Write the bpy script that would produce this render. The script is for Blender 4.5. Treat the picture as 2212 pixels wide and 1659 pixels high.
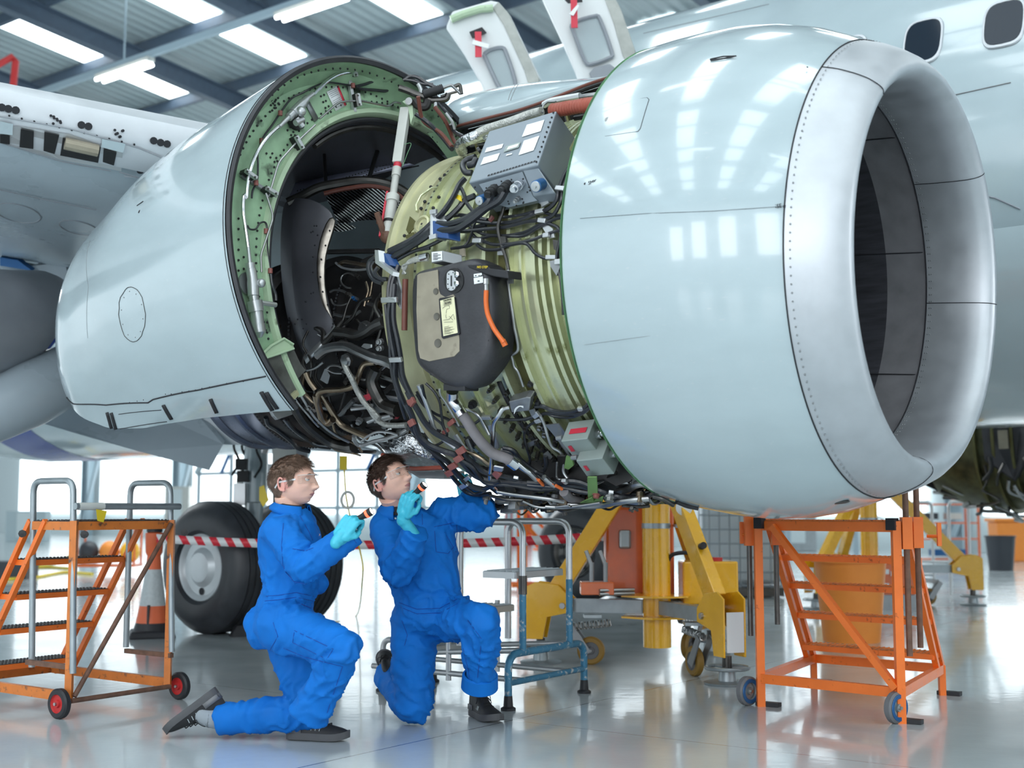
import bpy, bmesh, math, random
import numpy as np
from mathutils import Vector, Matrix, noise
sc = bpy.context.scene
for o in list(bpy.data.objects): bpy.data.objects.remove(o)
COL = sc.collection
random.seed(7)
PI = math.pi
# ---------------------------------------------------------------- camera
CAMH, FPX, CX, CY = 1.06, 2800.0, 1106.0, 829.5
PITCH = math.atan(270.5 / FPX)
cam = bpy.data.cameras.new('camera'); camo = bpy.data.objects.new('camera', cam); COL.objects.link(camo)
cam.sensor_width = 36.0; cam.lens = 36.0 * FPX / 2212.0
camo.location = (0, 0, CAMH); camo.rotation_euler = (PI / 2 + PITCH, 0, 0)
cam.dof.use_dof = True; cam.dof.focus_distance = 6.4; cam.dof.aperture_fstop = 2.2
cam.clip_end = 300; cam.clip_start = 0.05
sc.camera = camo
# ---------------------------------------------------------------- world and exposure
wd = bpy.data.worlds.new('world'); sc.world = wd; wd.use_nodes = True
bgn = wd.node_tree.nodes['Background']; bgn.inputs[0].default_value = (0.80, 0.93, 1.0, 1); bgn.inputs[1].default_value = 1.25
sc.view_settings.view_transform = 'Standard'; sc.view_settings.look = 'None'
sc.view_settings.gamma = 1.0; sc.view_settings.use_curve_mapping = False; sc.view_settings.exposure = 0.12
cy = sc.cycles; cy.max_bounces = 7; cy.diffuse_bounces = 3; cy.glossy_bounces = 4; cy.transmission_bounces = 4; cy.transparent_max_bounces = 8; cy.caustics_reflective = False; cy.caustics_refractive = False; cy.use_adaptive_sampling = True; cy.adaptive_threshold = 0.05; cy.adaptive_min_samples = 16
# aircraft directions: D forward (to the right and to the camera), N sideways (away from the camera)
AZ = math.radians(38.0)
D = Vector((math.cos(AZ), -math.sin(AZ), 0)); N = Vector((math.sin(AZ), math.cos(AZ), 0)); UP = Vector((0, 0, 1))
def area(name, loc, target, size, power, col=(1, 1, 1), sy=None):
    l = bpy.data.lights.new(name, 'AREA'); l.shape = 'RECTANGLE'; l.size = size; l.size_y = sy or size; l.energy = power; l.color = col
    o = bpy.data.objects.new(name, l); COL.objects.link(o); o.location = loc
    o.rotation_euler = (Vector(target) - Vector(loc)).to_track_quat('-Z', 'Y').to_euler(); return o
# added strip lamps for an unseen door behind the camera, split for cowl reflections
for k_ in range(5): area('door_fill', (-13.5 + 3.6 * k_, -6 - .6 * k_, 4.2), (-1.2 + .6 * k_, 7, 0.9), 1.7, 125, (0.95, 0.97, 1.0), 4.4)
area('side_fill', (13, 2, 3.5), (2.5, 9, 0.6), 6.0, 420, (0.95, 0.98, 1.0), 3.5)  # added fill lamp that lifts the dim area under the aircraft at right
area('rear_fill', (-8.0, 21, 6.0), (-2.0, 9, 0.3), 9.0, 1100, (0.9, 0.97, 1.0), 4.0)  # added fill lamp for the bright left rear, whitens the far floor
# ---------------------------------------------------------------- materials
MATS = {}
def mat(name, col, rough=0.5, metal=0.0, var=0.0, vscale=8.0, dirt=None, dscale=5.0, damt=0.5, bump=0.0, bscale=40.0, coat=0.0, emit=0.0, trans=0.0, alpha=1.0, stretch=None, spec=0.5, sss=0.0):
    if name in MATS: return MATS[name]
    m = bpy.data.materials.new(name); m.use_nodes = True; nt = m.node_tree; b = nt.nodes['Principled BSDF']
    def S(k, v):
        if k in b.inputs: b.inputs[k].default_value = v
    c = (*col, 1.0)
    S('Base Color', c); S('Roughness', rough); S('Metallic', metal); S('Coat Weight', coat); S('Coat Roughness', 0.06)
    S('Transmission Weight', trans); S('Alpha', alpha); S('Specular IOR Level', spec); S('Subsurface Weight', sss)
    if sss: S('Subsurface Radius', (0.02, 0.008, 0.005)); S('Subsurface Scale', 0.6)
    if emit: S('Emission Color', c); S('Emission Strength', emit)
    tc = nt.nodes.new('ShaderNodeTexCoord'); vec = tc.outputs['Object']
    if stretch:
        mp = nt.nodes.new('ShaderNodeMapping'); mp.inputs['Scale'].default_value = stretch; nt.links.new(vec, mp.inputs[0]); vec = mp.outputs[0]
    def nz(s, d=4):
        n = nt.nodes.new('ShaderNodeTexNoise'); n.inputs['Scale'].default_value = s; n.inputs['Detail'].default_value = d
        nt.links.new(vec, n.inputs['Vector']); return n
    src = None
    if var > 0:
        n = nz(vscale); r = nt.nodes.new('ShaderNodeValToRGB'); nt.links.new(n.outputs[0], r.inputs[0])
        r.color_ramp.elements[0].position = 0.3; r.color_ramp.elements[1].position = 0.7
        r.color_ramp.elements[0].color = (*[x * (1 - var) for x in col], 1); r.color_ramp.elements[1].color = (*[min(1, x * (1 + var)) for x in col], 1)
        src = r.outputs[0]
        mr = nt.nodes.new('ShaderNodeMapRange'); mr.inputs[3].default_value = max(0.02, rough * 0.75); mr.inputs[4].default_value = min(1, rough * 1.3)
        nt.links.new(n.outputs[0], mr.inputs[0]); nt.links.new(mr.outputs[0], b.inputs['Roughness'])
    if dirt:
        n = nz(dscale, 7); r = nt.nodes.new('ShaderNodeValToRGB'); nt.links.new(n.outputs[0], r.inputs[0])
        r.color_ramp.elements[0].position = 0.62 - damt * 0.25; r.color_ramp.elements[1].position = 0.72 - damt * 0.15
        mx = nt.nodes.new('ShaderNodeMix'); mx.data_type = 'RGBA'
        nt.links.new(r.outputs[0], mx.inputs[0])
        if src: nt.links.new(src, mx.inputs[6])
        else: mx.inputs[6].default_value = c
        mx.inputs[7].default_value = (*dirt, 1); src = mx.outputs[2]
    if src: nt.links.new(src, b.inputs['Base Color'])
    if bump:
        n = nz(bscale, 3); bp = nt.nodes.new('ShaderNodeBump'); bp.inputs['Strength'].default_value = bump; bp.inputs['Distance'].default_value = 0.01
        nt.links.new(n.outputs[0], bp.inputs['Height']); nt.links.new(bp.outputs[0], b.inputs['Normal'])
    MATS[name] = m; return m
M = {}
def dm(k, *a, **kw): M[k] = mat(k, *a, **kw)
dm('white_paint', (0.46, 0.55, 0.585), 0.14, coat=0.6, var=0.03, vscale=2.5)
dm('cowl_paint', (0.45, 0.535, 0.565), 0.16, coat=0.7, var=0.035, vscale=3, stretch=(1, 1, 3), dirt=(0.50, 0.56, 0.58), dscale=26, damt=-0.15)
dm('lip_metal', (0.56, 0.58, 0.61), 0.44, 0.75, var=0.06, vscale=9)
dm('wing_paint', (0.42, 0.49, 0.54), 0.28, var=0.06, vscale=2.0)
dm('wing_grey', (0.27, 0.29, 0.32), 0.4, var=0.10, vscale=3)
dm('slat_metal', (0.62, 0.64, 0.67), 0.42, 0.6, var=0.04)
dm('blue_paint', (0.045, 0.075, 0.30), 0.25)
dm('primer', (0.34, 0.52, 0.33), 0.45, var=0.16, vscale=9, dirt=(0.04, 0.06, 0.04), dscale=7, damt=0.10)
dm('primer_light', (0.48, 0.62, 0.42), 0.4, var=0.1, dirt=(0.10, 0.13, 0.07), dscale=8, damt=0.1)
dm('primer_rim', (0.22, 0.46, 0.24), 0.42, var=0.2, vscale=12)
dm('case_gold', (0.60, 0.62, 0.40), 0.25, 0.6, var=0.10, vscale=6, dirt=(0.30, 0.31, 0.14), dscale=9, damt=0.0)
dm('case_dark', (0.16, 0.15, 0.06), 0.4, 0.5, var=0.2)
dm('case_pale', (0.60, 0.58, 0.36), 0.35, 0.4, var=0.1, vscale=8)
dm('rubber', (0.02, 0.02, 0.024), 0.5, var=0.2)
dm('cable', (0.022, 0.024, 0.03), 0.34, var=0.15, coat=0.2)
dm('seal', (0.03, 0.03, 0.035), 0.4, var=0.2)
dm('chrome', (0.72, 0.72, 0.74), 0.18, 1.0, var=0.05)
dm('steel', (0.42, 0.42, 0.42), 0.30, 0.95, var=0.12, vscale=14)
dm('steel_warm', (0.36, 0.28, 0.20), 0.30, 0.95, var=0.25, vscale=9)
dm('steel_dark', (0.10, 0.095, 0.09), 0.36, 0.85, var=0.3, vscale=10)
dm('alu', (0.58, 0.59, 0.60), 0.34, 0.75, var=0.06)
dm('bracket', (0.30, 0.31, 0.32), 0.4, 0.7, var=0.12)
dm('black', (0.012, 0.012, 0.013), 0.5)
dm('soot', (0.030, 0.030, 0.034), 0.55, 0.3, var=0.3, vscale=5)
dm('duct_wall', (0.15, 0.15, 0.17), 0.40, 0.3, var=0.25, vscale=3, dirt=(0.22, 0.22, 0.25), dscale=3, damt=-0.1)
dm('duct_blue', (0.48, 0.50, 0.66), 0.35, 0.3, var=0.25, vscale=3)
dm('core_dark', (0.045, 0.042, 0.042), 0.45, 0.6, var=0.4, vscale=8)
dm('brown_fire', (0.16, 0.05, 0.035), 0.5, var=0.2)
dm('red_hose', (0.36, 0.085, 0.055), 0.5, var=0.15)
dm('clamp_red', (0.30, 0.10, 0.085), 0.5, var=0.2)
dm('orange_hose', (0.80, 0.16, 0.03), 0.4)
dm('box_grey', (0.25, 0.29, 0.33), 0.40, 0.3, var=0.05, vscale=5)
dm('box_pale', (0.33, 0.38, 0.36), 0.5, 0.1, var=0.06)
dm('tank', (0.055, 0.054, 0.06), 0.42, 0.35, var=0.25, vscale=6, bump=0.15, bscale=60)
dm('tank_panel', (0.33, 0.29, 0.22), 0.5, 0.2, var=0.18, vscale=7, dirt=(0.16, 0.13, 0.10), dscale=11, damt=0.05)
dm('label_white', (0.85, 0.87, 0.88), 0.35)
dm('label_yellow', (0.85, 0.62, 0.03), 0.4)
dm('label_cream', (0.80, 0.76, 0.50), 0.45, var=0.12, vscale=20)
dm('label_red', (0.65, 0.04, 0.07), 0.4)
dm('ink', (0.015, 0.015, 0.02), 0.6)
dm('blue_mount', (0.02, 0.12, 0.32), 0.35, 0.3)
dm('blue_clamp', (0.02, 0.07, 0.22), 0.35)
dm('firesleeve', (0.23, 0.21, 0.22), 0.7, var=0.1, vscale=20)
dm('green_strap', (0.20, 0.36, 0.12), 0.55, var=0.15)
dm('ladder_orange', (0.97, 0.20, 0.028), 0.38, var=0.06, vscale=10, dirt=(0.50, 0.10, 0.02), dscale=30, damt=-0.1)
dm('ladder_rusty', (0.70, 0.20, 0.035), 0.45, var=0.10, vscale=14, dirt=(0.12, 0.06, 0.04), dscale=22, damt=0.10)
dm('rust', (0.17, 0.085, 0.055), 0.6, var=0.3, vscale=20)
dm('galv', (0.36, 0.40, 0.42), 0.38, 0.6, var=0.12, vscale=12)
dm('blue_tube', (0.055, 0.22, 0.36), 0.4, 0.2, var=0.15, dirt=(0.55, 0.56, 0.55), dscale=38, damt=0.28)
dm('tread', (0.05, 0.045, 0.045), 0.6, var=0.3, vscale=40)
dm('jack_yellow', (0.98, 0.50, 0.018), 0.26, coat=0.5, var=0.06, vscale=6)
dm('jack_orange', (0.78, 0.15, 0.03), 0.3, coat=0.4, var=0.08)
dm('bin_orange', (1.0, 0.32, 0.05), 0.45, var=0.03)
dm('bin_dark', (0.035, 0.04, 0.05), 0.45)
dm('tyre', (0.032, 0.034, 0.04), 0.42, var=0.2, vscale=8)
dm('hub_white', (0.62, 0.66, 0.68), 0.35, 0.3, var=0.05)
dm('coverall', (0.004, 0.155, 0.56), 0.72, var=0.08, vscale=8, spec=0.25)
dm('tshirt', (0.018, 0.017, 0.02), 0.8)
dm('glove', (0.055, 0.50, 0.66), 0.42, var=0.06, vscale=60)
dm('skin', (0.88, 0.52, 0.40), 0.48, var=0.05, vscale=25, sss=0.12)
dm('skin_red', (0.78, 0.36, 0.30), 0.5, sss=0.15)
dm('lips', (0.52, 0.22, 0.20), 0.42)
dm('hair', (0.19, 0.115, 0.08), 0.45, var=0.3, vscale=60)
dm('hair_dark', (0.075, 0.042, 0.030), 0.45, var=0.3, vscale=60)
dm('eye_white', (0.80, 0.78, 0.76), 0.15)
dm('iris', (0.035, 0.04, 0.045), 0.1)
dm('lens', (0.9, 0.97, 1.0), 0.03, trans=1.0, alpha=0.20)
dm('shoe_black', (0.018, 0.018, 0.02), 0.55, var=0.2)
dm('shoe_sole', (0.085, 0.085, 0.09), 0.6, var=0.1)
dm('shoe_grey', (0.17, 0.17, 0.18), 0.5)
dm('red_trim', (0.55, 0.03, 0.03), 0.5)
dm('sock', (0.30, 0.33, 0.36), 0.9)
dm('cone_orange', (0.80, 0.15, 0.05), 0.45, var=0.05)
dm('cone_white', (0.50, 0.54, 0.55), 0.4, var=0.08, vscale=40)
dm('glass', (0.75, 0.88, 0.92), 0.03, trans=0.85, alpha=0.6)
dm('window_dark', (0.02, 0.03, 0.045), 0.06, spec=0.12)
dm('steelwork', (0.085, 0.12, 0.17), 0.5, var=0.08)
dm('steelwork_pale', (0.40, 0.50, 0.56), 0.5)
dm('roof_sheet', (0.50, 0.58, 0.60), 0.55)
dm('wall_white', (0.72, 0.80, 0.82), 0.6)
dm('wall_blue', (0.50, 0.60, 0.64), 0.6)
dm('cage', (0.28, 0.31, 0.34), 0.4, 0.6)
dm('ibc_plastic', (0.66, 0.72, 0.76), 0.35)
dm('off_white', (0.66, 0.66, 0.62), 0.45, var=0.06)
dm('strut_white', (0.62, 0.62, 0.58), 0.38, var=0.08, vscale=12, dirt=(0.25, 0.22, 0.18), dscale=25, damt=-0.05)
dm('lamp_on', (0.95, 1.0, 1.0), 0.5, emit=7.0)
dm('skylight_on', (0.90, 0.98, 1.0), 0.5, emit=4.5)
dm('torch_glow', (1.0, 0.92, 0.85), 0.3, emit=9.0)
dm('torch_ring', (0.9, 0.12, 0.05), 0.3, emit=1.6)
# ---------------------------------------------------------------- pixel rays and frames
CF = Vector((0, math.cos(PITCH), math.sin(PITCH))); CU = Vector((0, -math.sin(PITCH), math.cos(PITCH))); CAM = Vector((0, 0, CAMH))
def ray(px, py): return CF + Vector((1, 0, 0)) * ((px - CX) / FPX) + CU * ((CY - py) / FPX)
def W(px, py, Y):
    r = ray(px, py); return CAM + r * (Y / r.y)
def FL(px, py, z=0.0):
    r = ray(px, py); return CAM + r * ((z - CAMH) / r.z)
def PL(px, py, p0, n):
    r = ray(px, py); n = Vector(n); return CAM + r * ((Vector(p0) - CAM).dot(n) / r.dot(n))
def frame(az, el):
    a = Vector((math.cos(az) * math.cos(el), -math.sin(az) * math.cos(el), math.sin(el)))
    u = Vector((math.sin(az), math.cos(az), 0)); v = u.cross(a); v = -v if v.z < 0 else v
    return a, u, v.normalized()
EO = Vector((0.86, 6.08, CAMH + 1.075)); EA, EU, EV = frame(0.655, 0.06)
def EP(s, th, r):                     # engine frame: s forward, th in degrees (0 away, 90 up, 180 towards the camera)
    t = math.radians(th); return EO + EA * s + (EU * math.cos(t) + EV * math.sin(t)) * r
def EC(px, py, r):                    # near hit of the pixel ray with the engine cylinder of radius r
    d = ray(px, py); o = CAM - EO; dp = d - EA * d.dot(EA); op = o - EA * o.dot(EA)
    A = dp.dot(dp); B = 2 * dp.dot(op); Cc = op.dot(op) - r * r; q = B * B - 4 * A * Cc
    t = (-B - math.sqrt(q)) / (2 * A) if q > 0 else -B / (2 * A)
    return CAM + d * t
def polar(p):
    w = p - EO; s = w.dot(EA); q = w - EA * s; return s, math.degrees(math.atan2(q.dot(EV), q.dot(EU))) % 360, q.length
# ---------------------------------------------------------------- object helpers
def tag(o, label=None, cat=None, group=None, kind=None):
    if label: o['label'] = label
    if cat: o['category'] = cat
    if group: o['group'] = group
    if kind: o['kind'] = kind
    return o
def empty(name, loc, label=None, cat=None, group=None, rz=0.0):
    o = bpy.data.objects.new(name, None); COL.objects.link(o); o.location = loc; o.rotation_euler.z = rz; o.empty_display_size = 0.1
    return tag(o, label, cat, group)
def setparent(o, p):
    if p is not None:
        o.parent = p; o.matrix_parent_inverse = worldm(p).inverted()
def worldm(o):
    m = o.matrix_basis.copy()
    if o.parent: m = worldm(o.parent) @ o.matrix_parent_inverse @ m
    return m
def copy_tree(o, parent=None):
    c = o.copy(); COL.objects.link(c)
    if parent is not None: c.parent = parent
    for ch in [x for x in bpy.data.objects if x.parent == o]: copy_tree(ch, c)
    return c
class MB:
    def __init__(s): s.v = []; s.f = []; s.xf = None
    def add(s, vs, fs):
        b = len(s.v)
        s.v += [tuple(s.xf @ Vector(p)) if s.xf else tuple(p) for p in vs]; s.f += [tuple(b + i for i in f) for f in fs]; return s
    def box(s, c, size, rot=None, taper=1.0):
        c = Vector(c); R = rot if rot is not None else Matrix.Identity(3); x, y, z = [k / 2 for k in size]
        vs = [c + R @ Vector((sx * x * (taper if sz > 0 else 1), sy * y * (taper if sz > 0 else 1), sz * z)) for sz in (-1, 1) for sy in (-1, 1) for sx in (-1, 1)]
        return s.add(vs, [(0, 2, 3, 1), (4, 5, 7, 6), (0, 1, 5, 4), (2, 6, 7, 3), (0, 4, 6, 2), (1, 3, 7, 5)])
    def bar(s, a, b, w, h=None, up=UP):
        a, b = Vector(a), Vector(b); h = h or w; d = (b - a); L = d.length; d.normalize()
        if abs(d.dot(up)) > 0.98: up = Vector((1, 0, 0))
        x = d.cross(up).normalized(); y = x.cross(d)
        R = Matrix((x, y, d)).transposed(); return s.box((a + b) / 2, (w, h, L), R)
    def tube(s, pts, r, n=8, closed=False, caps=True, up=None):
        pts = [Vector(p) for p in pts]; m = len(pts); rs = r if isinstance(r, (list, tuple)) else [r] * m
        T = []
        for i in range(m):
            a = pts[(i - 1) % m] if (closed or i > 0) else pts[i]; b = pts[(i + 1) % m] if (closed or i < m - 1) else pts[i]
            t = (b - a); T.append(t.normalized() if t.length > 1e-9 else Vector((0, 0, 1)))
        x = T[0].orthogonal().normalized() if up is None else (Vector(up) - T[0] * Vector(up).dot(T[0])).normalized()
        vs = []
        for i in range(m):
            x = (x - T[i] * x.dot(T[i])); x = x.normalized() if x.length > 1e-6 else T[i].orthogonal().normalized(); y = T[i].cross(x)
            for k in range(n):
                a = 2 * PI * k / n; vs.append(pts[i] + (x * math.cos(a) + y * math.sin(a)) * rs[i])
        fs = []
        for i in range(m if closed else m - 1):
            j = (i + 1) % m
            for k in range(n): fs.append((i * n + k, i * n + (k + 1) % n, j * n + (k + 1) % n, j * n + k))
        if caps and not closed: fs.append(tuple(range(n))[::-1]); fs.append(tuple((m - 1) * n + k for k in range(n)))
        return s.add(vs, fs)
    def cyl(s, a, b, r, n=16, r2=None): return s.tube([a, b], [r, r if r2 is None else r2], n)
    def lathe(s, prof, o, axis, n=32, a0=0.0, a1=360.0, ref=None, cap=False):
        o = Vector(o); axis = Vector(axis).normalized(); x = Vector(ref) if ref is not None else axis.orthogonal(); x = (x - axis * x.dot(axis)).normalized(); y = axis.cross(x)
        full = abs(a1 - a0) >= 359.9; m = n if full else n + 1; vs = []
        for k in range(m):
            a = math.radians(a0 + (a1 - a0) * k / n); d = x * math.cos(a) + y * math.sin(a)
            for (h, r) in prof: vs.append(o + axis * h + d * r)
        p = len(prof); fs = []
        for k in range(n):
            j = (k + 1) % m
            for i in range(p - 1): fs.append((k * p + i, j * p + i, j * p + i + 1, k * p + i + 1))
        if cap and full:
            fs.append(tuple(k * p for k in range(m))[::-1]); fs.append(tuple(k * p + p - 1 for k in range(m)))
        return s.add(vs, fs)
    def sphere(s, c, r, n=12, m=8, sc_=(1, 1, 1), R=None):
        c = Vector(c); R = R or Matrix.Identity(3); vs = []; fs = []
        for i in range(m + 1):
            t = PI * i / m
            for k in range(n):
                a = 2 * PI * k / n; vs.append(c + R @ Vector((r * sc_[0] * math.sin(t) * math.cos(a), r * sc_[1] * math.sin(t) * math.sin(a), r * sc_[2] * math.cos(t))))
        for i in range(m):
            for k in range(n): fs.append((i * n + k, (i + 1) * n + k, (i + 1) * n + (k + 1) % n, i * n + (k + 1) % n))
        return s.add(vs, fs)
    def prism(s, poly, d):                 # polygon extruded by vector d
        d = Vector(d); k = len(poly); vs = [Vector(p) for p in poly] + [Vector(p) + d for p in poly]
        fs = [tuple(range(k))[::-1], tuple(range(k, 2 * k))] + [(i, (i + 1) % k, k + (i + 1) % k, k + i) for i in range(k)]
        return s.add(vs, fs)
    def grid(s, P, closeu=False, closev=False):
        a, b = len(P), len(P[0]); vs = [p for row in P for p in row]; fs = []
        for i in range(a if closeu else a - 1):
            for j in range(b if closev else b - 1):
                i2, j2 = (i + 1) % a, (j + 1) % b; fs.append((i * b + j, i2 * b + j, i2 * b + j2, i * b + j2))
        return s.add(vs, fs)
    def build(s, name, m, parent=None, smooth=True, ang=35, bevel=0.0, origin=None, thick=0.0, fix=True, loc=None, subd=0):
        me = bpy.data.meshes.new(name); me.from_pydata([tuple(v) for v in s.v], [], s.f)
        me.validate()
        if fix:
            bm = bmesh.new(); bm.from_mesh(me)
            bmesh.ops.recalc_face_normals(bm, faces=bm.faces); bm.to_mesh(me); bm.free()
        o = bpy.data.objects.new(name, me); COL.objects.link(o); me.materials.append(m if not isinstance(m, str) else M[m])
        if thick: md = o.modifiers.new('s', 'SOLIDIFY'); md.thickness = thick; md.offset = 0
        if bevel: md = o.modifiers.new('b', 'BEVEL'); md.width = bevel; md.segments = 2; md.limit_method = 'ANGLE'; md.angle_limit = math.radians(40)
        if subd: md = o.modifiers.new('u', 'SUBSURF'); md.levels = subd; md.render_levels = subd
        if smooth:
            me.polygons.foreach_set('use_smooth', [True] * len(me.polygons))
            try: me.set_sharp_from_angle(angle=math.radians(ang))
            except Exception: pass
        if origin is None and s.v: 
            xs = np.array([tuple(v) for v in s.v]); origin = Vector(((xs[:, 0].min() + xs[:, 0].max()) / 2, (xs[:, 1].min() + xs[:, 1].max()) / 2, xs[:, 2].min()))
        if origin is not None:
            me.transform(Matrix.Translation(-Vector(origin))); o.location = origin
        if parent is not None: setparent(o, parent)
        return o
def spl(pts, k=6):                        # Catmull-Rom through points
    pts = [Vector(p) for p in pts]
    if len(pts) < 3: return pts
    P = [pts[0] * 2 - pts[1]] + pts + [pts[-1] * 2 - pts[-2]]; out = []
    for i in range(1, len(P) - 2):
        for j in range(k):
            t = j / k; a, b, c, d = P[i - 1:i + 3]
            out.append(0.5 * ((2 * b) + (c - a) * t + (2 * a - 5 * b + 4 * c - d) * t * t + (3 * b - a - 3 * c + d) * t ** 3))
    out.append(pts[-1]); return out
def fillet(pts, r, k=5):                  # polyline with rounded corners
    pts = [Vector(p) for p in pts]; out = [pts[0]]
    for i in range(1, len(pts) - 1):
        a, b, c = pts[i - 1:i + 2]; d1, d2 = (a - b), (c - b); q = min(r, d1.length * .45, d2.length * .45); p, e = b + d1.normalized() * q, b + d2.normalized() * q
        for j in range(k + 1): t = j / k; out.append(p * (1 - t) ** 2 + b * 2 * t * (1 - t) + e * t * t)
    out.append(pts[-1]); return out
def lerp(a, b, t): return a + (b - a) * t
def interp(x, xs, ys): return float(np.interp(x, xs, ys))
def text_on(s, p, xdir, ydir, h, m, parent, name='lettering', ext=0.0008, align='CENTER', sx=1.0):
    c = bpy.data.curves.new(name, 'FONT'); c.body = s; c.size = h; c.extrude = ext; c.align_x = align; c.align_y = 'CENTER'; c.resolution_u = 2
    o = bpy.data.objects.new(name, c); COL.objects.link(o); c.materials.append(M[m]); X = Vector(xdir).normalized(); Z = X.cross(Vector(ydir)).normalized(); Y = Z.cross(X)
    R = Matrix((X * sx, Y, Z)).transposed().to_4x4(); R.translation = Vector(p) + Z * 0.0015
    bpy.context.view_layer.update()
    me = bpy.data.meshes.new_from_object(o.evaluated_get(bpy.context.evaluated_depsgraph_get())); bpy.data.objects.remove(o)
    if not me.materials: me.materials.append(M[m])
    o = bpy.data.objects.new(name, me); COL.objects.link(o); o.matrix_basis = R
    if parent is not None: setparent(o, parent)
    return o
# ================================================================ the hangar
def PQ(p, q, z=0.0): return D * p + N * q + UP * z
def roofz(q): return 11.9 - 0.10 * abs(q - 8.0)
def struct(o): o['kind'] = 'structure'; return o
def floor_material():
    m = bpy.data.materials.new('epoxy_floor'); m.use_nodes = True; nt = m.node_tree; b = nt.nodes['Principled BSDF']; L = nt.links.new
    b.inputs['Coat Weight'].default_value = 0.35; b.inputs['Coat Roughness'].default_value = 0.05
    tc = nt.nodes.new('ShaderNodeTexCoord'); mp = nt.nodes.new('ShaderNodeMapping'); mp.vector_type = 'TEXTURE'
    c = FL(1105, 1556); mp.inputs['Location'].default_value = (c.x, c.y, 0); mp.inputs['Rotation'].default_value = (0, 0, -math.radians(36)); L(tc.outputs['Object'], mp.inputs[0])
    sx = nt.nodes.new('ShaderNodeSeparateXYZ'); L(mp.outputs[0], sx.inputs[0])
    def line(out, cell, w):
        a = nt.nodes.new('ShaderNodeMath'); a.operation = 'PINGPONG'; a.inputs[1].default_value = cell / 2; L(out, a.inputs[0])
        l = nt.nodes.new('ShaderNodeMath'); l.operation = 'LESS_THAN'; l.inputs[1].default_value = w; L(a.outputs[0], l.inputs[0]); return l.outputs[0]
    a = line(sx.outputs[0], 6.0, 0.0045); d = line(sx.outputs[1], 3.1, 0.0025)
    mx = nt.nodes.new('ShaderNodeMath'); mx.operation = 'MAXIMUM'; L(a, mx.inputs[0]); L(d, mx.inputs[1])
    n = nt.nodes.new('ShaderNodeTexNoise'); n.inputs['Scale'].default_value = 0.9; n.inputs['Detail'].default_value = 7; L(tc.outputs['Object'], n.inputs['Vector'])
    r = nt.nodes.new('ShaderNodeValToRGB'); L(n.outputs[0], r.inputs[0]); r.color_ramp.elements[0].position = 0.3; r.color_ramp.elements[1].position = 0.75
    r.color_ramp.elements[0].color = (0.50, 0.555, 0.575, 1); r.color_ramp.elements[1].color = (0.60, 0.645, 0.655, 1)
    mc = nt.nodes.new('ShaderNodeMix'); mc.data_type = 'RGBA'; L(mx.outputs[0], mc.inputs[0]); L(r.outputs[0], mc.inputs[6]); mc.inputs[7].default_value = (0.09, 0.08, 0.08, 1)
    L(mc.outputs[2], b.inputs['Base Color'])
    n2 = nt.nodes.new('ShaderNodeTexNoise'); n2.inputs['Scale'].default_value = 2.3; n2.inputs['Detail'].default_value = 9; L(tc.outputs['Object'], n2.inputs['Vector'])
    mr = nt.nodes.new('ShaderNodeMapRange'); mr.inputs[3].default_value = 0.08; mr.inputs[4].default_value = 0.30; L(n2.outputs[0], mr.inputs[0]); L(mr.outputs[0], b.inputs['Roughness'])
    n3 = nt.nodes.new('ShaderNodeTexNoise'); n3.inputs['Scale'].default_value = 14; n3.inputs['Detail'].default_value = 2; L(tc.outputs['Object'], n3.inputs['Vector'])
    bp = nt.nodes.new('ShaderNodeBump'); bp.inputs['Strength'].default_value = 0.10; bp.inputs['Distance'].default_value = 0.004; L(n3.outputs[0], bp.inputs['Height']); L(bp.outputs[0], b.inputs['Normal']); L(bp.outputs[0], b.inputs['Coat Normal'])
    return m
mb = MB(); mb.add([PQ(-70, -12), PQ(40, -12), PQ(40, 33), PQ(-70, 33)], [(0, 1, 2, 3)])
struct(mb.build('floor', floor_material(), fix=False, smooth=False, origin=(0, 0, 0)))
def sheet_material():
    m = bpy.data.materials.new('corrugated_sheet'); m.use_nodes = True; nt = m.node_tree; b = nt.nodes['Principled BSDF']; L = nt.links.new
    b.inputs['Base Color'].default_value = (0.47, 0.55, 0.57, 1); b.inputs['Roughness'].default_value = 0.5
    tc = nt.nodes.new('ShaderNodeTexCoord'); mp = nt.nodes.new('ShaderNodeMapping'); mp.vector_type = 'TEXTURE'; mp.inputs['Rotation'].default_value = (0, 0, -AZ); L(tc.outputs['Object'], mp.inputs[0])
    w = nt.nodes.new('ShaderNodeTexWave'); w.inputs['Scale'].default_value = 1.1; w.bands_direction = 'X'; L(mp.outputs[0], w.inputs['Vector'])
    bp = nt.nodes.new('ShaderNodeBump'); bp.inputs['Strength'].default_value = 0.7; bp.inputs['Distance'].default_value = 0.06; L(w.outputs[0], bp.inputs['Height']); L(bp.outputs[0], b.inputs['Normal'])
    return m
SHEET = sheet_material()
mb = MB()
for q0, q1 in ((-14, 8), (8, 33)):
    mb.add([PQ(-70, q0, roofz(q0)), PQ(40, q0, roofz(q0)), PQ(40, q1, roofz(q1)), PQ(-70, q1, roofz(q1))], [(0, 1, 2, 3)])
struct(mb.build('ceiling', SHEET, fix=False, smooth=False, origin=(0, 0, 0)))
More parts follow.
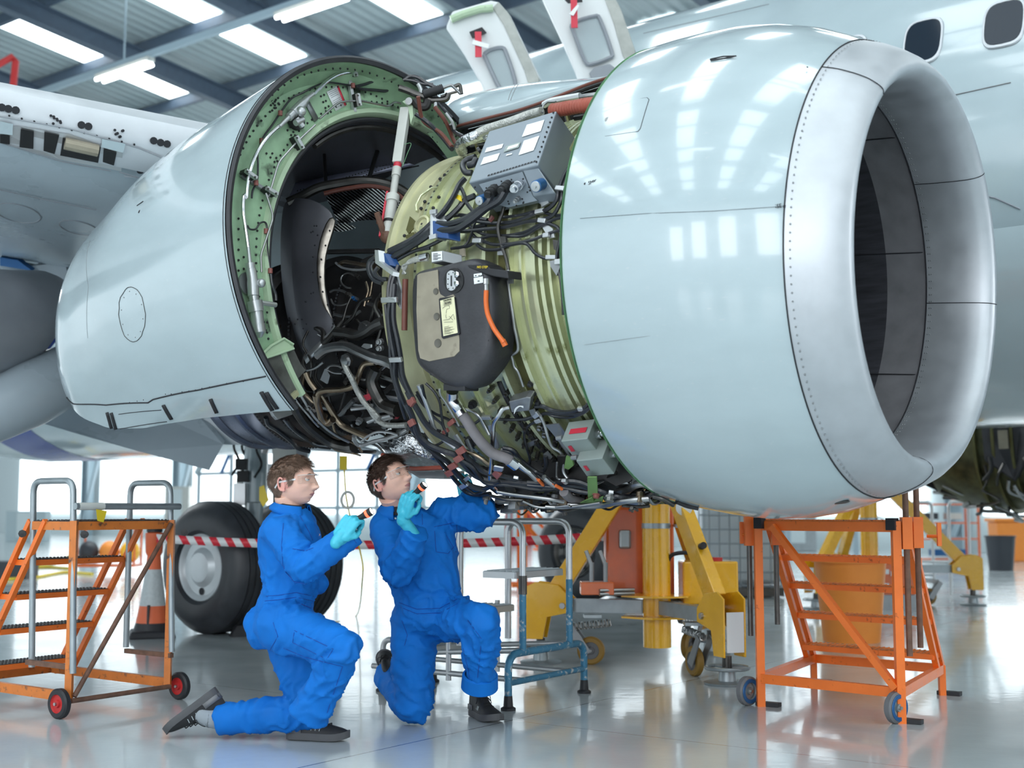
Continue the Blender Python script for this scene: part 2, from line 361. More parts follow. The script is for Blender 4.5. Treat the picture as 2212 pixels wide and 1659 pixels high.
# far wall: cladding sheet and a row of columns
mb = MB(); mb.add([PQ(-70, 32), PQ(40, 32), PQ(40, 32, 9.6), PQ(-70, 32, 9.6)], [(0, 1, 2, 3)])
struct(mb.build('wall_far', M['wall_white'], fix=False, smooth=False))
tn = 1; wn = 1
def ibeam(mb, a, b, w, h, up=UP):
    a, b = Vector(a), Vector(b); d = (b - a).normalized(); x = d.cross(up).normalized(); y = x.cross(d)
    mb.bar(a, b, w * .12, h, up); mb.bar(a + y * h / 2, b + y * h / 2, w, h * .08, up); mb.bar(a - y * h / 2, b - y * h / 2, w, h * .08, up)
RB = 3.9                                # rafter bay
for i in range(-15, 7):                  # rafters
    p = i * RB + 0.6
    if p < -62 or p > 26: continue
    mb = MB()
    for q0, q1 in ((-12, 8), (8, 32)): ibeam(mb, PQ(p, q0, roofz(q0) - 0.46), PQ(p, q1, roofz(q1) - 0.46), 0.22, 0.38)
    struct(mb.build('trim_%d' % tn, M['steelwork'], smooth=False)); tn += 1
for i in range(18):                      # purlins
    q = -10 + i * 2.4
    mb = MB(); mb.bar(PQ(-62, q, roofz(q) - 0.14), PQ(30, q, roofz(q) - 0.14), 0.10, 0.22)
    struct(mb.build('trim_%d' % tn, M['steelwork'], smooth=False)); tn += 1
for i in range(-8, 4):                   # columns of the far wall, bright steel
    mb = MB(); ibeam(mb, PQ(i * 6 + 1, 31.6, 0), PQ(i * 6 + 1, 31.6, 9.2), 0.32, 0.4, D); mb.bar(PQ(i * 6 + 1, 31.4, 0.4), PQ(i * 6 + 4, 31.4, 8.5), 0.12)
    struct(mb.build('trim_%d' % tn, M['steelwork_pale'], smooth=False)); tn += 1
for i in range(-15, 7):                  # skylight strips, one run per bay on each slope
    p = i * RB + 0.6 + RB * 0.55
    for (qa, qb) in ((9.6, 11.6), (14.3, 18.7), (21, 25.6), (-9.5, -5.1), (-4.6, 1.0), (1.8, 6.6)):
        if p < -55 or p > 24 or (qb < 8 and abs(p) > 16): continue
        mb = MB(); w = 0.42 if qa > 8 else 0.62; zz = lambda q: roofz(q) - 0.03
        mb.add([PQ(p - w, qa, zz(qa)), PQ(p + w, qa, zz(qa)), PQ(p + w, qb, zz(qb)), PQ(p - w, qb, zz(qb))], [(0, 1, 2, 3)])
        struct(mb.build('window_%d' % wn, M['skylight_on'], fix=False, smooth=False)); wn += 1
# glowing panes added along the far wall to brighten the left background
for i in range(-9, 5):
    mb = MB(); mb.add([PQ(i * 6 + 1.6, 31.8, 0.9), PQ(i * 6 + 6.2, 31.8, 0.9), PQ(i * 6 + 6.2, 31.8, 5.6), PQ(i * 6 + 1.6, 31.8, 5.6)], [(0, 1, 2, 3)])
    if i < 0: struct(mb.build('window_%d' % wn, mat('glow_pane', (0.9, 0.97, 1.0), 0.3, emit=1.9), fix=False, smooth=False)); wn += 1
# battens of fluorescent tubes hung under the roof in rows along the aircraft
for row, (q, zc) in enumerate(((14.5, 9.6), (19.5, 9.2), (24.5, 8.8), (4.0, 9.8), (-2.0, 9.6))):
    r = MB(); r.bar(PQ(-50, q, zc), PQ(24, q, zc), 0.09, 0.12)
    for k in range(-10, 5): r.cyl(PQ(k * 5.2, q, zc), PQ(k * 5.2, q, roofz(q)), 0.02, 6)
    struct(r.build('trim_%d' % tn, M['steelwork_pale'], smooth=False)); tn += 1
    for k in range(-6, 3):
        p = k * 5.2 + row * 1.7
        if row > 2 and abs(k) > 3: continue
        e = empty('ceiling_light', PQ(p, q, zc - 0.20), 'bright twin fluorescent batten hanging on a pale rail under the hangar roof', 'ceiling light', 'fluorescent battens under the hangar roof')
        h = MB(); h.box(PQ(p, q, zc - 0.10), (1.7, 0.16, 0.08), Matrix.Rotation(-AZ, 3, 'Z')); h.build('housing', M['off_white'], e, smooth=False)
        for s in (-1, 1):
            t = MB(); t.cyl(PQ(p - 0.78, q + s * 0.085, zc - 0.18), PQ(p + 0.78, q + s * 0.085, zc - 0.18), 0.035, 8); t.build('tube', M['lamp_on'], e)
# ================================================================ right engine: inlet cowl
ENG = empty('turbofan_engine', EO - UP * 1.0, 'opened jet engine with grey nose cowl, green fan case and bare pipework facing the camera', 'jet engine')
def ringpts(c, el, R, n=96, az=0.655, flat=0.0, a0=0, a1=360):
    a, u, v = frame(az, el); out = []
    for k in range(n):
        t = math.radians(a0 + (a1 - a0) * k / n); sn = math.sin(t); out.append(c + u * (R * math.cos(t)) + v * (R * sn * (1 - (flat if sn < 0 else 0))))
    return out
RIMC = Vector((0.86, 6.08, CAMH + 1.10)); SEAMC = Vector((1.603, 5.506, CAMH + 1.022))
CA = (SEAMC - RIMC).normalized(); CLEN = (SEAMC - RIMC).length
def cowlring(s, R, n=120): 
    el = interp(s, [0, CLEN], [-0.03, -0.042]); return ringpts(RIMC + CA * s, el, R, n)
def loft(rings, name, m, parent, **k):
    mb = MB(); mb.grid(rings, closev=True); return mb.build(name, m, parent, **k)
prof = [(0, 1.075), (.05, 1.083), (.15, 1.095), (.3, 1.107), (.45, 1.108), (.6, 1.091), (.75, 1.055), (.88, 1.003), (CLEN - .004, .975)]
cow = loft([cowlring(0.0, 1.055)] + [cowlring(s, r) for s, r in prof], 'fan_cowl', M['cowl_paint'], ENG, ang=50)
cow['label'] = 'glossy pale grey painted fan cowl'
rim = MB(); rim.grid([cowlring(-.012, 1.076), cowlring(-.014, 1.060), cowlring(-.010, 1.035), cowlring(.03, 1.035), cowlring(.03, 1.05), cowlring(.004, 1.0765)], closev=True)
r_ = rim.build('cowl_rim', M['primer_rim'], ENG, ang=50)
bar_ = MB(); bar_.grid([cowlring(.03, 1.04), cowlring(.5, 1.06), cowlring(.92, .93), cowlring(.93, .80)], closev=True)
bar_.build('cowl_lining', M['primer'], ENG)
LC = CLEN
lip = [(.0, .974), (.06, .957), (.12, .930), (.17, .900), (.205, .866), (.215, .845), (.21, .825), (.19, .806), (.15, .792), (.08, .785), (-.02, .782), (-.10, .784)]
lo = loft([cowlring(LC + s, r) for s, r in lip], 'inlet_lip', M['lip_metal'], ENG, ang=60); lo['label'] = 'bare metal inlet lip'
sm = MB(); sm.tube([p for p in cowlring(LC - .002, .9765, 160)], .0028, 5, closed=True); sm.build('lip_seam', M['ink'], lo)
sm = MB(); sm.tube([p for p in cowlring(LC - .10, .7835, 160)], .0035, 5, closed=True); sm.build('barrel_seam', M['ink'], lo)
def rivets(name, m, parent, pts, nrm, r=.0042, h=.0016, n=6):
    mb = MB()
    for p, q in zip(pts, nrm):
        q = Vector(q).normalized(); mb.lathe([(0, r), (h, r * .7), (h, 0.0001)], p, q, n)
    return tag(mb.build(name + 's', m, parent, smooth=False, fix=False), kind='stuff')
def ringnormal(pts, c, a): return [((p - c) - a * (p - c).dot(a)) for p in pts]
a_, u_, v_ = frame(.655, -.042)
P = cowlring(LC + .022, .971, 190); rivets('rivet', M['bracket'], lo, P, ringnormal(P, SEAMC, a_))
for ds in (-.085, -.075):
    P = cowlring(LC + ds, .782, 150); rivets('rivet', M['bracket'], lo, P, [-x for x in ringnormal(P, SEAMC, a_)], r=.004)
# the joints that cross the lip
def crossjoint(th):
    pts = []
    for s, r in [(x, y + .0012) for x, y in lip]:
        el = -.042; a, u, v = frame(.655, el); t = math.radians(th); pts.append(RIMC + CA * (LC + s) + u * ((r) * math.cos(t)) + v * (r * math.sin(t)))
    return pts
for th in (133, 357, 271, 40):
    pts = [p + Vector((0, 0, 0)) for p in crossjoint(th)]
    if th in (357, 40): pts = [p + (RIMC + CA * LC - p).normalized() * .003 for p in pts]
    sm = MB(); sm.tube(spl(pts, 3), .0018, 5); sm.build('lip_joint', M['ink'], lo)
# inlet barrel and fan
brl = loft([cowlring(LC - .10, .785), cowlring(LC - .13, .792), cowlring(LC - .30, .795)], 'inlet_barrel', mat('barrel_grey', (.24, .235, .25), .45, .2, var=.15, vscale=9), ENG)
brl2 = loft([cowlring(LC - .30, .7951), cowlring(LC - 1.0, .80)], 'inlet_liner', mat('liner_grey', (.055, .055, .065), .5, .2, var=.3, vscale=5, stretch=(1, 1, 9)), ENG)
bc = RIMC + CA * (LC - 1.0)
for th in (330, 15, 60, 290, 240, 195):
    g = MB(); t = math.radians(th); a, u, v = frame(.655, -.042); d = u * math.cos(t) + v * math.sin(t)
    g.tube([RIMC + CA * (LC - .10) + d * .790, RIMC + CA * (LC - .9) + d * .795], .003, 5); g.build('liner_joint', M['ink'], brl2)
fan = MB(); aa, uu, vv = frame(.655, 0)
fan.lathe([(.32, .002), (.28, .06), (.16, .14), (0, .21), (-.12, .24)], bc, CA, 40); fan.build('spinner', M['steel_dark'], ENG)
bl = MB()
for k in range(24):
    t = 2 * PI * k / 24; rows = []
    for i in range(7):
        r = .22 + i * .094; tw = .5 + .55 * i / 6; c = .10 + .03 * i / 6; dr = uu * math.cos(t) + vv * math.sin(t); tg = dr.cross(CA)
        rows.append([bc + dr * r + (CA * math.cos(tw) + tg * math.sin(tw)) * (c * x) + tg * (.012 * (1 - x * x)) for x in (-1, -.3, .4, 1)])
    bl.grid(rows)
bl.build('fan_blades', M['steel_dark'], ENG, thick=.006)
bk = MB(); bk.lathe([(-.14, .02), (-.14, .81)], bc, CA, 48); bk.build('fan_backing', M['black'], ENG)
# access panels, drain scoop, latches on the cowl
def cowl_hit(px, py, lift=.0):
    d = ray(px, py); t = 4.0; f0 = None
    def g(t):
        p = CAM + d * t; w = p - RIMC; s = w.dot(CA); q = w - CA * s; return q.length - np.interp(s, [x for x, _ in prof] + [x + LC for x, _ in lip[:5]], [y for _, y in prof] + [y for _, y in lip[:5]]) - lift
    while g(t) > 0 and t < 9: t += .02
    a, b = t - .02, t
    for _ in range(18):
        c = (a + b) / 2
        if g(c) > 0: a = c
        else: b = c
    return CAM + d * a
def cowl_line(pxs, name, r=.0016, closed=False, m='ink', k=5, lift=.0005):
    pts = []
    n = len(pxs)
    for i in range(n if closed else n - 1):
        a, b = pxs[i], pxs[(i + 1) % n]
        for j in range(k): pts.append(cowl_hit(lerp(a[0], b[0], j / k), lerp(a[1], b[1], j / k), lift))
    if not closed: pts.append(cowl_hit(*pxs[-1], lift))
    mb = MB(); mb.tube(pts, r, 5, closed=closed); return mb.build(name, M[m], cow)
cowl_line([(1302, 229), (1312, 222), (1398, 211), (1402, 215), (1394, 240), (1383, 278), (1378, 284), (1290, 297), (1287, 293), (1294, 260)], 'access_panel', .0014, True)
mb = MB(); mb.lathe([(0, .012), (.003, .011), (.003, .0001)], cowl_hit(1312, 258), (RIMC - cowl_hit(1312, 258)) * -1, 16); mb.build('panel_latch', M['steel'], cow)
cowl_line([(1253, 472), (1400, 461), (1540, 456), (1690, 446)], 'skin_joint', .0008)
cowl_line([(1262, 745), (1480, 715), (1712, 712)], 'skin_joint', .0006, m='bracket')
cowl_line([(1534, 128), (1562, 122), (1590, 121), (1565, 126), (1536, 130)], 'vent_slot', .003, True)
for (x, y, r) in ((1264, 397, .006), (1695, 446, .007), (1744, 145, .004), (1670, 684, .004), (1703, 672, .004)):
    mb = MB(); p = cowl_hit(x, y); mb.lathe([(0, r), (.0015, r * .9), (.0015, .0001)], p, p - RIMC, 12); mb.build('jack_point', M['ink'], cow)
text_on('SMK', cowl_hit(1280, 394), CA + Vector((0, 0, .15)), UP, .022, 'ink', cow)
text_on('GSE', cowl_hit(1679, 446), CA + Vector((0, 0, .1)), UP, .022, 'ink', cow)
mb = MB(); pc = cowl_hit(1800, 1083); mb.sphere(pc, .05, 20, 8, (1.5, .5, .25), Matrix.Rotation(-AZ, 3, 'Z')); mb.build('drain_scoop', M['steel_dark'], cow)
# ================================================================ swung-open thrust reverser half
REV = empty('thrust_reverser_cowl', Vector((-1.3, 7.2, CAMH + .4)), 'swung-open white rear engine cowl half with a green inner bulkhead ring', 'engine cowl')
RC0 = Vector((-.599, 6.55, CAMH + 1.251)); RA, RU, RV = frame(.69, .094)
RT = [0, .4, .8, 1.2, 1.6, 1.85, 2.05]
RR = [1.08, 1.03, .992, .948, .888, .85, .779]; RDV = [0, -.004, -.001, -.015, -.057, -.091, -.117]; RDU = [0, -.026, -.014, .006, .039, .055, .099]
def rsm(t, ys):
    # smooth interpolation through the stations
    n = len(RT); i = max(0, min(n - 2, int(np.searchsorted(RT, t)) - 1)); h = RT[i + 1] - RT[i]; x = min(1, max(0, (t - RT[i]) / h))
    m = [(ys[min(n - 1, k + 1)] - ys[max(0, k - 1)]) / (RT[min(n - 1, k + 1)] - RT[max(0, k - 1)]) for k in (i, i + 1)]
    return (2*x**3-3*x*x+1)*ys[i] + (x**3-2*x*x+x)*h*m[0] + (3*x*x-2*x**3)*ys[i+1] + (x**3-x*x)*h*m[1]
def bulge(t, th): 
    k = min(1, max(0, (t - .7) / .8)); k = k * k * (3 - 2 * k)
    return .042 * k * math.exp(-((th - 228) / 9) ** 2)
def rcent(t): return RC0 - RA * t + RV * rsm(t, RDV) + RU * rsm(t, RDU)
def RP(t, th, dr=0.0, R=None, b=True):
    a = math.radians(th); r = (rsm(t, RR) if R is None else R) + dr + (bulge(t, th) if (b and R is None) else 0)
    return rcent(t) + (RU * math.cos(a) + RV * math.sin(a)) * r
def rev_tth(px, py):
    d = ray(px, py); t = 4.5
    def g(t):
        w = CAM + d * t - RC0; tt = -w.dot(RA); tc = min(2.05, max(0, tt)); c = rcent(tc); q = CAM + d * t - c; q = q - RA * q.dot(RA)
        return q.length - rsm(tc, RR), tc, math.degrees(math.atan2(q.dot(RV), q.dot(RU))) % 360
    best = None
    while t < 8.5:
        v, tt, th = g(t)
        if best is None or v < best[0]: best = (v, tt, th, t)
        if v <= 0: break
        t += .015
    return best[1], best[2]
def thend(t):                               # where the lower edge of the shell runs
    return interp(t, ENDT, ENDTH)
edge = [(640, 884), (560, 890), (480, 899), (400, 908), (320, 915), (240, 918), (190, 905), (160, 885), (138, 850)]
et = sorted(rev_tth(x, y) for x, y in edge); ENDT = [e[0] for e in et]; ENDTH = [min(e[1], 238) for e in et]
up_e = [(575, 812), (500, 826), (430, 841), (334, 860), (322, 868), (230, 874), (160, 872), (133, 862)]
TH0 = 20
rows = []
NT = 44
for i in range(NT + 1):
    t = 2.05 * i / NT; e = thend(t); rows.append([RP(t, TH0 + (e - TH0) * j / 90) for j in range(91)])
mb = MB(); mb.grid(rows)
inner = [[RP(t, TH0 + (thend(t) - TH0) * j / 60, -.02 if t < 2.0 else 0) for j in range(61)] for t in (2.05, 2.0, 1.9)]
mb.grid(inner)
shell = mb.build('outer_shell', M['cowl_paint'], REV, ang=60); shell['label'] = 'glossy pale grey outer skin'
print('rev end th', [round(x) for x in ENDTH], [round(x, 2) for x in ENDT])
E0 = thend(0)
def rarc(t, R, a0, a1, n=80, dr=0): return [RP(t, a0 + (a1 - a0) * k / n, dr, R) for k in range(n + 1)]
mb = MB(); mb.grid([rarc(-.012, 1.083, TH0, E0), rarc(-.022, 1.070, TH0, E0), rarc(-.012, 1.050, TH0, E0), rarc(.01, 1.052, TH0, E0), rarc(.012, 1.083, TH0, E0)])
mb.build('edge_seal', M['seal'], REV)
mb = MB(); mb.grid([rarc(.0, 1.052, TH0, E0), rarc(.10, 1.035, TH0, E0 - 2), rarc(.15, .985, TH0, E0 - 4)])
w_ = mb.build('recess_wall', M['primer'], REV)
# bulkhead between the outer wall and the inner ring
PB = RC0 - RA * .15
IC = PL(1106 - 2800 * .0780, 0, PB, RA) if False else None
def plane_dir(x, y):                       # x, y as slopes X/Y and Z/Y
    d = Vector((x, 1, y)); return CAM + d * ((PB - CAM).dot(RA) / d.dot(RA))
IC = plane_dir(-.0780, .1654); IR = .8 / 5.572 * IC.y
def IP(th, R=None, back=0.0):
    a = math.radians(th); return IC - RA * back + (RU * math.cos(a) + RV * math.sin(a)) * (IR if R is None else R)
IA0, IA1 = 8, 216
def bl_rows(n=110):
    rows = []
    for k in range(n + 1):
        x = k / n; o = RP(.15, TH0 + (E0 - 4 - TH0) * x, 0, .985); i = IP(IA0 + (IA1 - IA0) * x, IR + .03); rows.append([lerp(o, i, j / 6) for j in range(7)])
    return rows
mb = MB(); mb.grid(bl_rows()); bulk = mb.build('bulkhead', M['primer'], REV); bulk['label'] = 'green primed bulkhead ring'
arc = lambda R, b, n=90, a0=IA0, a1=IA1: [IP(a0 + (a1 - a0) * k / n, R, b) for k in range(n + 1)]
mb = MB(); mb.grid([arc(IR + .045, 0), arc(IR + .035, -.02), arc(IR + .012, -.022), arc(IR, -.005), arc(IR - .006, .05)])
mb.build('inner_flange', M['primer_light'], REV)
mb = MB(); mb.tube(arc(IR - .016, .02), .014, 8); mb.build('inner_seal', M['seal'], REV)
mb = MB(); mb.tube(arc(IR - .05, .05, 60, 12, 130), .016, 8); mb.build('inner_seal', M['steel_dark'], REV)
# duct interior
mb = MB(); mb.grid([arc(IR - dr_, b_, 90, 10, e_) for dr_, b_, e_ in ((0, .05, 200), (.03, .3, 196), (.06, .7, 190), (.10, 1.2, 184), (.16, 1.7, 178))])
mb.build('duct_lining', M['duct_wall'], REV)
IPc = lambda b: IC - RA * b
# big blocker panels inside the duct with their seams and drag links
mb = MB()
def wp(l, Y): return [W(x, y, Y) for x, y in l]
pan = [[(625, 432), (700, 403), (790, 378), (900, 352), (975, 350)], [(640, 395), (720, 372), (800, 350), (890, 325), (960, 322)], [(655, 372), (730, 345), (810, 330), (890, 310), (950, 300)]]
mb.grid([[W(x, y, 7.35 + .25 * i - .0 * j) for j, (x, y) in enumerate(row)] for i, row in enumerate(pan)])
mb.build('blocker_door', M['duct_blue'], REV, thick=.02)
for a, b, y0 in (((640, 420), (835, 385), 7.3), ((835, 385), (975, 345), 7.3)):
    pass
for (a, b, w) in (((699, 300), (705, 418), .010), ((817, 318), (795, 392), .012)):
    mb = MB(); mb.tube([W(*a, 7.25), W(*b, 7.1)], w, 8); mb.build('drag_link', M['black'], REV)
mb = MB(); mb.tube(spl([W(712, 412, 7.18), W(760, 392, 7.2), W(830, 374, 7.22), W(905, 358, 7.25)]), .004, 5); mb.build('door_seam', M['ink'], REV)
mb = MB(); mb.tube([W(800, 318, 7.5), W(862, 352, 7.25), W(880, 352, 7.22)], .004, 5); mb.build('door_seam', M['ink'], REV)
mb = MB()
for k in range(34):
    x = 640 + k * 6.6; y = 421 - .245 * (x - 640) - .00028 * (x - 640) ** 2
    for dy in (0, 9): mb.sphere(W(x + dy * .3, y - dy, 7.28), .0038, 6, 4)
tag(mb.build('rivets', M['ink'], REV), kind='stuff')
# inner wall piece (dark sheet) with its steel edge strip
iw = [[(612, 430), (640, 424), (675, 428), (697, 440), (728, 464)],
      [(606, 480), (632, 478), (662, 482), (685, 490), (712, 505)],
      [(604, 545), (630, 545), (658, 548), (682, 552), (703, 560)],
      [(607, 610), (632, 612), (660, 615), (685, 618), (702, 622)],
      [(617, 680), (642, 682), (668, 684), (692, 684), (716, 672)],
      [(634, 735), (655, 737), (680, 735), (702, 726), (724, 706)],
      [(656, 781), (670, 775), (690, 760), (708, 742), (726, 718)]]
mb = MB(); rows = []
for i, row in enumerate(iw):
    rows.append([W(x, y, 6.93 - .10 * math.sin(j / 4 * PI * .5) + .05 * abs(i - 3) / 3 + (.12 if j == 0 else 0)) for j, (x, y) in enumerate(row)])
mb.grid(rows); o = mb.build('inner_wall', M['duct_wall'], REV, thick=.008, subd=2)
est = [[(712, 462), (731, 470)], [(694, 500), (718, 512)], [(684, 545), (704, 552)], [(682, 590), (702, 598)], [(690, 640), (706, 645)], [(697, 668), (714, 674)], [(716, 680), (724, 706)]]
mb = MB(); mb.grid([[W(x, y, 6.80) for x, y in r] for r in est]); mb.build('edge_strip', mat('hot_steel', (.34, .31, .27), .3, .9, var=.5, vscale=12), REV, thick=.006, subd=1)
mb = MB(); mb.grid([[W(x, y, 6.80) for x, y in r] for r in [[(722, 700), (727, 716)], [(716, 712), (722, 728)], [(690, 738), (696, 752)], [(655, 772), (662, 786)]]]); mb.build('edge_strip', M['alu'], REV, thick=.006)
mb = MB()
for (x, y) in ((686, 508), (680, 530), (676, 555), (676, 588), (677, 632), (679, 488), (672, 634), (672, 502), (684, 488), (676, 500), (643, 690), (662, 700), (637, 700), (655, 710), (652, 690), (660, 652), (712, 498), (703, 530), (694, 560), (692, 598), (697, 630), (708, 658)):
    mb.sphere(W(x, y, 6.79), .005, 8, 5)
tag(mb.build('rivets', M['ink'], REV), kind='stuff')
# hot arc above the core with the quilted heat shield behind it
mb = MB(); mb.tube(spl([W(622, 438, 7.0), W(650, 425, 7.0), W(688, 406, 7.0), W(730, 397, 7.0), W(775, 391, 7.0), W(820, 394, 7.0), W(862, 408, 7.02), W(900, 436, 7.05)]), .028, 10); mb.build('fire_seal', M['steel_dark'], REV)
mb = MB(); mb.tube(spl([W(700, 418, 6.98), W(745, 408, 6.98), W(800, 402, 6.98), W(850, 414, 7.0), W(888, 446, 7.02)]), .013, 8); mb.build('fire_seal', M['brown_fire'], REV)
def quilt_material():
    m = bpy.data.materials.new('quilted_foil'); m.use_nodes = True; nt = m.node_tree; b = nt.nodes['Principled BSDF']; L = nt.links.new
    b.inputs['Metallic'].default_value = 1; b.inputs['Roughness'].default_value = .25
    tc = nt.nodes.new('ShaderNodeTexCoord'); mp = nt.nodes.new('ShaderNodeMapping'); mp.inputs['Rotation'].default_value = (0, .9, 0); L(tc.outputs['Object'], mp.inputs[0])
    w = nt.nodes.new('ShaderNodeTexWave'); w.inputs['Scale'].default_value = 22; w.inputs['Distortion'].default_value = .4; w.bands_direction = 'X'; L(mp.outputs[0], w.inputs[0])
    r = nt.nodes.new('ShaderNodeValToRGB'); L(w.outputs[0], r.inputs[0]); r.color_ramp.elements[0].color = (.03, .03, .03, 1); r.color_ramp.elements[0].position = .35; r.color_ramp.elements[1].color = (.75, .76, .78, 1); r.color_ramp.elements[1].position = .6
    L(r.outputs[0], b.inputs[0]); bp = nt.nodes.new('ShaderNodeBump'); bp.inputs['Strength'].default_value = .8; bp.inputs['Distance'].default_value = .01; L(w.outputs[0], bp.inputs['Height']); L(bp.outputs[0], b.inputs['Normal']); return m
QUILT = quilt_material()
hs = [[(698, 420), (735, 410), (780, 404), (830, 408), (868, 425)], [(712, 440), (745, 435), (785, 430), (830, 430), (868, 446)], [(722, 463), (750, 460), (790, 458), (832, 458), (868, 472)], [(730, 486), (752, 482), (780, 476), (815, 474), (852, 486)]]
mb = MB(); mb.grid([[W(x, y, 7.12 + .03 * math.sin(i * 2 + j * 1.7)) for j, (x, y) in enumerate(r)] for i, r in enumerate(hs)]); mb.build('heat_shield', QUILT, REV, subd=2)
mb = MB(); mb.grid([[W(x, y, 7.1) for x, y in r] for r in [[(722, 485), (748, 480), (770, 492)], [(722, 500), (742, 500), (752, 498)]]]); mb.build('heat_shield', QUILT, REV)
# panel seams and fittings on the outer shell
def rev_line(pxs, name, r=.0016, m='ink', closed=False, k=6, lift=.0015):
    q = [rev_tth(x, y) for x, y in pxs]; 
    if closed: q.append(q[0])
    pts = []
    for a, b in zip(q[:-1], q[1:]):
        for j in range(k): pts.append(RP(lerp(a[0], b[0], j / k), lerp(a[1], b[1], j / k), lift))
    pts.append(RP(*q[-1], lift)); mb = MB(); mb.tube(pts, r, 5); return mb.build(name, M[m], shell)
rev_line(up_e, 'split_line', .0038)
pc = rev_tth(287, 679); c_ = RP(*pc)
el = [(287 + 29 * math.cos(a) * .98 + 3 * math.sin(a), 679 + 59 * math.sin(a)) for a in [2 * PI * k / 28 for k in range(28)]]
rev_line(el, 'access_panel', .0016, 'steel_dark', True, 2)
mb = MB()
for k in range(10):
    a = 2 * PI * (k + .3) / 10; q = rev_tth(287 + 24 * math.cos(a) + 3 * math.sin(a), 679 + 50 * math.sin(a)); mb.sphere(RP(*q), .0035, 8, 4)
tag(mb.build('screws', M['bracket'], shell), kind='stuff')
mb = MB()
for (x, y) in ((358, 851), (372, 849), (395, 845), (410, 843), (424, 841), (437, 838), (455, 834), (490, 828), (510, 825), (528, 822), (250, 872), (268, 870), (283, 867), (298, 865), (312, 862)):
    mb.sphere(RP(*rev_tth(x, y), .0), .003, 6, 4)
tag(mb.build('screws', M['ink'], shell), kind='stuff')
def slot(a, b, w):
    qa, qb = rev_tth(*a), rev_tth(*b); mb = MB(); R = []
    for k in range(5):
        t = k / 4; c = RP(lerp(qa[0], qb[0], t), lerp(qa[1], qb[1], t), .004); R.append([c - RA * w, c + RA * w])
    mb.grid(R); return mb.build('latch_slot', M['soot'], shell, thick=.006)
for a, b in (((235, 888), (250, 917)), ((245, 888), (260, 918)), ((356, 872), (374, 902)), ((457, 860), (470, 890)), ((566, 845), (590, 885)), ((578, 845), (600, 882))): slot(a, b, .012)
rev_line([(262, 890), (352, 882)], 'latch_line', .002); rev_line([(268, 917), (365, 905)], 'latch_line', .002)
rev_line([(195, 520), (192, 620), (191, 730)], 'skin_joint', .0008, 'bracket')
mb = MB(); mb.lathe([(0, .010), (.002, .0001)], RP(*rev_tth(301, 457)), RP(*rev_tth(301, 457), .1) - RP(*rev_tth(301, 457)), 10); mb.build('jack_point', M['ink'], shell)
mb = MB(); mb.tube([RP(*rev_tth(297, 445), .002), RP(*rev_tth(311, 436), .002)], .002, 5); mb.build('marking', M['ink'], shell)
# ---- fittings on the bulkhead
def BH(px, py, lift=0.0): return PL(px, py, PB + RA * lift, RA)
CR = {}
def cc(k, pts):
    ox, oy, s = {'A': (480, 100, .27125), 'B': (840, 330, .2110), 'C': (840, 540, .21695), 'D': (880, 820, .19892), 'E': (1140, 820, .18083), 'F': (600, 540, .21698), 'G': (400, 780, .25316), 'H': (960, 200, .18085), 'I': (480, 100, .19293), 'J': (480, 400, .36176)}[k]
    return [(ox + p[0] * s, oy + p[1] * s) + tuple(p[2:]) for p in pts]
def bpipe(name, pts, rad, m, lift=.045, k=6, smooth=True):
    P = [BH(p[0], p[1], p[2] if len(p) > 2 else lift) for p in pts]; mb = MB(); mb.tube(spl(P, k) if smooth else fillet(P, .02), rad, 10); return mb.build(name, M[m], REV)
main = cc('I', [(1990, 450), (1800, 340), (1640, 290), (1480, 285), (1320, 310), (1180, 385), (1020, 540)])
bpipe('actuator_tube', main, .0095, 'chrome')
bpipe('actuator_tube', cc('I', [(640, 890), (540, 980), (450, 1090), (370, 1230), (310, 1400), (280, 1560), (268, 1700)]) + cc('J', [(130, 60), (125, 150), (140, 260), (155, 370)]), .0095, 'chrome')
bpipe('hydraulic_tube', cc('I', [(2000, 640), (1930, 620), (1860, 672), (1560, 612), (1430, 612), (1300, 628), (1090, 810)]), .0055, 'steel', smooth=False)
bpipe('hydraulic_tube', cc('I', [(1040, 880), (880, 1030), (800, 1110), (640, 1290), (610, 1370), (545, 1600), (520, 1700)]) + cc('J', [(258, 40), (300, 170), (300, 210), (230, 420), (235, 520)]), .0055, 'steel', smooth=False)
def bbox(pxa, pxb, wpx, m, name, lift, th=.02):
    a, b = BH(*pxa, lift), BH(*pxb, lift); mb = MB(); mb.bar(a, b, wpx * a.y / 2800, th, RA); return mb.build(name, M[m], REV, bevel=.002, smooth=False)
for a, b, w in cc('I', [(1480, 200), (1500, 340)]) and [(cc('I', [(1475, 200)])[0], cc('I', [(1500, 340)])[0], 8), (cc('I', [(1515, 530)])[0], cc('I', [(1540, 670)])[0], 8), (cc('I', [(825, 1005)])[0], cc('I', [(905, 1150)])[0], 8.5), (cc('I', [(262, 1390)])[0], cc('I', [(385, 1480)])[0], 8.5), (cc('I', [(495, 1585)])[0], cc('I', [(620, 1660)])[0], 8.5)]:
    bbox(a, b, w, 'alu', 'pipe_clamp', .062)
    bbox((a[0] - 6, a[1] + 1), (b[0] - 6, b[1] + 1), w, 'black', 'clamp_block', .035, .05)
    mb = MB(); 
    for t in (.15, .85): p = lerp(BH(*a, .073), BH(*b, .073), t); mb.lathe([(0, .006), (.004, .005), (.004, .0001)], p, RA, 6)
    tag(mb.build('clamp_bolts', M['steel_dark'], REV), kind='stuff')
bbox(cc('I', [(210, 1440)])[0], cc('I', [(600, 1690)])[0], 9, 'bracket', 'pipe_bracket', .012)
bbox(cc('I', [(1400, 240)])[0], cc('I', [(1480, 740)])[0], 9, 'alu', 'pipe_bracket', .012)
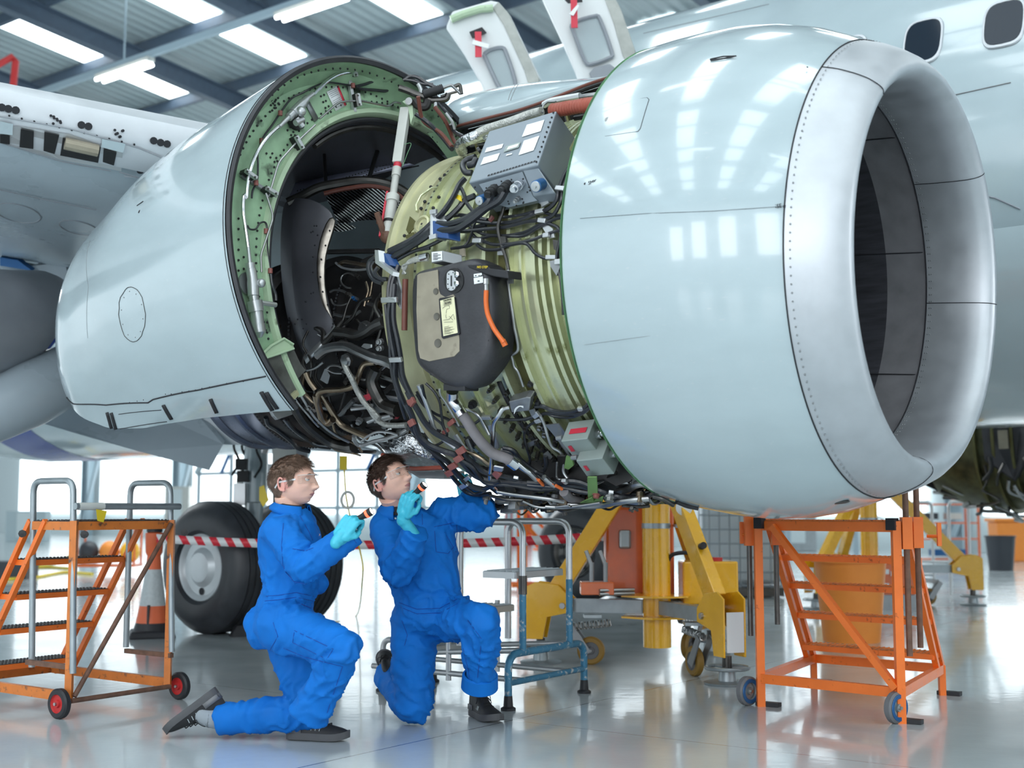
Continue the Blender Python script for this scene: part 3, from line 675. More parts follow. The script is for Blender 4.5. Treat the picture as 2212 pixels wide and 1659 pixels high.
def fitting(pts_r, m='alu', name='actuator'):
    P = [BH(x, y, .05) for x, y, r in pts_r]; mb = MB(); mb.tube(P, [r * .0026 for x, y, r in pts_r], 14); return mb.build(name, M[m], REV, ang=30)
a1 = fitting(cc('I', [(640, 900, 4), (740, 800, 5), (745, 795, 8), (790, 750, 8), (791, 749, 9.5), (900, 640, 9.5), (901, 639, 7), (935, 600, 7), (960, 575, 5), (1020, 530, 4)]))
mb = MB(); p = cc('I', [(880, 730)])[0]; mb.sphere(BH(*p, .075), .026, 16, 10); mb.build('valve_dome', M['alu'], REV)
mb = MB(); p = cc('I', [(820, 860)])[0]; q = cc('I', [(900, 820)])[0]; mb.cyl(BH(*p, .06), BH(*q, .06), .016, 12); mb.cyl(BH(*cc('I', [(830, 800)])[0], .055), BH(*cc('I', [(900, 900)])[0], .055), .015, 12); mb.build('valve_port', M['alu'], REV)
mb = MB(); mb.lathe([(0, .052), (.02, .052), (.02, .001)], BH(*cc('I', [(810, 830)])[0], .005), RA, 24); mb.build('valve_flange', M['soot'], REV)
a2 = fitting(cc('J', [(155, 370, 3.5), (165, 465, 4), (166, 466, 8.5), (170, 500, 8.5), (171, 501, 9.5), (180, 560, 9.5), (182, 590, 10.5), (187, 660, 10.5), (188, 662, 9), (192, 690, 9), (193, 692, 14), (205, 755, 14), (206, 757, 11.5), (213, 830, 11.5), (214, 832, 12.5), (222, 880, 12), (225, 900, 6), (227, 910, 4)]))
mb = MB(); mb.sphere(BH(*cc('J', [(232, 585)])[0], .075), .022, 14, 8); mb.build('valve_dome', M['alu'], REV); mb = MB(); mb.cyl(BH(*cc('J', [(215, 700)])[0], .05), BH(*cc('J', [(320, 715)])[0], .05), .012, 10); mb.build('valve_outlet', M['alu'], REV)
mb = MB(); mb.lathe([(0, .055), (.012, .055), (.012, .001)], BH(*cc('J', [(150, 590)])[0], .005), RA, 24); mb.build('valve_flange', M['bracket'], REV)
bpipe('sensor_cable', cc('J', [(150, 240), (165, 262), (200, 262), (225, 228), (255, 222), (268, 260), (270, 380), (285, 500)]), .0045, 'cable', .02)
bpipe('sensor_cable', cc('J', [(290, 530), (300, 600), (318, 650), (322, 690)]), .008, 'cable', .03)
bpipe('sensor_cable', cc('I', [(2000, 480), (1900, 460), (1830, 500), (1700, 490), (1560, 480), (1500, 450)]), .0085, 'cable', .03)
bpipe('sensor_cable', cc('I', [(1490, 450), (1600, 425), (1700, 395), (1790, 440)]), .008, 'cable', .035)
bpipe('sensor_cable', cc('I', [(1450, 440), (1200, 405), (1080, 430), (900, 520), (770, 590), (640, 760), (560, 880), (460, 1020), (400, 1180), (400, 1330), (390, 1500), (340, 1620), (330, 1700)]), .005, 'cable', .02)
for p, m in ((cc('I', [(1465, 440)])[0], 'clamp_red'), (cc('I', [(650, 750)])[0], 'clamp_red'), (cc('I', [(440, 1060)])[0], 'brown_fire'), (cc('J', [(287, 512)])[0], 'clamp_red'), (cc('I', [(380, 1530)])[0], 'clamp_red'), (cc('J', [(262, 275)])[0], 'clamp_red')):
    mb = MB(); c = BH(*p, .03); mb.tube([c - UP * .012, c + UP * .012], .011, 10); mb.build('cable_clamp', M[m], REV)
# warning placard
q = cc('I', [(1168, 510), (1290, 440), (1390, 660), (1270, 725)]); mb = MB(); mb.grid([[BH(*q[0], .004), BH(*q[1], .004)], [BH(*q[3], .004), BH(*q[2], .004)]]); pl = mb.build('placard', M['label_white'], REV, thick=.001)
q = cc('I', [(1283, 444), (1303, 438), (1393, 655), (1372, 668)]); mb = MB(); mb.grid([[BH(*q[0], .0056), BH(*q[1], .0056)], [BH(*q[3], .0056), BH(*q[2], .0056)]]); mb.build('placard_stripe', M['label_red'], pl, thick=.001)
mb = MB()
for k in range(11):
    if k == 5: continue
    a, b = cc('I', [(1185 + k * 9, 500 + k * 19), (1268 + k * 9 * .95, 462 + k * 18)]); mb.tube([BH(*a, .0052), BH(*b, .0052)], .0012, 4)
mb.build('placard_lines', mat('faint_ink', (.25, .25, .27), .6), pl)
mb = MB(); q = cc('I', [(895, 575), (935, 545), (1080, 810), (1035, 850)]); mb.grid([[BH(*q[0], .006), BH(*q[1], .006)], [BH(*q[3], .006), BH(*q[2], .006)]]); mb.build('backing_plate', M['bracket'], REV, thick=.004)
# rivet rows
P = []; mb = MB()
for k in range(96):
    x = k / 95; th = IA0 + (IA1 - IA0) * x; P.append(IP(th, IR + .075, -.002)); 
for k in range(86):
    x = (k + .5) / 86; P.append(lerp(RP(.15, TH0 + (E0 - 4 - TH0) * x, 0, .985), IP(IA0 + (IA1 - IA0) * x, IR + .03), .12) + RA * .003)
for k in range(70):
    x = (k + .5) / 70; P.append(RP(.05, TH0 + (E0 - TH0) * x, -.010, 1.043))
rr = random.Random(3)
for grp in ([(1105, 560), (1140, 545), (1130, 625), (1160, 612), (1155, 690), (1190, 672), (1180, 750), (1215, 735)], [(495, 1200), (560, 1200), (540, 1245), (605, 1250), (585, 1295)], [(730, 940), (760, 905), (795, 960), (770, 995), (590, 660), (552, 605)], [(545, 660), (570, 640), (600, 600), (625, 580), (550, 560), (565, 530), (600, 550), (625, 525), (545, 610), (570, 585), (560, 720), (600, 690), (630, 640), (590, 620)]):
    P += [BH(*p, .003) for p in cc('I', grp)]
P += [BH(*p, .003) for p in cc('J', [(97, 200 + k * 62) for k in range(10)] + [(268, 400 + k * 60) for k in range(9)] + [(128, 430 + k * 70) for k in range(4)])]
for p in P: mb.lathe([(0, .0062), (.004, .005), (.005, .0001)], p, RA, 6)
tag(mb.build('rivets', M['soot'], REV, smooth=False, fix=False), kind='stuff')
# lower corner: bare plate, flanged bracket and hinge arm
lp = cc('J', [(240, 1020), (430, 985), (470, 1070), (500, 1105), (430, 1180), (460, 1240), (405, 1310), (330, 1190)])
mb = MB(); mb.prism([BH(*p, .01) for p in lp], -RA * .01); mb.build('corner_plate', mat('bare_corner', (.20, .20, .19), .45, .6, var=.4, vscale=9, dirt=(.36, .38, .12), dscale=6, damt=.1), REV, smooth=False)
bp_ = cc('J', [(240, 1010), (290, 960), (370, 915), (425, 950), (428, 975), (330, 1010), (250, 1035)])
mb = MB(); mb.prism([BH(*p, .03) for p in bp_], -RA * .012); mb.tube([BH(*p, .035) for p in bp_[:4]], .006, 6); mb.tube([BH(*p, .035) for p in bp_[4:]], .006, 6); mb.build('flanged_bracket', M['primer_light'], REV, smooth=False)
fr = cc('J', [(290, 1110), (330, 1180), (405, 1308), (462, 1250), (448, 1222), (405, 1262), (345, 1172), (305, 1105)])
mb = MB(); mb.prism([BH(*p, .03) for p in fr], -RA * .02); mb.build('corner_angle', M['case_pale'], REV, smooth=False)
ar = cc('G', [(735, 420), (890, 390), (920, 455), (790, 500), (760, 470)])
mb = MB(); mb.prism([BH(*p, .0) for p in ar], -RA * .02); mb.build('hinge_arm', M['bracket'], REV, smooth=False, bevel=.003)
tag(REV, kind=None)
# hold-open rod from the ring to the engine
ROD = empty('hold_open_rod', W(838, 505, 6.35), 'white telescopic hold-open rod propping the open rear cowl against the engine', 'support rod')
ra, rb = W(876, 236, 6.75), W(836, 512, 6.45); rd = (rb - ra)
def rod(t0, t1, r, m, nm, n=16):
    mb = MB(); mb.cyl(ra + rd * t0, ra + rd * t1, r, n); return mb.build(nm, M[m], ROD)
mb = MB(); mb.bar(ra, ra + rd * .44, .050, .045); mb.build('rod_sleeve', M['off_white'], ROD, smooth=False, bevel=.004)
rod(.44, .475, .021, 'label_red', 'red_band'); rod(.475, .54, .024, 'strut_white', 'collar'); rod(.54, .70, .019, 'strut_white', 'inner_tube'); rod(.70, .98, .029, 'strut_white', 'outer_tube')
rod(.69, .74, .036, 'off_white', 'collar'); rod(.88, .90, .031, 'black', 'collar')
mb = MB(); mb.tube([rb + Vector((-.04, 0, .07)), rb + Vector((-.05, -.02, .12)), rb + Vector((-.01, 0, .0)), rb], .016, 8); mb.sphere(rb, .035, 10, 8); mb.build('rod_end', M['rust'], ROD)
mb = MB(); mb.bar(ra + rd * .66 + Vector((-.03, 0, 0)), ra + rd * 1.0 + Vector((-.035, 0, 0)), .010, .02); mb.build('red_strip', M['label_red'], ROD)
mb = MB(); mb.tube(spl([ra + rd * .3, ra + rd * .32 + Vector((.06, -.03, .02)), ra + rd * .42 + Vector((.05, -.03, .03)), ra + rd * .47 + Vector((.03, -.02, 0))]), .0015, 5); mb.build('lock_wire', M['primer_rim'], ROD)
# ================================================================ engine: fan case, core, boxes
def elathe(name, prof, m, a0=0, a1=360, n=120, parent=ENG, **k):
    mb = MB(); mb.lathe([(s, r) for s, r in prof], EO, EA, n, a0, a1, EU); return mb.build(name, m if not isinstance(m, str) else M[m], parent, **k)
elathe('fan_case', [(-1.02, .845), (-.56, .845), (-.555, .80), (-.44, .80), (-.435, .85), (-.31, .85), (-.30, .835), (.35, .835)], 'case_gold', ang=25)
elathe('fan_frame', [(-1.20, .80), (-1.20, .872), (-1.175, .875), (-1.165, .855), (-1.06, .852), (-1.05, .868), (-1.03, .868), (-1.02, .845)], 'case_pale', ang=25)
for s, h, w in ((-.99, .87, .010), (-.90, .862, .006), (-.80, .865, .008), (-.70, .86, .006), (-.565, .885, .010), (-.43, .885, .010), (-.375, .865, .006), (-.30, .875, .012), (-.255, .88, .010), (-.215, .872, .007), (-.12, .86, .008), (-.06, .872, .007)):
    elathe('case_rib', [(s - w, .83), (s - w, h), (s + w, h), (s + w, .83)], 'case_gold', ang=25)
elathe('dark_band', [(-.54, .81), (-.45, .81)], 'case_dark'); 
mb = MB()                                # studs along the flanges
for s, n in ((-.99, 70), (-.43, 80), (-.06, 60)):
    for k in range(n):
        th = 95 + 190 * k / n; a = math.radians(th); d = EU * math.cos(a) + EV * math.sin(a); mb.lathe([(0, .007), (.012, .006), (.012, .0001)], EO + EA * s + d * .86, d, 6)
tag(mb.build('flange_studs', M['soot'], ENG, smooth=False, fix=False), kind='stuff')
for s, a0, a1 in ((-.68, 214, 262), (-.60, 216, 258), (-.5, 220, 262)):
    for k in range(14):
        th = a0 + (a1 - a0) * k / 13; mb = MB(); a = math.radians(th); d = EU * math.cos(a) + EV * math.sin(a)
        p = EO + EA * s + d * .855; mb.tube([p, p + d * .035, p + d * .036, p + d * .05], [.012, .012, .007, .007], 7); mb.build('stud_bolt', M['steel_dark'], ENG)
for s, a0, a1 in ((-.62, 212, 258),):
    mb = MB(); R = []
    for k in range(24):
        th = a0 + (a1 - a0) * k / 23; R.append([EP(s - .012, th, .872), EP(s + .012, th, .872)])
    mb.grid(R); mb.build('stud_strip', M['soot'], ENG, thick=.008)
# fan frame pockets at upper left
for q in (cc('B', [(215, 650), (270, 700), (262, 760), (200, 830), (175, 790)]), cc('B', [(165, 850), (250, 810), (258, 850), (190, 900)])):
    mb = MB(); mb.prism([PL(x, y, EP(-1.1, 165, .868), EP(-1.1, 165, 1) - EP(-1.1, 165, 0)) for x, y in q], (EP(-1.1, 165, 0) - EP(-1.1, 165, 1)) * .012); mb.build('frame_pocket', M['case_dark'], ENG, smooth=False)
mb = MB(); mb.lathe([(0, .045), (.012, .047), (.014, .036), (.002, .030), (.002, .001)], EC(*cc('B', [(350, 740)])[0], .868), EP(-1.1, 165, 1) - EP(-1.1, 165, 0), 24); mb.build('frame_boss', M['case_pale'], ENG)
mb = MB(); mb.tube([EC(x, y, .88) for x, y in cc('B', [(285, 600), (280, 540), (330, 440), (440, 360), (500, 355)])], .006, 6); mb.build('frame_groove', M['case_gold'], ENG)
mb = MB()
for (x, y) in cc('B', [(368, 500), (330, 570), (455, 565), (512, 455), (430, 350), (525, 268), (572, 228), (160, 850)]): p = EC(x, y, .872); mb.sphere(p, .009, 6, 4)
tag(mb.build('frame_bolts', M['soot'], ENG), kind='stuff')
# core
elathe('core_casing', [(-1.20, .30), (-1.2, .46), (-1.45, .47), (-1.6, .43), (-1.9, .45), (-1.905, .48), (-1.93, .48), (-1.935, .45), (-2.2, .48), (-2.205, .52), (-2.24, .52), (-2.25, .49), (-2.45, .51)], 'core_dark', ang=25)
elathe('turbine_case', [(-2.45, .51), (-2.47, .55), (-2.50, .55), (-2.51, .525), (-2.62, .53), (-2.63, .555), (-2.65, .555)], mat('hot_case', (.12, .11, .11), .35, .9, var=.35), ang=25)
elathe('exhaust_nozzle', [(-2.65, .555), (-2.68, .54), (-2.80, .535), (-2.81, .55), (-2.83, .55), (-2.84, .53), (-3.0, .515), (-3.02, .53), (-3.05, .53), (-3.06, .49), (-2.9, .45)], mat('blued_titanium', (.20, .22, .30), .27, .9, var=.3, vscale=4), ang=25)
elathe('fan_duct_back', [(-1.2, .86), (-1.2, .30)], 'soot')
mb = MB()
for s in (-1.92, -2.22, -2.485, -2.64):
    for k in range(70):
        th = 150 + 170 * k / 70; a = math.radians(th); d = EU * math.cos(a) + EV * math.sin(a); r = .485 if s > -2 else (.525 if s > -2.3 else .553); mb.sphere(EO + EA * s + d * r, .009, 6, 4)
tag(mb.build('casing_bolts', M['soot'], ENG, fix=False), kind='stuff')
# pylon and upper structure above the engine: long pale fairing, dark edge strip and the bay under it
PYL = empty('engine_pylon', W(1150, 240, 7.0), 'white fairing over the engine with a dark red edge seal', 'pylon fairing')
top = [(905, 300), (950, 232), (985, 212), (1060, 192), (1120, 181), (1200, 174), (1290, 170), (1345, 160)]
low = [(985, 278), (1000, 272), (1060, 256), (1130, 238), (1200, 213), (1265, 187), (1310, 172), (1348, 160)]
R = []
for (a, b, c) in zip(top, low, range(8)):
    Y0 = 7.25 - .13 * c; R.append([W(a[0], a[1] + 2, Y0 + .5), W(a[0], a[1], Y0 + .28), W(lerp(a[0], b[0], .25), lerp(a[1], b[1], .22), Y0 + .05), W(lerp(a[0], b[0], .6), lerp(a[1], b[1], .6), Y0 - .08), W(b[0], b[1], Y0 - .12)])
mb = MB(); mb.grid(R); fa = mb.build('fairing', M['white_paint'], PYL, thick=.01, subd=2)
mb = MB(); mb.tube(spl([r[4] + Vector((0, -.02, 0)) for r in R]), .010, 8); mb.build('edge_seal', M['brown_fire'], PYL)
mb = MB(); mb.tube(spl([r[4] + Vector((0, -.03, -.022)) for r in R]), .012, 8); mb.build('edge_strip', M['black'], PYL)
bay = [(978, 300), (1000, 340)]
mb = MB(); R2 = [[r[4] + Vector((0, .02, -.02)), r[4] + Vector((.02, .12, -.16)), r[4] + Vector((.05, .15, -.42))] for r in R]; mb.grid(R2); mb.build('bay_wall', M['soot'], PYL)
def ptube(pts, r, name='seam'):
    mb = MB(); mb.tube(pts, r, 5); mb.build(name, M['bracket'], fa)
ptube(spl([W(1113, 183, 6.80), W(1107, 192, 6.74), W(1101, 205, 6.70), W(1098, 216, 6.68)]), .002); ptube(spl([W(1119, 183, 6.80), W(1113, 193, 6.74), W(1107, 206, 6.70), W(1103, 217, 6.68)]), .002)
ptube(spl([W(995, 210, 7.3), W(990, 232, 7.15), W(986, 255, 7.05), W(985, 275, 7.0)]), .0015); ptube([W(989, 234, 7.13), W(1030, 222, 7.02), W(1030, 252, 6.93)], .002)
rr = random.Random(5)
for k in range(46):                       # ribs, clips and small pipes of the bay under the fairing
    t = rr.random(); i = int(t * 6.99); b = lerp(R2[i][0], R2[i + 1][0], t * 7 - i) ; p = b + Vector((0, -.03, -.05 - .06 * rr.random())); mb = MB()
    if k % 3 == 0: mb.bar(p, p + UP * -.10 + D * .03, .022, .012)
    elif k % 3 == 1: mb.tube([p, p + D * .12 + UP * rr.uniform(-.02, .04), p + D * .22 + UP * rr.uniform(-.02, .05)], .007, 6)
    else: mb.box(p, (.05, .03, .035), Matrix.Rotation(-AZ, 3, 'Z'))
    mb.build('bay_fitting', M[rr.choice(['bracket', 'steel_dark', 'case_dark', 'steel', 'soot'])], PYL, smooth=False)
# ---- electronic control box
def facebox(name, quad, depthvec, m, parent, bevel=.006):
    mb = MB(); vs = quad + [p + depthvec for p in quad]; mb.add(vs, [(0, 1, 2, 3), (7, 6, 5, 4), (0, 4, 5, 1), (1, 5, 6, 2), (2, 6, 7, 3), (3, 7, 4, 0)]); return mb.build(name, M[m], parent, bevel=bevel, smooth=False)
bn = (EP(-.4, 146, 1) - EP(-.4, 146, 0)).normalized(); bp0 = EC(1110, 320, 1.02)
def BX(px, py, lift=0.0): return PL(px, py, bp0 + bn * lift, bn)
BQ = [BX(1056, 283), BX(1202, 239), BX(1162, 356), BX(1012, 395)]
x_ = ((BQ[1] - BQ[0]) + (BQ[2] - BQ[3])).normalized(); y_ = bn.cross(x_).normalized()
cB = sum(BQ, Vector()) / 4
# depth vector chosen along the inward normal
ECU = empty('x', (0, 0, 0)) if False else None
box = facebox('control_unit', BQ, -bn * .20, 'box_grey', ENG); box['label'] = 'flat grey electronic control box with white labels'
edge_n = (BQ[2] - BQ[1]).cross(bn).normalized()
# flange with screws along the right edge
mb = MB()
for k in range(11):
    p = lerp(BQ[1], BQ[2], (k + .4) / 11) + bn * .002 - x_ * .012; mb.lathe([(0, .005), (.004, .004), (.004, .0001)], p, bn, 6)
for k in range(9):
    p = lerp(BQ[3], BQ[2], (k + .4) / 9) - bn * .03 + (BQ[3] - BQ[0]).normalized() * .002; mb.lathe([(0, .004), (.004, .003), (.004, .0001)], p, (BQ[3] - BQ[0]).normalized(), 6)
tag(mb.build('box_screws', M['soot'], box, smooth=False), kind='stuff')
def patch(name, px, m, fn, lift, parent, k=1):
    P = [fn(x, y, lift) for x, y in px]; mb = MB(); mb.add(P, [tuple(range(len(P)))]); return mb.build(name, M[m], parent, smooth=False, thick=.0012)
patch('label_plate', cc('H', [(985, 385), (1195, 325), (1150, 460), (925, 530)]), 'label_white', BX, .003, box)
patch('label_plate', cc('H', [(950, 575), (1135, 515), (1065, 690), (885, 748)]), 'label_white', BX, .003, box)
patch('label_plate', cc('H', [(505, 660), (705, 610), (685, 662), (482, 716)]), 'label_white', BX, .003, box)
patch('label_plate', cc('H', [(470, 775), (662, 722), (628, 805), (430, 865)]), 'label_white', BX, .003, box)
pf = patch('data_plate', cc('H', [(735, 640), (912, 588), (885, 655), (706, 712)]), 'box_pale', BX, .004, box); patch('data_field', cc('H', [(765, 645), (890, 608), (870, 645), (740, 685)]), 'label_white', BX, .006, pf)
patch('label_plate', cc('H', [(742, 740), (810, 722), (802, 738), (733, 757)]), 'label_white', BX, .003, box)
sl = MB()
for k in range(16):
    a = (510 + k * 36.5, 1000 - k * 11.2); q = cc('H', [(a[0], a[1]), (a[0] + 25, a[1] - 6), (a[0] + 35, a[1] - 26), (a[0] + 12, a[1] - 20)]); sl.add([BX(x, y, .0022) for x, y in q], [(0, 1, 2, 3)])
sl.build('vent_slots', M['ink'], box, smooth=False)
def SX(px, py, lift=0): return PL(px, py, BQ[1] + x_ * lift, x_)
patch('warning_label', cc('H', [(1268, 527), (1305, 565), (1280, 640), (1242, 590)]), 'label_yellow', SX, .003, box)
wl = patch('warning_label', cc('H', [(1330, 545), (1388, 610), (1328, 792), (1272, 715)]), 'label_yellow', SX, .003, box); patch('warning_mark', cc('H', [(1322, 592), (1342, 612), (1312, 705), (1290, 685)]), 'ink', SX, .005, wl)
# lower connector face of the box and its plugs
dn = (BQ[3] - BQ[0]).normalized()
lf = [BQ[3] + x_ * .05 - bn * .01, BQ[2] - x_ * .06 - bn * .01]
mb = MB(); c0 = cc('H', [(415, 1095), (930, 945), (1060, 1240), (1110, 1290), (760, 1372), (560, 1320)])
CONN = [PL(x, y, BQ[3] + dn * .02, dn * .8 + bn * .6) for x, y in c0]
mb.prism(CONN, -bn * .03 - dn * .02); cf = mb.build('connector_panel', M['box_grey'], ENG, smooth=False)
def plug(px, py, r, m, L=.05, dirpx=None, name='connector'):
    p = PL(px, py, BQ[3] + dn * .03, dn * .8 + bn * .6); d = (dn * .8 + bn * .35).normalized(); mb = MB()
    mb.tube([p - d * .02, p + d * L * .4, p + d * L * .41, p + d * L, p + d * L * 1.01, p + d * L * 1.3], [r, r, r * .9, r * .9, r * .7, r * .6], 18); mb.build(name, M[m], ENG, ang=30); return p + d * L
p1 = plug(*cc('H', [(590, 1170)])[0], .026, 'black'); p2 = plug(*cc('H', [(750, 1120)])[0], .026, 'black'); plug(*cc('H', [(905, 1090)])[0], .022, 'chrome', .06); plug(*cc('H', [(880, 1270)])[0], .011, 'steel', .03)
mb = MB(); rr = random.Random(9)
for (x, y) in cc('H', [(500, 1140), (620, 1100), (680, 1060), (720, 1070), (800, 1040), (820, 1070), (860, 1150), (830, 1180), (940, 1030), (1010, 1130), (1020, 1170), (990, 1190), (770, 1330), (760, 1300), (860, 1350), (940, 1320), (830, 1300), (640, 1120), (930, 1270), (945, 1310), (560, 1110), (700, 1100)]):
    mb.sphere(PL(x, y, BQ[3] + dn * .022, dn * .8 + bn * .6), .004, 6, 4)
tag(mb.build('panel_screws', M['soot'], cf), kind='stuff')
bk_ = cc('H', [(935, 930), (1100, 865), (1320, 1195), (1060, 1238)]); mb = MB(); mb.prism([PL(x, y, BQ[2] - bn * .02, dn * .75 + bn * .66) for x, y in bk_], -bn * .05); mb.build('mount_bracket', M['box_grey'], ENG, smooth=False, bevel=.004)
for (x, y, r) in ((1118, 1110, .026), (445, 1280, .022)):
    p = PL(*cc('H', [(x, y)])[0], BQ[2] + dn * .03, dn * .75 + bn * .66); mb = MB(); mb.lathe([(-.035, r), (.02, r), (.022, r * .85)], p, dn * .8 + bn * .5, 20, cap=True); o = mb.build('vibration_mount', M['blue_mount'], ENG); mb = MB(); mb.lathe([(0, r * .9), (.004, r * .85), (.005, r * .3), (.014, r * .25), (.014, .0001)], p + (dn * .8 + bn * .5).normalized() * .021, dn * .8 + bn * .5, 20); mb.build('mount_cap', M['alu'], o)
# ---- oil tank: moulded body with rounded edges
tn_ = (EP(-.9, 184, 1) - EP(-.9, 184, 0)).normalized(); tp0 = EC(975, 690, 1.035)
def TX(px, py, lift=0.0): return PL(px, py, tp0 + tn_ * lift, tn_)
TO = [(884, 588), (900, 580), (950, 570), (1000, 557), (1016, 554), (1040, 568), (1056, 585), (1064, 620), (1066, 690), (1062, 755), (1052, 785), (1028, 815), (1003, 845), (962, 842), (935, 822), (905, 803), (890, 785), (887, 760), (882, 700), (880, 620)]
ct = TX(980, 695)
def tring(sc_, lift): return [ct + (TX(*p) - ct) * sc_ + tn_ * lift for p in TO]
mb = MB(); rg = [tring(.55, .003), tring(.80, .002), tring(.90, -.004), tring(.965, -.02), tring(1.0, -.05), tring(1.0, -.10), tring(.96, -.17)]
mb.grid(rg, closev=True); mb.add(rg[0], [tuple(range(len(TO)))]); mb.add(rg[-1], [tuple(range(len(TO)))[::-1]])
tk = mb.build('oil_tank', M['tank'], ENG, subd=2); tk['label'] = 'dark moulded oil tank with cream diagram label'
pp = cc('C', [(280, 250), (300, 235), (485, 195), (495, 400), (510, 440), (560, 470), (640, 440), (660, 470), (700, 900), (700, 1010), (650, 1060), (400, 1110), (310, 1080), (290, 1000), (272, 600)])
mb = MB(); mb.prism([TX(x, y, .006) for x, y in pp], -tn_ * .006); pn = mb.build('tank_panel', M['tank_panel'], tk, smooth=False, bevel=.002)
mb = MB(); mb.prism([TX(x, y, .010) for x, y in cc('C', [(497, 490), (510, 478), (640, 460), (655, 470), (705, 830), (690, 845), (540, 885), (525, 870)])], -tn_ * .008); lb = mb.build('label_frame', M['ink'], tk, smooth=False)
mb = MB(); mb.prism([TX(x, y, .012) for x, y in cc('C', [(510, 505), (648, 465), (684, 825), (542, 858)])], -tn_ * .003); lc = mb.build('diagram_label', M['label_cream'], lb, smooth=False)
mb = MB()
for k in range(4): a, b = cc('C', [(545, 510 + k * 14), (625, 492 + k * 14)]); mb.bar(TX(*a, .0135), TX(*b, .0135), .0016, .0006, tn_)
for k in range(8): a, b = cc('C', [(550, 768 + k * 10), (600 + (k * 37 % 60), 757 + k * 10)]); mb.bar(TX(*a, .0135), TX(*b, .0135), .0011, .0006, tn_)
for q in ([(535, 580), (560, 560), (600, 550), (605, 580), (575, 590), (570, 630)], [(570, 640), (566, 660), (572, 680)], [(540, 700), (600, 690), (640, 640), (655, 690)], [(600, 660), (640, 700)], [(550, 720), (640, 715)]): mb.tube([TX(*p, .0135) for p in cc('C', q)], .0007, 4)
mb.build('label_print', M['ink'], lc, smooth=False)
text_on('CAUTION', TX(*cc('C', [(583, 497)])[0], .0135), TX(1000, 650) - TX(980, 655), TX(1000, 640) - TX(1000, 660), .010, 'ink', lc)
text_on('OIL LEVEL', TX(*cc('C', [(588, 528)])[0], .0135), TX(1000, 650) - TX(980, 655), TX(1000, 640) - TX(1000, 660), .008, 'ink', lc)
for (x, y, r) in ((470, 413, 28), (478, 663, 32), (490, 928, 38)):
    mb = MB(); p = TX(*cc('C', [(x, y)])[0], .006); q = r * .21695 * p.y / 2800 * 1.2; mb.lathe([(0, q), (.004, q * .95), (.002, q * .6), (.002, .0001)], p, tn_, 24); mb.build('panel_boss', mat('boss', (.12, .11, .09), .5), tk)
mb = MB(); q = [(645 + 65 * math.cos(a) * 1.5, 305 + 125 * math.sin(a)) for a in [2 * PI * k / 28 for k in range(28)]]; mb.prism([TX(x, y, .007) for x, y in cc('C', q)], -tn_ * .01); rc = mb.build('recess', M['black'], tk, smooth=False)
mb = MB(); q = [(618 + 46 * math.cos(a), 305 + (50 if math.sin(a) > 0 else -50) + 52 * math.sin(a)) for a in [2 * PI * k / 28 for k in range(28)]]; mb.prism([TX(x, y, .016) for x, y in cc('C', q)], -tn_ * .012); sg = mb.build('sight_glass', M['alu'], tk, smooth=False, bevel=.002)
mb = MB(); a, b = cc('C', [(620, 255), (620, 360)]); mb.bar(TX(*a, .018), TX(*b, .018), .005, .002, tn_); mb.build('glass_slot', M['ink'], sg)
mb = MB()
for (x, y) in ((597, 240), (590, 290), (588, 340), (595, 385), (640, 380), (655, 320), (660, 270), (640, 225)): mb.lathe([(0, .003), (.003, .002), (.003, .0001)], TX(*cc('C', [(x, y)])[0], .016), tn_, 6)
tag(mb.build('glass_screws', M['soot'], sg, smooth=False), kind='stuff')
for (x, y) in ((690, 245), (688, 335)): mb = MB(); p = TX(*cc('C', [(x, y)])[0], .006); mb.lathe([(0, .014), (.012, .014), (.014, .008), (.016, .0001)], p, tn_, 6); mb.build('cap_nut', M['chrome'], tk, smooth=False)
patch('tank_label', cc('C', [(845, 280), (935, 262), (940, 325), (850, 340)]), 'label_white', TX, .004, tk); p_ = patch('tank_label', cc('C', [(845, 240), (925, 228), (928, 258), (848, 272)]), 'label_white', TX, .004, tk); 
mb = MB()
for x in (858, 892, 912): a, b = cc('C', [(x, 257), (x + 13, 254)]); mb.bar(TX(*a, .006), TX(*b, .006), .004, .001, tn_)
mb.build('label_mark', M['ink'], p_)
text_on('OIL', TX(*cc('C', [(895, 310)])[0], .0055), TX(1050, 605) - TX(1030, 608), TX(1040, 600) - TX(1040, 620), .008, 'ink', tk)
# shield bracket on the tank's right
sb = cc('C', [(775, 150), (960, 140), (1010, 185), (1180, 205), (1190, 285), (1050, 265), (960, 240), (800, 180)])
mb = MB(); mb.prism([TX(x, y, .0) for x, y in sb], -tn_ * .10); sh = mb.build('step_shield', M['soot'], ENG, smooth=False, bevel=.004)
text_on('NO STEP', TX(*cc('C', [(933, 172)])[0], .002), TX(1060, 576) - TX(1030, 576), TX(1040, 566) - TX(1040, 586), .015, 'label_yellow', sh)
for q in ([(830, 670), (905, 745), (970, 700)], [(835, 815), (970, 818)], [(905, 745), (905, 815)], [(865, 1000), (975, 905), (1000, 900)], [(975, 905), (920, 960)]):
    mb = MB(); mb.tube([TX(x, y, -.01) for x, y in cc('C', q)], .006, 6); mb.build('moulded_rib', M['tank'], tk)
mb = MB(); mb.tube([TX(x, y, -.06) for x, y in cc('C', [(165, 290), (160, 500), (155, 800)])], .014, 12); mb.build('heat_sleeve', M['brown_fire'], ENG)
# tank outlet foot
mb = MB(); q = cc('C', [(540, 1330), (755, 1350), (755, 1405), (540, 1400)]); mb.prism([TX(x, y, -.02) for x, y in q], -tn_ * .10); mb.build('tank_foot', M['soot'], tk, smooth=False, bevel=.004)
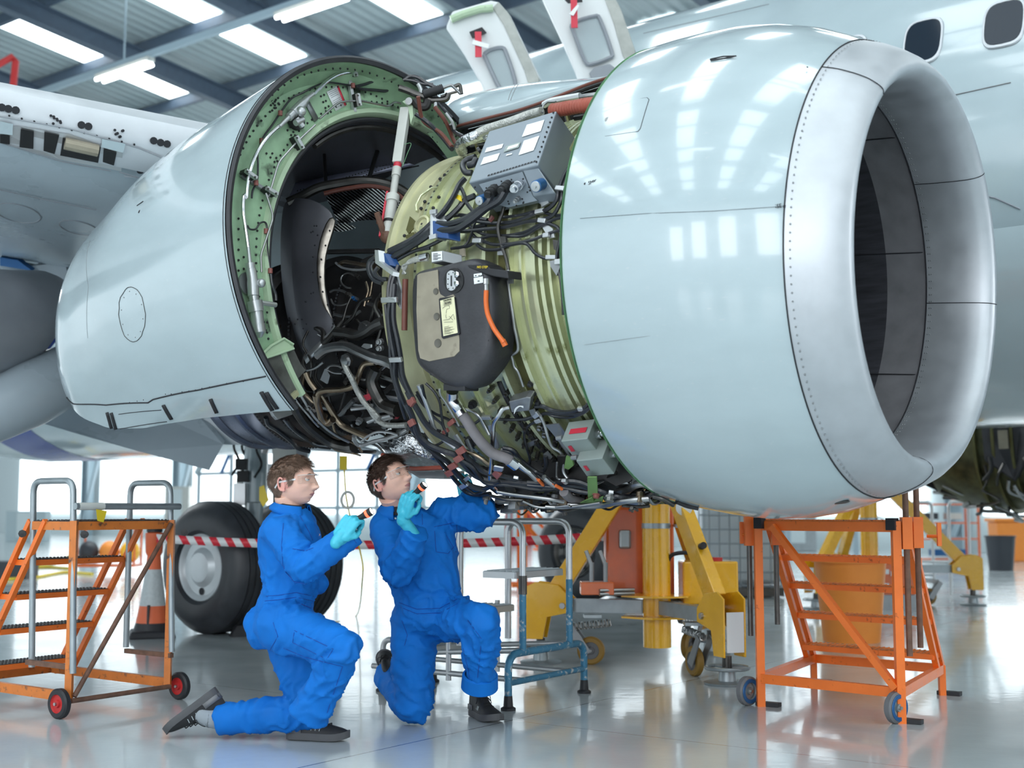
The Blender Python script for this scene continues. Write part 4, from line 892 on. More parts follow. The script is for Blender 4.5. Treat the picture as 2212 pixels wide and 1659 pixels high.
# orange hose
mb = MB(); mb.tube(spl([EC(x, y, 1.045) for x, y in cc('C', [(970, 400), (968, 520), (985, 640), (1040, 770), (1100, 860), (1145, 920)])]), .0108, 12); oh = mb.build('orange_hose', M['orange_hose'], ENG); oh['label'] = 'bright orange hose'
mb = MB(); P = [EC(x, y, 1.045) for x, y in cc('C', [(968, 285), (968, 340), (970, 345), (970, 400)])]; mb.tube(P, [.013, .013, .010, .010], 8); mb.build('hose_end', M['steel'], oh)
mb = MB(); P = [EC(x, y, 1.04) for x, y in cc('C', [(1130, 895), (1160, 955)])]; mb.tube(P, .013, 10); mb.build('hose_end', M['orange_hose'], oh)
# ---- braided pipe, red duct and silver elbow across the top
def erun(name, pts, rad, m, r=.95, k=6, n=8, parent=ENG, smooth=True, lab=None):
    P = [EC(p[0], p[1], p[2] if len(p) > 2 else r) for p in pts]; mb = MB(); mb.tube(spl(P, k) if smooth else fillet(P, .025), rad, n); o = mb.build(name, M[m], parent)
    if lab: o['label'] = lab
    return o
def crun(name, key, pts, wpx, m, r=.95, **k):
    q = cc(key, pts); return erun(name, q, wpx * .5 * 6.5 / 2800, m, r, **k)
braid = mat('braid', (.50, .50, .47), .4, .6, var=.2, vscale=60, bump=.5, bscale=120); M['braid'] = braid
M['foil'] = mat('foil', (.55, .56, .58), .25, 1.0, var=.3, vscale=30, bump=1.0, bscale=45)
crun('insulated_duct', 'H', [(1160, 225, 1.0), (1000, 270, 1.0), (800, 345, 1.0), (640, 395, 1.0), (480, 450, 1.0), (400, 490, 1.0)], 19, 'braid', n=14)
crun('foil_elbow', 'H', [(440, 490, .98), (330, 540, .98), (230, 590, .97), (185, 640, .95), (210, 700, .90)], 24, 'foil', n=14, lab='crinkled silver foil elbow')
crun('foil_elbow', 'H', [(500, 520, .93), (420, 540, .93), (330, 560, .93)], 22, 'foil', n=12)
mb = MB(); P = spl([EC(x, y, 1.02) for x, y in cc('H', [(1290, 215), (1450, 190), (1600, 165), (1760, 140), (1880, 125)])], 14); rads = [.030 + .0035 * math.sin(i * 2.2) for i in range(len(P))]; mb.tube(P, rads, 16); rd_ = mb.build('ribbed_duct', M['red_hose'], ENG, ang=180); rd_['label'] = 'red-brown ribbed hose'
crun('steel_duct', 'H', [(1640, 60, .98), (1720, 50, .98), (1850, 30, .98)], 14, 'steel')
crun('steel_duct', 'H', [(1560, 305, .95), (1650, 290, .95), (1760, 270, .95)], 11, 'black')
crun('steel_valve', 'H', [(1190, 150, .98), (1260, 110, .98), (1400, 80, .98), (1620, 40, .98)], 15, 'alu')
crun('return_pipe', 'H', [(1170, 240, 1.0), (1175, 170, 1.0), (1230, 120, 1.0), (1330, 110, 1.0)], 4, 'steel')
crun('black_elbow', 'H', [(330, 960, .96), (250, 950, .97), (220, 860, .97), (280, 800, .97), (370, 770, .97)], 13, 'cable', n=12)
crun('black_elbow', 'H', [(290, 870, .98), (350, 850, .98), (380, 800, .98)], 15, 'cable', n=12)
crun('black_elbow', 'H', [(400, 700, .98), (430, 680, .98)], 14, 'cable', n=12)
# ================================================================ harness, pipes and small boxes on the engine (all traced onto the case radius)
def cab(key, pts, w=6.5, m='cable', r=.93, name='cable', n=7, k=5): return crun(name, key, pts, w, m, r, n=n, k=k)
CAB = [
 # main pair from the control box plugs to the blue block
 ('B', [(1050, 430, 1.03), (1010, 520, 1.02), (900, 600, 1.0), (780, 680, .99), (620, 730, .98), (500, 725, .97)], 12),
 ('B', [(1190, 400, 1.03), (1130, 490, 1.02), (1000, 570, 1.01), (850, 690, 1.0), (700, 780, .99), (520, 800, .97)], 13),
 ('B', [(880, 440), (780, 490), (720, 560), (640, 640), (540, 720)], 11), ('B', [(780, 260, .97), (720, 330, .97), (650, 470, .97), (560, 600, .97), (470, 690, .96), (330, 820, .95), (180, 920, .95), (0, 1010, .95)], 11),
 ('B', [(440, 760, .96), (330, 860, .96), (200, 940, .95), (60, 1000, .95), (-60, 1090, .94)], 11), ('B', [(440, 820, .96), (330, 900, .96), (200, 980, .95), (60, 1060, .95), (-40, 1150, .93)], 10),
 ('B', [(560, 880), (400, 960), (250, 1010), (100, 1090), (20, 1150)], 7), ('B', [(420, 980), (300, 1000), (180, 1030), (60, 1110)], 5),
 # fan of cables to the right
 ('B', [(600, 650, .9), (760, 640, .9), (900, 700, .9), (1100, 720, .9), (1300, 700, .9), (1500, 620, .9), (1640, 570, .92), (1720, 480, .94), (1740, 380, .95), (1800, 220, .95), (1900, 60, .95), (1920, 0, .95)], 7),
 ('B', [(560, 800, .9), (800, 800, .9), (1000, 780, .9), (1200, 760, .9), (1400, 710, .9), (1540, 690, .9), (1680, 640, .91), (1760, 500, .93), (1780, 380, .94), (1840, 230, .95), (1930, 100, .95)], 7),
 ('B', [(860, 840, .89), (920, 880, .89), (1050, 850, .89), (1200, 850, .89), (1400, 810, .89), (1560, 730, .9), (1680, 740, .9), (1750, 800, .9), (1760, 950, .9), (1740, 1080, .9)], 6),
 ('B', [(820, 740, .89), (880, 790, .89), (1000, 840, .89), (1200, 850, .89), (1380, 850, .89), (1540, 760, .9), (1700, 680, .91), (1880, 640, .94)], 6),
 ('B', [(1170, 660, .9), (1340, 640, .9), (1520, 600, .9), (1700, 640, .9), (1880, 620, .94)], 5.5),
 ('B', [(640, 980, .9), (800, 960, .9), (920, 900, .9), (1080, 940, .9), (1260, 930, .9), (1440, 900, .9), (1600, 840, .9), (1740, 800, .9), (1890, 820, .95)], 6),
 ('B', [(900, 940, .9), (980, 990, .9), (1120, 990, .9), (1220, 950, .9), (1400, 930, .9), (1500, 1030, .9), (1600, 1080, .9), (1720, 1070, .9)], 6),
 ('B', [(1010, 560, .9), (880, 720, .9), (840, 850, .9), (780, 950, .9), (660, 980, .9)], 5), ('B', [(1000, 740, .89), (900, 760, .89), (820, 800, .89), (700, 800, .89)], 8),
 ('B', [(870, 610, .92), (800, 520, .93), (770, 430, .95), (740, 360, .96)], 7), ('B', [(740, 640, .9), (860, 660, .9), (960, 680, .9), (1010, 690, .9)], 8),
 # vertical harness by the cowl rim
 ('B', [(1860, 400, .96), (1850, 600, .95), (1800, 760, .94), (1780, 900, .93), (1760, 1080, .92), (1780, 1300, .92), (1800, 1500, .92), (1830, 1660, .92)], 6),
 ('B', [(1850, 430, .96), (1840, 620, .95), (1780, 800, .94), (1740, 950, .93), (1720, 1100, .92), (1760, 1300, .92), (1780, 1500, .92), (1790, 1660, .92)], 6),
 ('B', [(1880, 1000, .95), (1850, 1120, .94), (1860, 1300, .94), (1890, 1500, .94), (1910, 1660, .94)], 6),
 ('E', [(640, -1100, .94), (640, -800, .93), (640, -500, .93), (610, -250, .93), (640, 0, .94), (700, 100, .96)], 6),
 ('E', [(700, 90, .97), (740, 210, .97), (720, 300, .95), (640, 350, .92), (480, 390, .9), (300, 370, .89), (180, 320, .89), (90, 320, .89)], 8),
 ('E', [(790, 290, .97), (720, 350, .95), (600, 410, .92), (420, 410, .9), (240, 400, .89), (100, 440, .89), (-40, 480, .89)], 6.5),
 ('E', [(760, 320, .97), (660, 400, .93), (500, 450, .9), (340, 440, .89), (220, 400, .89)], 6),
 ('D', [(1420, 380, .89), (1250, 430, .89), (1000, 430, .89), (840, 410, .89), (740, 470, .9), (640, 515, .9), (500, 480, .9), (440, 430, .9), (300, 370, .91), (180, 280, .92), (100, 160, .93)], 5.5),
 ('D', [(1400, 450, .89), (1310, 510, .89), (1270, 600, .89), (1290, 720, .9), (1330, 850, .9), (1330, 930, .9)], 5),
 # bundle running down the left and along the belly
 ('C', [(60, 180, .95), (10, 330, .95), (0, 500, .95), (30, 700, .95), (60, 900, .95), (90, 1080, .95), (110, 1250, .95), (200, 1420, .95), (240, 1480, .96)], 9.5),
 ('C', [(100, 150, .97), (40, 330, .97), (20, 500, .97), (0, 650, .97), (20, 850, .97), (60, 1080, .97), (60, 1250, .97), (120, 1450, .97), (200, 1620, .97)], 9.5),
 ('C', [(60, 340, .98), (50, 500, .98), (50, 700, .98), (90, 900, .98), (120, 1080, .98), (140, 1250, .98), (200, 1400, .98), (250, 1500, .98)], 9.5),
 ('C', [(-30, 540, .96), (-10, 720, .96), (10, 900, .96), (20, 1080, .96), (40, 1250, .96), (90, 1420, .96), (130, 1560, .96), (170, 1680, .96)], 8),
 ('F', [(1040, 330, .95), (950, 290, .96), (905, 200, .97), (915, 120, .97), (970, 70, .97)], 9), ('F', [(1090, 290, .95), (1010, 280, .96), (970, 220, .97), (1000, 170, .97)], 8), ('F', [(1060, 310, .95), (960, 250, .97), (930, 170, .97), (960, 110, .97)], 6),
 ('D', [(0, 130, .98), (50, 230, .98), (110, 330, .98), (200, 480, .98), (300, 580, .98), (450, 660, .98), (580, 740, .98), (640, 840, .98), (740, 930, .98), (860, 1010, .98), (1060, 1050, .98), (1300, 1120, .98), (1500, 1140, .98), (1740, 1140, 1.0), (1900, 1160, 1.0), (2050, 1200, 1.02), (2200, 1250, 1.03)], 11),
 ('D', [(-10, 260, .99), (60, 420, .99), (110, 570, .99), (150, 640, .99), (250, 720, .99), (400, 780, .99), (520, 820, .99), (600, 900, .99), (720, 1030, .99), (860, 1090, .99), (1060, 1110, .99), (1300, 1130, .99), (1500, 1170, .99)], 12),
 ('D', [(20, 480, .98), (110, 610, .98), (200, 720, .98), (330, 820, .98), (440, 900, .98), (520, 1000, .98), (600, 1080, .98), (700, 1160, 1.0), (860, 1200, 1.0)], 11),
 ('D', [(180, 620, .96), (240, 740, .96), (360, 900, .96), (430, 980, .96), (500, 1070, .96), (560, 1140, .97), (640, 1220, .98), (760, 1250, .99), (900, 1240, 1.0)], 9),
 ('D', [(560, 860, 1.0), (700, 950, 1.0), (780, 1060, 1.0), (880, 1130, 1.0), (1100, 1140, 1.0), (1400, 1190, 1.0), (1700, 1180, 1.0), (1850, 1200, 1.0), (2000, 1240, 1.0), (2200, 1290, 1.02)], 9),
 ('D', [(600, 1100, 1.0), (700, 1180, 1.0), (800, 1190, 1.0), (900, 1150, 1.0), (1000, 1110, 1.0)], 7), ('D', [(620, 1160, 1.0), (740, 1240, 1.0), (880, 1180, 1.0), (980, 1130, 1.0)], 6),
 ('D', [(1020, 760, .94), (1120, 790, .94), (1200, 880, .94), (1320, 980, .95), (1440, 1060, .97), (1560, 1120, .98)], 10), ('D', [(1040, 740, .94), (1150, 770, .94), (1240, 880, .94), (1380, 990, .95), (1480, 1040, .97)], 8),
 ('D', [(200, 40, .95), (290, 130, .95), (350, 240, .95), (370, 380, .94), (390, 500, .94), (430, 590, .95), (400, 660, .96), (300, 715, .97), (200, 690, .98)], 5),
 ('D', [(100, 130, .95), (180, 270, .94), (280, 400, .94), (370, 480, .94), (400, 540, .94)], 5), ('D', [(160, 60, .96), (190, 200, .95), (240, 330, .94), (250, 430, .94), (240, 520, .95), (360, 560, .95)], 6),
 ('E', [(210, 910, .92), (220, 1000, .93), (200, 1080, .94), (140, 1100, .95)], 8),
 ('E', [(0, 1230, 1.0), (300, 1240, 1.0), (480, 1210, 1.0), (640, 1230, 1.0), (800, 1300, 1.02), (940, 1350, 1.03), (1150, 1400, 1.03), (1350, 1410, 1.03), (1500, 1360, 1.03), (1600, 1350, 1.03)], 10),
 ('E', [(0, 1260, 1.01), (400, 1290, 1.01), (640, 1340, 1.02), (860, 1370, 1.03), (1050, 1390, 1.04), (1250, 1420, 1.04), (1420, 1400, 1.04), (1560, 1340, 1.04), (1700, 1400, 1.05)], 9),
 ('A', [(1540, 540, .92), (1640, 610, .92), (1740, 710, .93), (1830, 820, .93)], 9), ('G', [(690, 480, .60), (710, 540, .60), (800, 600, .60), (900, 680, .60), (960, 740, .60), (1060, 770, .60)], 11),
 ('G', [(870, 500, .58), (930, 580, .58), (1020, 650, .58), (1120, 720, .58), (1240, 740, .58)], 9),
]
for c in CAB: cab(c[0], c[1], c[2] * 1.12)
# braided hose over the core and the burgundy hoses by the hinge
for pts, w in (([(1560, 400, .9), (1600, 590, .9), (1740, 690, .92), (1830, 800, .94)], 9), ([(1690, 480, .95), (1780, 600, .95), (1840, 740, .95), (1880, 800, .94)], 9)): crun('hose', 'A', pts, w, 'brown_fire')
crun('corrugated_sleeve', 'A', [(1820, 620, .98), (1850, 680, .97), (1920, 720, .97)], 9, 'cable', n=10)
crun('hose', 'A', [(1780, 530, .99), (1830, 600, .98), (1850, 660, .97)], 6, 'alu')
# strapped bronze clamps
def clamp(key, a, b, w, m, r, name='clamp', t=.016):
    q = cc(key, [a, b]); A_, B_ = EC(*q[0], r), EC(*q[1], r); mb = MB(); mb.bar(A_, B_, w * 6.5 / 2800, t, (A_ - EO).normalized()); return mb.build(name, M[m], ENG, smooth=False, bevel=.003)
for a in [('D', (30, 270), (70, 215), 14, .995), ('D', (20, 485), (75, 450), 14, 1.005), ('D', (545, 795), (620, 750), 14, .995), ('D', (520, 880), (590, 840), 13, 1.01), ('D', (455, 960), (530, 920), 13, .995), ('D', (425, 1030), (490, 1000), 13, .98), ('D', (955, 1050), (995, 1000), 16, .99), ('B', (1030, 700), (1070, 650), 9, .91), ('C', (190, 1520), (260, 1500), 12, .99), ('D', (450, 490), (510, 440), 10, .93), ('D', (390, 580), (440, 545), 9, .94), ('E', (650, 90), (720, 60), 12, .97), ('B', (1845, 290), (1885, 270), 11, .97)]: clamp(a[0], a[1], a[2], a[3], 'clamp_red', a[4])
for a in [('B', (1710, 360), (1800, 370), 9, .96), ('B', (1500, 610), (1590, 590), 9, .91), ('B', (1530, 690), (1610, 700), 9, .91), ('B', (1580, 850), (1640, 840), 9, .91), ('B', (1610, 1070), (1720, 1070), 8, .91), ('B', (1700, 1120), (1800, 1110), 10, .94), ('B', (860, 900), (950, 900), 9, .91), ('E', (600, 350), (670, 350), 9, .93), ('E', (70, 440), (130, 400), 11, .9), ('E', (90, 500), (160, 480), 9, .9), ('D', (810, 410), (910, 410), 9, .91), ('D', (1155, 1060), (1210, 1070), 10, .995), ('D', (1680, 1115), (1735, 1125), 10, .995), ('E', (415, 1215), (470, 1215), 14, 1.01), ('E', (965, 1340), (1025, 1350), 14, 1.04), ('C', (0, 490), (70, 500), 10, .99), ('C', (10, 1095), (130, 1090), 10, .99), ('F', (1035, 500), (1190, 495), 11, .99), ('D', (580, 1170), (650, 1130), 10, 1.0), ('D', (600, 1110), (680, 1050), 8, .99)]: clamp(a[0], a[1], a[2], a[3], 'alu', a[4])
# blue spacer block and blue bracket
q = cc('B', [(430, 690), (600, 720), (605, 880), (440, 860)]); P = [EC(x, y, .985) for x, y in q]; nn = (P[0] - EO).normalized(); mb = MB(); mb.prism(P, nn * -.06); mb.build('harness_block', M['blue_clamp'], ENG, smooth=False, bevel=.004)
mb = MB(); q = cc('B', [(425, 610), (490, 600), (490, 850), (420, 870)]); P = [EC(x, y, .99) for x, y in q]; mb.prism([P[0], lerp(P[0], P[1], .25), lerp(P[3], P[2], .25), P[3]], nn * -.07); mb.bar(P[0], P[1], .012, .02); mb.bar(P[3], P[2] , .012, .02); mb.build('block_frame', M['alu'], ENG, smooth=False)
mb = MB(); q = cc('F', [(965, 0), (1000, 0), (1010, 110), (1150, 215), (1140, 255), (970, 130)]); P = [EC(x, y, 1.0) for x, y in q]; mb.prism(P, nn * -.03); mb.build('angle_bracket', M['alu'], ENG, smooth=False)
mb = MB(); q = cc('F', [(1000, 40), (1060, 30), (1120, 150), (1060, 170)]); P = [EC(x, y, .98) for x, y in q]; mb.prism(P, nn * -.05); mb.build('harness_block', M['blue_clamp'], ENG, smooth=False)
mb = MB(); q = cc('F', [(1140, 200), (1180, 240), (1230, 420), (1225, 590), (1190, 540), (1165, 400)]); P = [EC(x, y, .96) for x, y in q]; mb.prism(P, nn * -.01); mb.build('angle_bracket', M['bracket'], ENG, smooth=False)
# igniter box above the tank with its plate and braided leads
q = cc('B', [(430, 1010), (550, 1000), (555, 1110), (435, 1130)]); P = [EC(x, y, 1.0) for x, y in q]; ib = facebox('ignition_box', P, -nn * .09, 'bracket', ENG, .003)
mb = MB(); q = cc('B', [(442, 1020), (545, 1008), (548, 1100), (445, 1118)]); mb.prism([EC(x, y, 1.003) for x, y in q], nn * .002); mb.build('data_plate', M['label_white'], ib, smooth=False)
mb = MB()
for k in range(5): a, b = cc('B', [(452, 1035 + k * 15), (500 + 30 * (k % 2), 1030 + k * 15)]); mb.bar(EC(*a, 1.007), EC(*b, 1.007), .0025, .001, nn)
mb.build('plate_print', M['ink'], ib)
for i in range(4): crun('braided_lead', 'B', [(400, 1050 + i * 16, .99), (300, 1065 + i * 14, .98), (200 - i * 5, 1110 + i * 10, .97), (150 - i * 14 + 30, 1170, .96), (140 + i * 12, 1240, .95)], 5, 'braid')
mb = MB(); P = [EC(x, y, .99) for x, y in cc('B', [(325, 1075), (400, 1055)])]; mb.tube(P, .016, 10); mb.build('lead_end', M['chrome'], ENG)
# steel lines on the case
LINES = [('B', [(1190, 500, .94), (1160, 620, .93), (1125, 720, .92), (1120, 800, .91), (1150, 930, .9), (1200, 1080, .9), (1225, 1200, .9)], 7, 'steel_dark'), ('B', [(1225, 1200, .9), (1220, 1300, .9), (1240, 1500, .89), (1262, 1660, .89)], 5, 'steel'),
 ('C', [(1185, 200, .9), (1195, 400, .9), (1230, 620, .9), (1250, 770, .9), (1275, 880, .9), (1285, 990, .9), (1230, 1040, .9), (1100, 1100, .9), (980, 1160, .9)], 6.5, 'steel'),
 ('C', [(1150, 950, .92), (1190, 1010, .91), (1230, 1080, .9), (1250, 1160, .9), (1290, 1220, .9), (1340, 1360, .9)], 5, 'steel'),
 ('E', [(150, 430, .91), (200, 540, .91), (240, 680, .92), (290, 800, .92), (380, 860, .92), (430, 930, .92), (430, 1030, .93), (430, 1110, .95), (490, 1200, .98)], 6, 'alu'),
 ('E', [(350, 990, .93), (345, 1150, .95), (370, 1190, .98), (430, 1200, .98)], 4, 'alu'),
 ('D', [(600, 320, .89), (700, 340, .89), (780, 400, .9), (840, 500, .91), (890, 600, .93)], 7, 'steel'), ('D', [(350, 100, .93), (360, 170, .93), (430, 270, .92), (560, 500, .91)], 5, 'alu'),
 ('D', [(1110, 300, .91), (1040, 320, .92), (1000, 380, .93), (940, 470, .94), (930, 600, .95), (920, 750, .96), (910, 900, .97), (900, 1100, .99), (980, 1210, 1.0)], 9, 'chrome'),
 ('D', [(120, 60, .96), (200, 250, .95), (260, 420, .95), (290, 520, .95), (360, 620, .96), (520, 740, .97)], 9, 'alu'),
 ('D', [(640, 780, .95), (760, 830, .96), (860, 900, .97), (960, 980, .97), (1060, 1050, .97)], 9, 'steel_warm'),
 ('F', [(590, 820, .56), (700, 830, .58), (800, 850, .6), (900, 810, .64), (980, 750, .7), (1070, 710, .76)], 25, 'steel_dark'),
 ('F', [(400, 1050, .62), (500, 980, .64), (680, 960, .66), (820, 1020, .68), (960, 1080, .72), (1100, 1120, .78), (1200, 1180, .8)], 22, 'steel'),
 ('F', [(650, 1090, .68), (680, 1180, .7), (740, 1290, .7), (800, 1420, .7), (870, 1530, .72), (960, 1620, .74), (1010, 1680, .76)], 13, 'braid'), ('G', [(1560, 380, .72), (1620, 480, .74), (1700, 540, .76), (1800, 550, .78), (1890, 545, .8)], 12, 'braid'),
 ('F', [(960, 1120, .62), (860, 1140, .64), (810, 1240, .66), (760, 1350, .66), (640, 1390, .66), (480, 1400, .66), (410, 1430, .66), (400, 1520, .66), (430, 1680, .66)], 13, 'steel_warm'),
 ('G', [(1115, 290, .66), (1140, 400, .66), (1180, 500, .66), (1220, 530, .66), (1260, 500, .66)], 16, 'steel_warm'), ('F', [(280, 1220, .64), (320, 1310, .64), (380, 1390, .64)], 13, 'steel_warm'),
 ('F', [(980, 1190, .6), (940, 1300, .62), (980, 1420, .64), (1060, 1540, .66), (1200, 1600, .7)], 30, 'steel_dark'), ('G', [(1160, 290, .62), (1250, 430, .62), (1330, 540, .64), (1440, 600, .66), (1560, 650, .68)], 14, 'steel_warm'),
 ('G', [(930, 350, .6), (960, 430, .6), (1030, 530, .6), (1130, 620, .6), (1250, 700, .61), (1380, 735, .63), (1440, 735, .64)], 26, 'steel_dark'), ('G', [(1440, 640, .66), (1450, 690, .66), (1500, 720, .66), (1600, 690, .66), (1720, 660, .67), (1830, 620, .7), (1900, 580, .74)], 10, 'alu'),
 ('G', [(1500, 690, .7), (1560, 640, .7), (1640, 605, .7), (1740, 610, .7), (1820, 630, .72)], 6, 'alu'), ('G', [(940, 200, .64), (990, 290, .64), (1050, 390, .64), (1110, 480, .64), (1200, 570, .64), (1300, 640, .64), (1400, 690, .64)], 8, 'steel'),
 ('G', [(900, 250, .63), (960, 350, .63), (1060, 470, .63), (1140, 560, .63)], 6, 'steel'), ('G', [(840, 500, .58), (900, 570, .58), (1000, 650, .58), (1120, 710, .58), (1220, 725, .58)], 6, 'steel'),
 ('G', [(1205, 70, .66), (1240, 40, .66), (1300, 40, .66), (1340, 60, .66)], 5, 'steel'), ('G', [(1210, 70, .66), (1270, 100, .66), (1340, 105, .66)], 5, 'steel'), ('G', [(1040, 80, .64), (1110, 60, .64), (1180, 10, .64)], 6, 'steel'),
 ('F', [(520, 420, .55), (570, 400, .55), (650, 410, .56), (720, 450, .56), (800, 490, .57)], 6, 'steel'), ('F', [(770, 260, .56), (700, 230, .56), (640, 260, .56), (630, 320, .56), (680, 370, .56), (730, 380, .56)], 4, 'steel'),
 ('F', [(670, 740, .56), (750, 660, .57), (800, 560, .58), (860, 500, .6), (950, 470, .62)], 8, 'steel_dark'), ('F', [(560, 640, .55), (650, 660, .55), (740, 660, .56), (820, 610, .57)], 7, 'steel'), ('F', [(580, 130, .56), (650, 180, .57), (780, 200, .58), (900, 190, .6)], 6, 'alu'),
 ('F', [(610, 150, .56), (660, 120, .57), (740, 130, .58), (860, 150, .6), (960, 160, .62)], 10, 'steel_warm'), ('F', [(530, 490, .55), (560, 540, .55), (640, 550, .55), (700, 530, .56)], 4, 'steel'), ('F', [(500, 20, .58), (700, 15, .6), (1000, 10, .64)], 12, 'core_dark'),
 ('F', [(730, 470, .57), (690, 560, .57), (650, 700, .57)], 5, 'steel_dark'), ('F', [(880, 320, .6), (900, 400, .6), (880, 480, .6), (860, 560, .6)], 6, 'steel_warm'), ('F', [(940, 320, .6), (925, 420, .6), (900, 520, .6)], 5, 'steel_warm'),
 ('G', [(1420, 410, .66), (1500, 400, .66), (1560, 390, .67), (1590, 380, .68)], 9, 'alu'), ('G', [(1560, 520, .68), (1640, 490, .68), (1760, 465, .7)], 9, 'alu'), ('G', [(1620, 520, .68), (1700, 500, .69), (1780, 480, .7)], 7, 'steel'),
 # belly lines
 ('D', [(980, 1220, 1.03), (1150, 1250, 1.04), (1400, 1280, 1.05), (1560, 1300, 1.05), (1700, 1330, 1.05)], 9, 'steel'), ('D', [(900, 1260, 1.02), (1060, 1300, 1.05), (1250, 1310, 1.05)], 7, 'steel_dark'), ('D', [(1250, 1320, 1.06), (1400, 1380, 1.07), (1550, 1390, 1.07), (1760, 1370, 1.07)], 6, 'steel'),
 ('D', [(1300, 1300, 1.05), (1330, 1350, 1.06), (1400, 1390, 1.06)], 5, 'steel_dark'), ('D', [(1500, 1380, 1.07), (1700, 1390, 1.07), (1900, 1370, 1.07), (2100, 1340, 1.07)], 8, 'steel'),
 ('E', [(1080, 1340, 1.0), (1200, 1310, 1.0), (1300, 1250, 1.0), (1420, 1240, 1.0)], 16, 'steel'), ('E', [(1080, 1225, .98), (1300, 1225, .98)], 10, 'steel'), ('E', [(480, 1500, 1.06), (700, 1510, 1.06), (900, 1500, 1.06), (1050, 1470, 1.06), (1250, 1440, 1.06), (1450, 1420, 1.05)], 13, 'steel'),
 ('E', [(1130, 1500, 1.07), (1300, 1520, 1.07), (1450, 1510, 1.07)], 7, 'steel_dark'), ('E', [(1500, 1400, 1.07), (1620, 1430, 1.08), (1740, 1500, 1.09)], 9, 'steel_dark'), ('E', [(1780, 1450, 1.07), (1900, 1500, 1.08), (2040, 1530, 1.09)], 12, 'rubber'),
 ('E', [(1220, 1560, 1.08), (1270, 1540, 1.08), (1310, 1560, 1.08)], 6, 'steel_dark'), ('E', [(1240, 1530, 1.08), (1250, 1570, 1.08)], 7, 'steel_dark'),
]
for key, pts, w, m in LINES: crun('pipe', key, pts, w, m, .6, n=10)
# purple-grey fire sleeved drain hose below the tank
crun('sleeved_hose', 'D', [(560, 330, .97), (640, 440, .98), (720, 570, .99), (820, 700, 1.0), (930, 800, 1.0), (1060, 850, 1.0), (1120, 880, 1.0)], 22, 'firesleeve', n=14, lab='grey-mauve sleeved hose')
P = [EC(*p[:2], p[2]) for p in cc('D', [(490, 130, .96), (490, 220, .96), (530, 280, .97), (560, 330, .97), (600, 390, .98)])]; mb = MB(); mb.tube(spl(P, 5), .028, 14); mb.build('elbow_pipe', M['chrome'], ENG)
P = [EC(*p[:2], p[2]) for p in cc('D', [(1110, 870, 1.0), (1150, 900, 1.0), (1190, 930, 1.0)])]; mb = MB(); mb.tube(P, .031, 14); mb.build('hose_ferrule', M['chrome'], ENG)
crun('pipe', 'D', [(1190, 900, 1.0), (1260, 960, 1.0), (1330, 1010, 1.0), (1400, 1080, 1.0)], 14, 'chrome', n=12); crun('pipe', 'D', [(1480, 1060, 1.02), (1540, 1110, 1.02), (1600, 1150, 1.02)], 12, 'chrome', n=12)
crun('orange_cap', 'D', [(1425, 1090, 1.01), (1475, 1145, 1.01)], 7, 'orange_hose', n=8); crun('orange_cap', 'D', [(1610, 1150, 1.03), (1680, 1190, 1.03)], 7, 'orange_hose', n=8)
crun('sleeved_hose', 'D', [(1720, 1210, 1.0), (1780, 1270, 1.0), (1860, 1320, 1.0), (1980, 1310, 1.0)], 24, 'brown_fire', n=14); crun('hose_ferrule', 'D', [(1735, 1225, 1.01), (1770, 1260, 1.01)], 25, 'chrome', n=14)
crun('purple_pipe', 'E', [(430, 1340, 1.03), (520, 1420, 1.03), (640, 1460, 1.03)], 20, 'firesleeve', n=12)
# green tie strap and its bow
for q in ([(1960, 1050), (2060, 1050), (2080, 1360), (1970, 1370)], [(1860, 1380), (1880, 1330), (2010, 1270), (2030, 1310), (1960, 1370)], [(1960, 1370), (2040, 1300), (2130, 1260), (2120, 1330), (2060, 1360)]):
    mb = MB(); P = [EC(x, y, 1.045) for x, y in cc('D', q)]; mb.prism(P, (P[0] - EO).normalized() * .006); mb.build('green_strap', M['green_strap'], ENG, smooth=False)
mb = MB(); P = [EC(x, y, .95) for x, y in cc('E', [(470, 900), (540, 940), (560, 1010), (500, 1060), (445, 1040)])]; mb.prism(P, (P[0] - EO).normalized() * .008); mb.build('green_bracket', M['green_strap'], ENG, smooth=False)
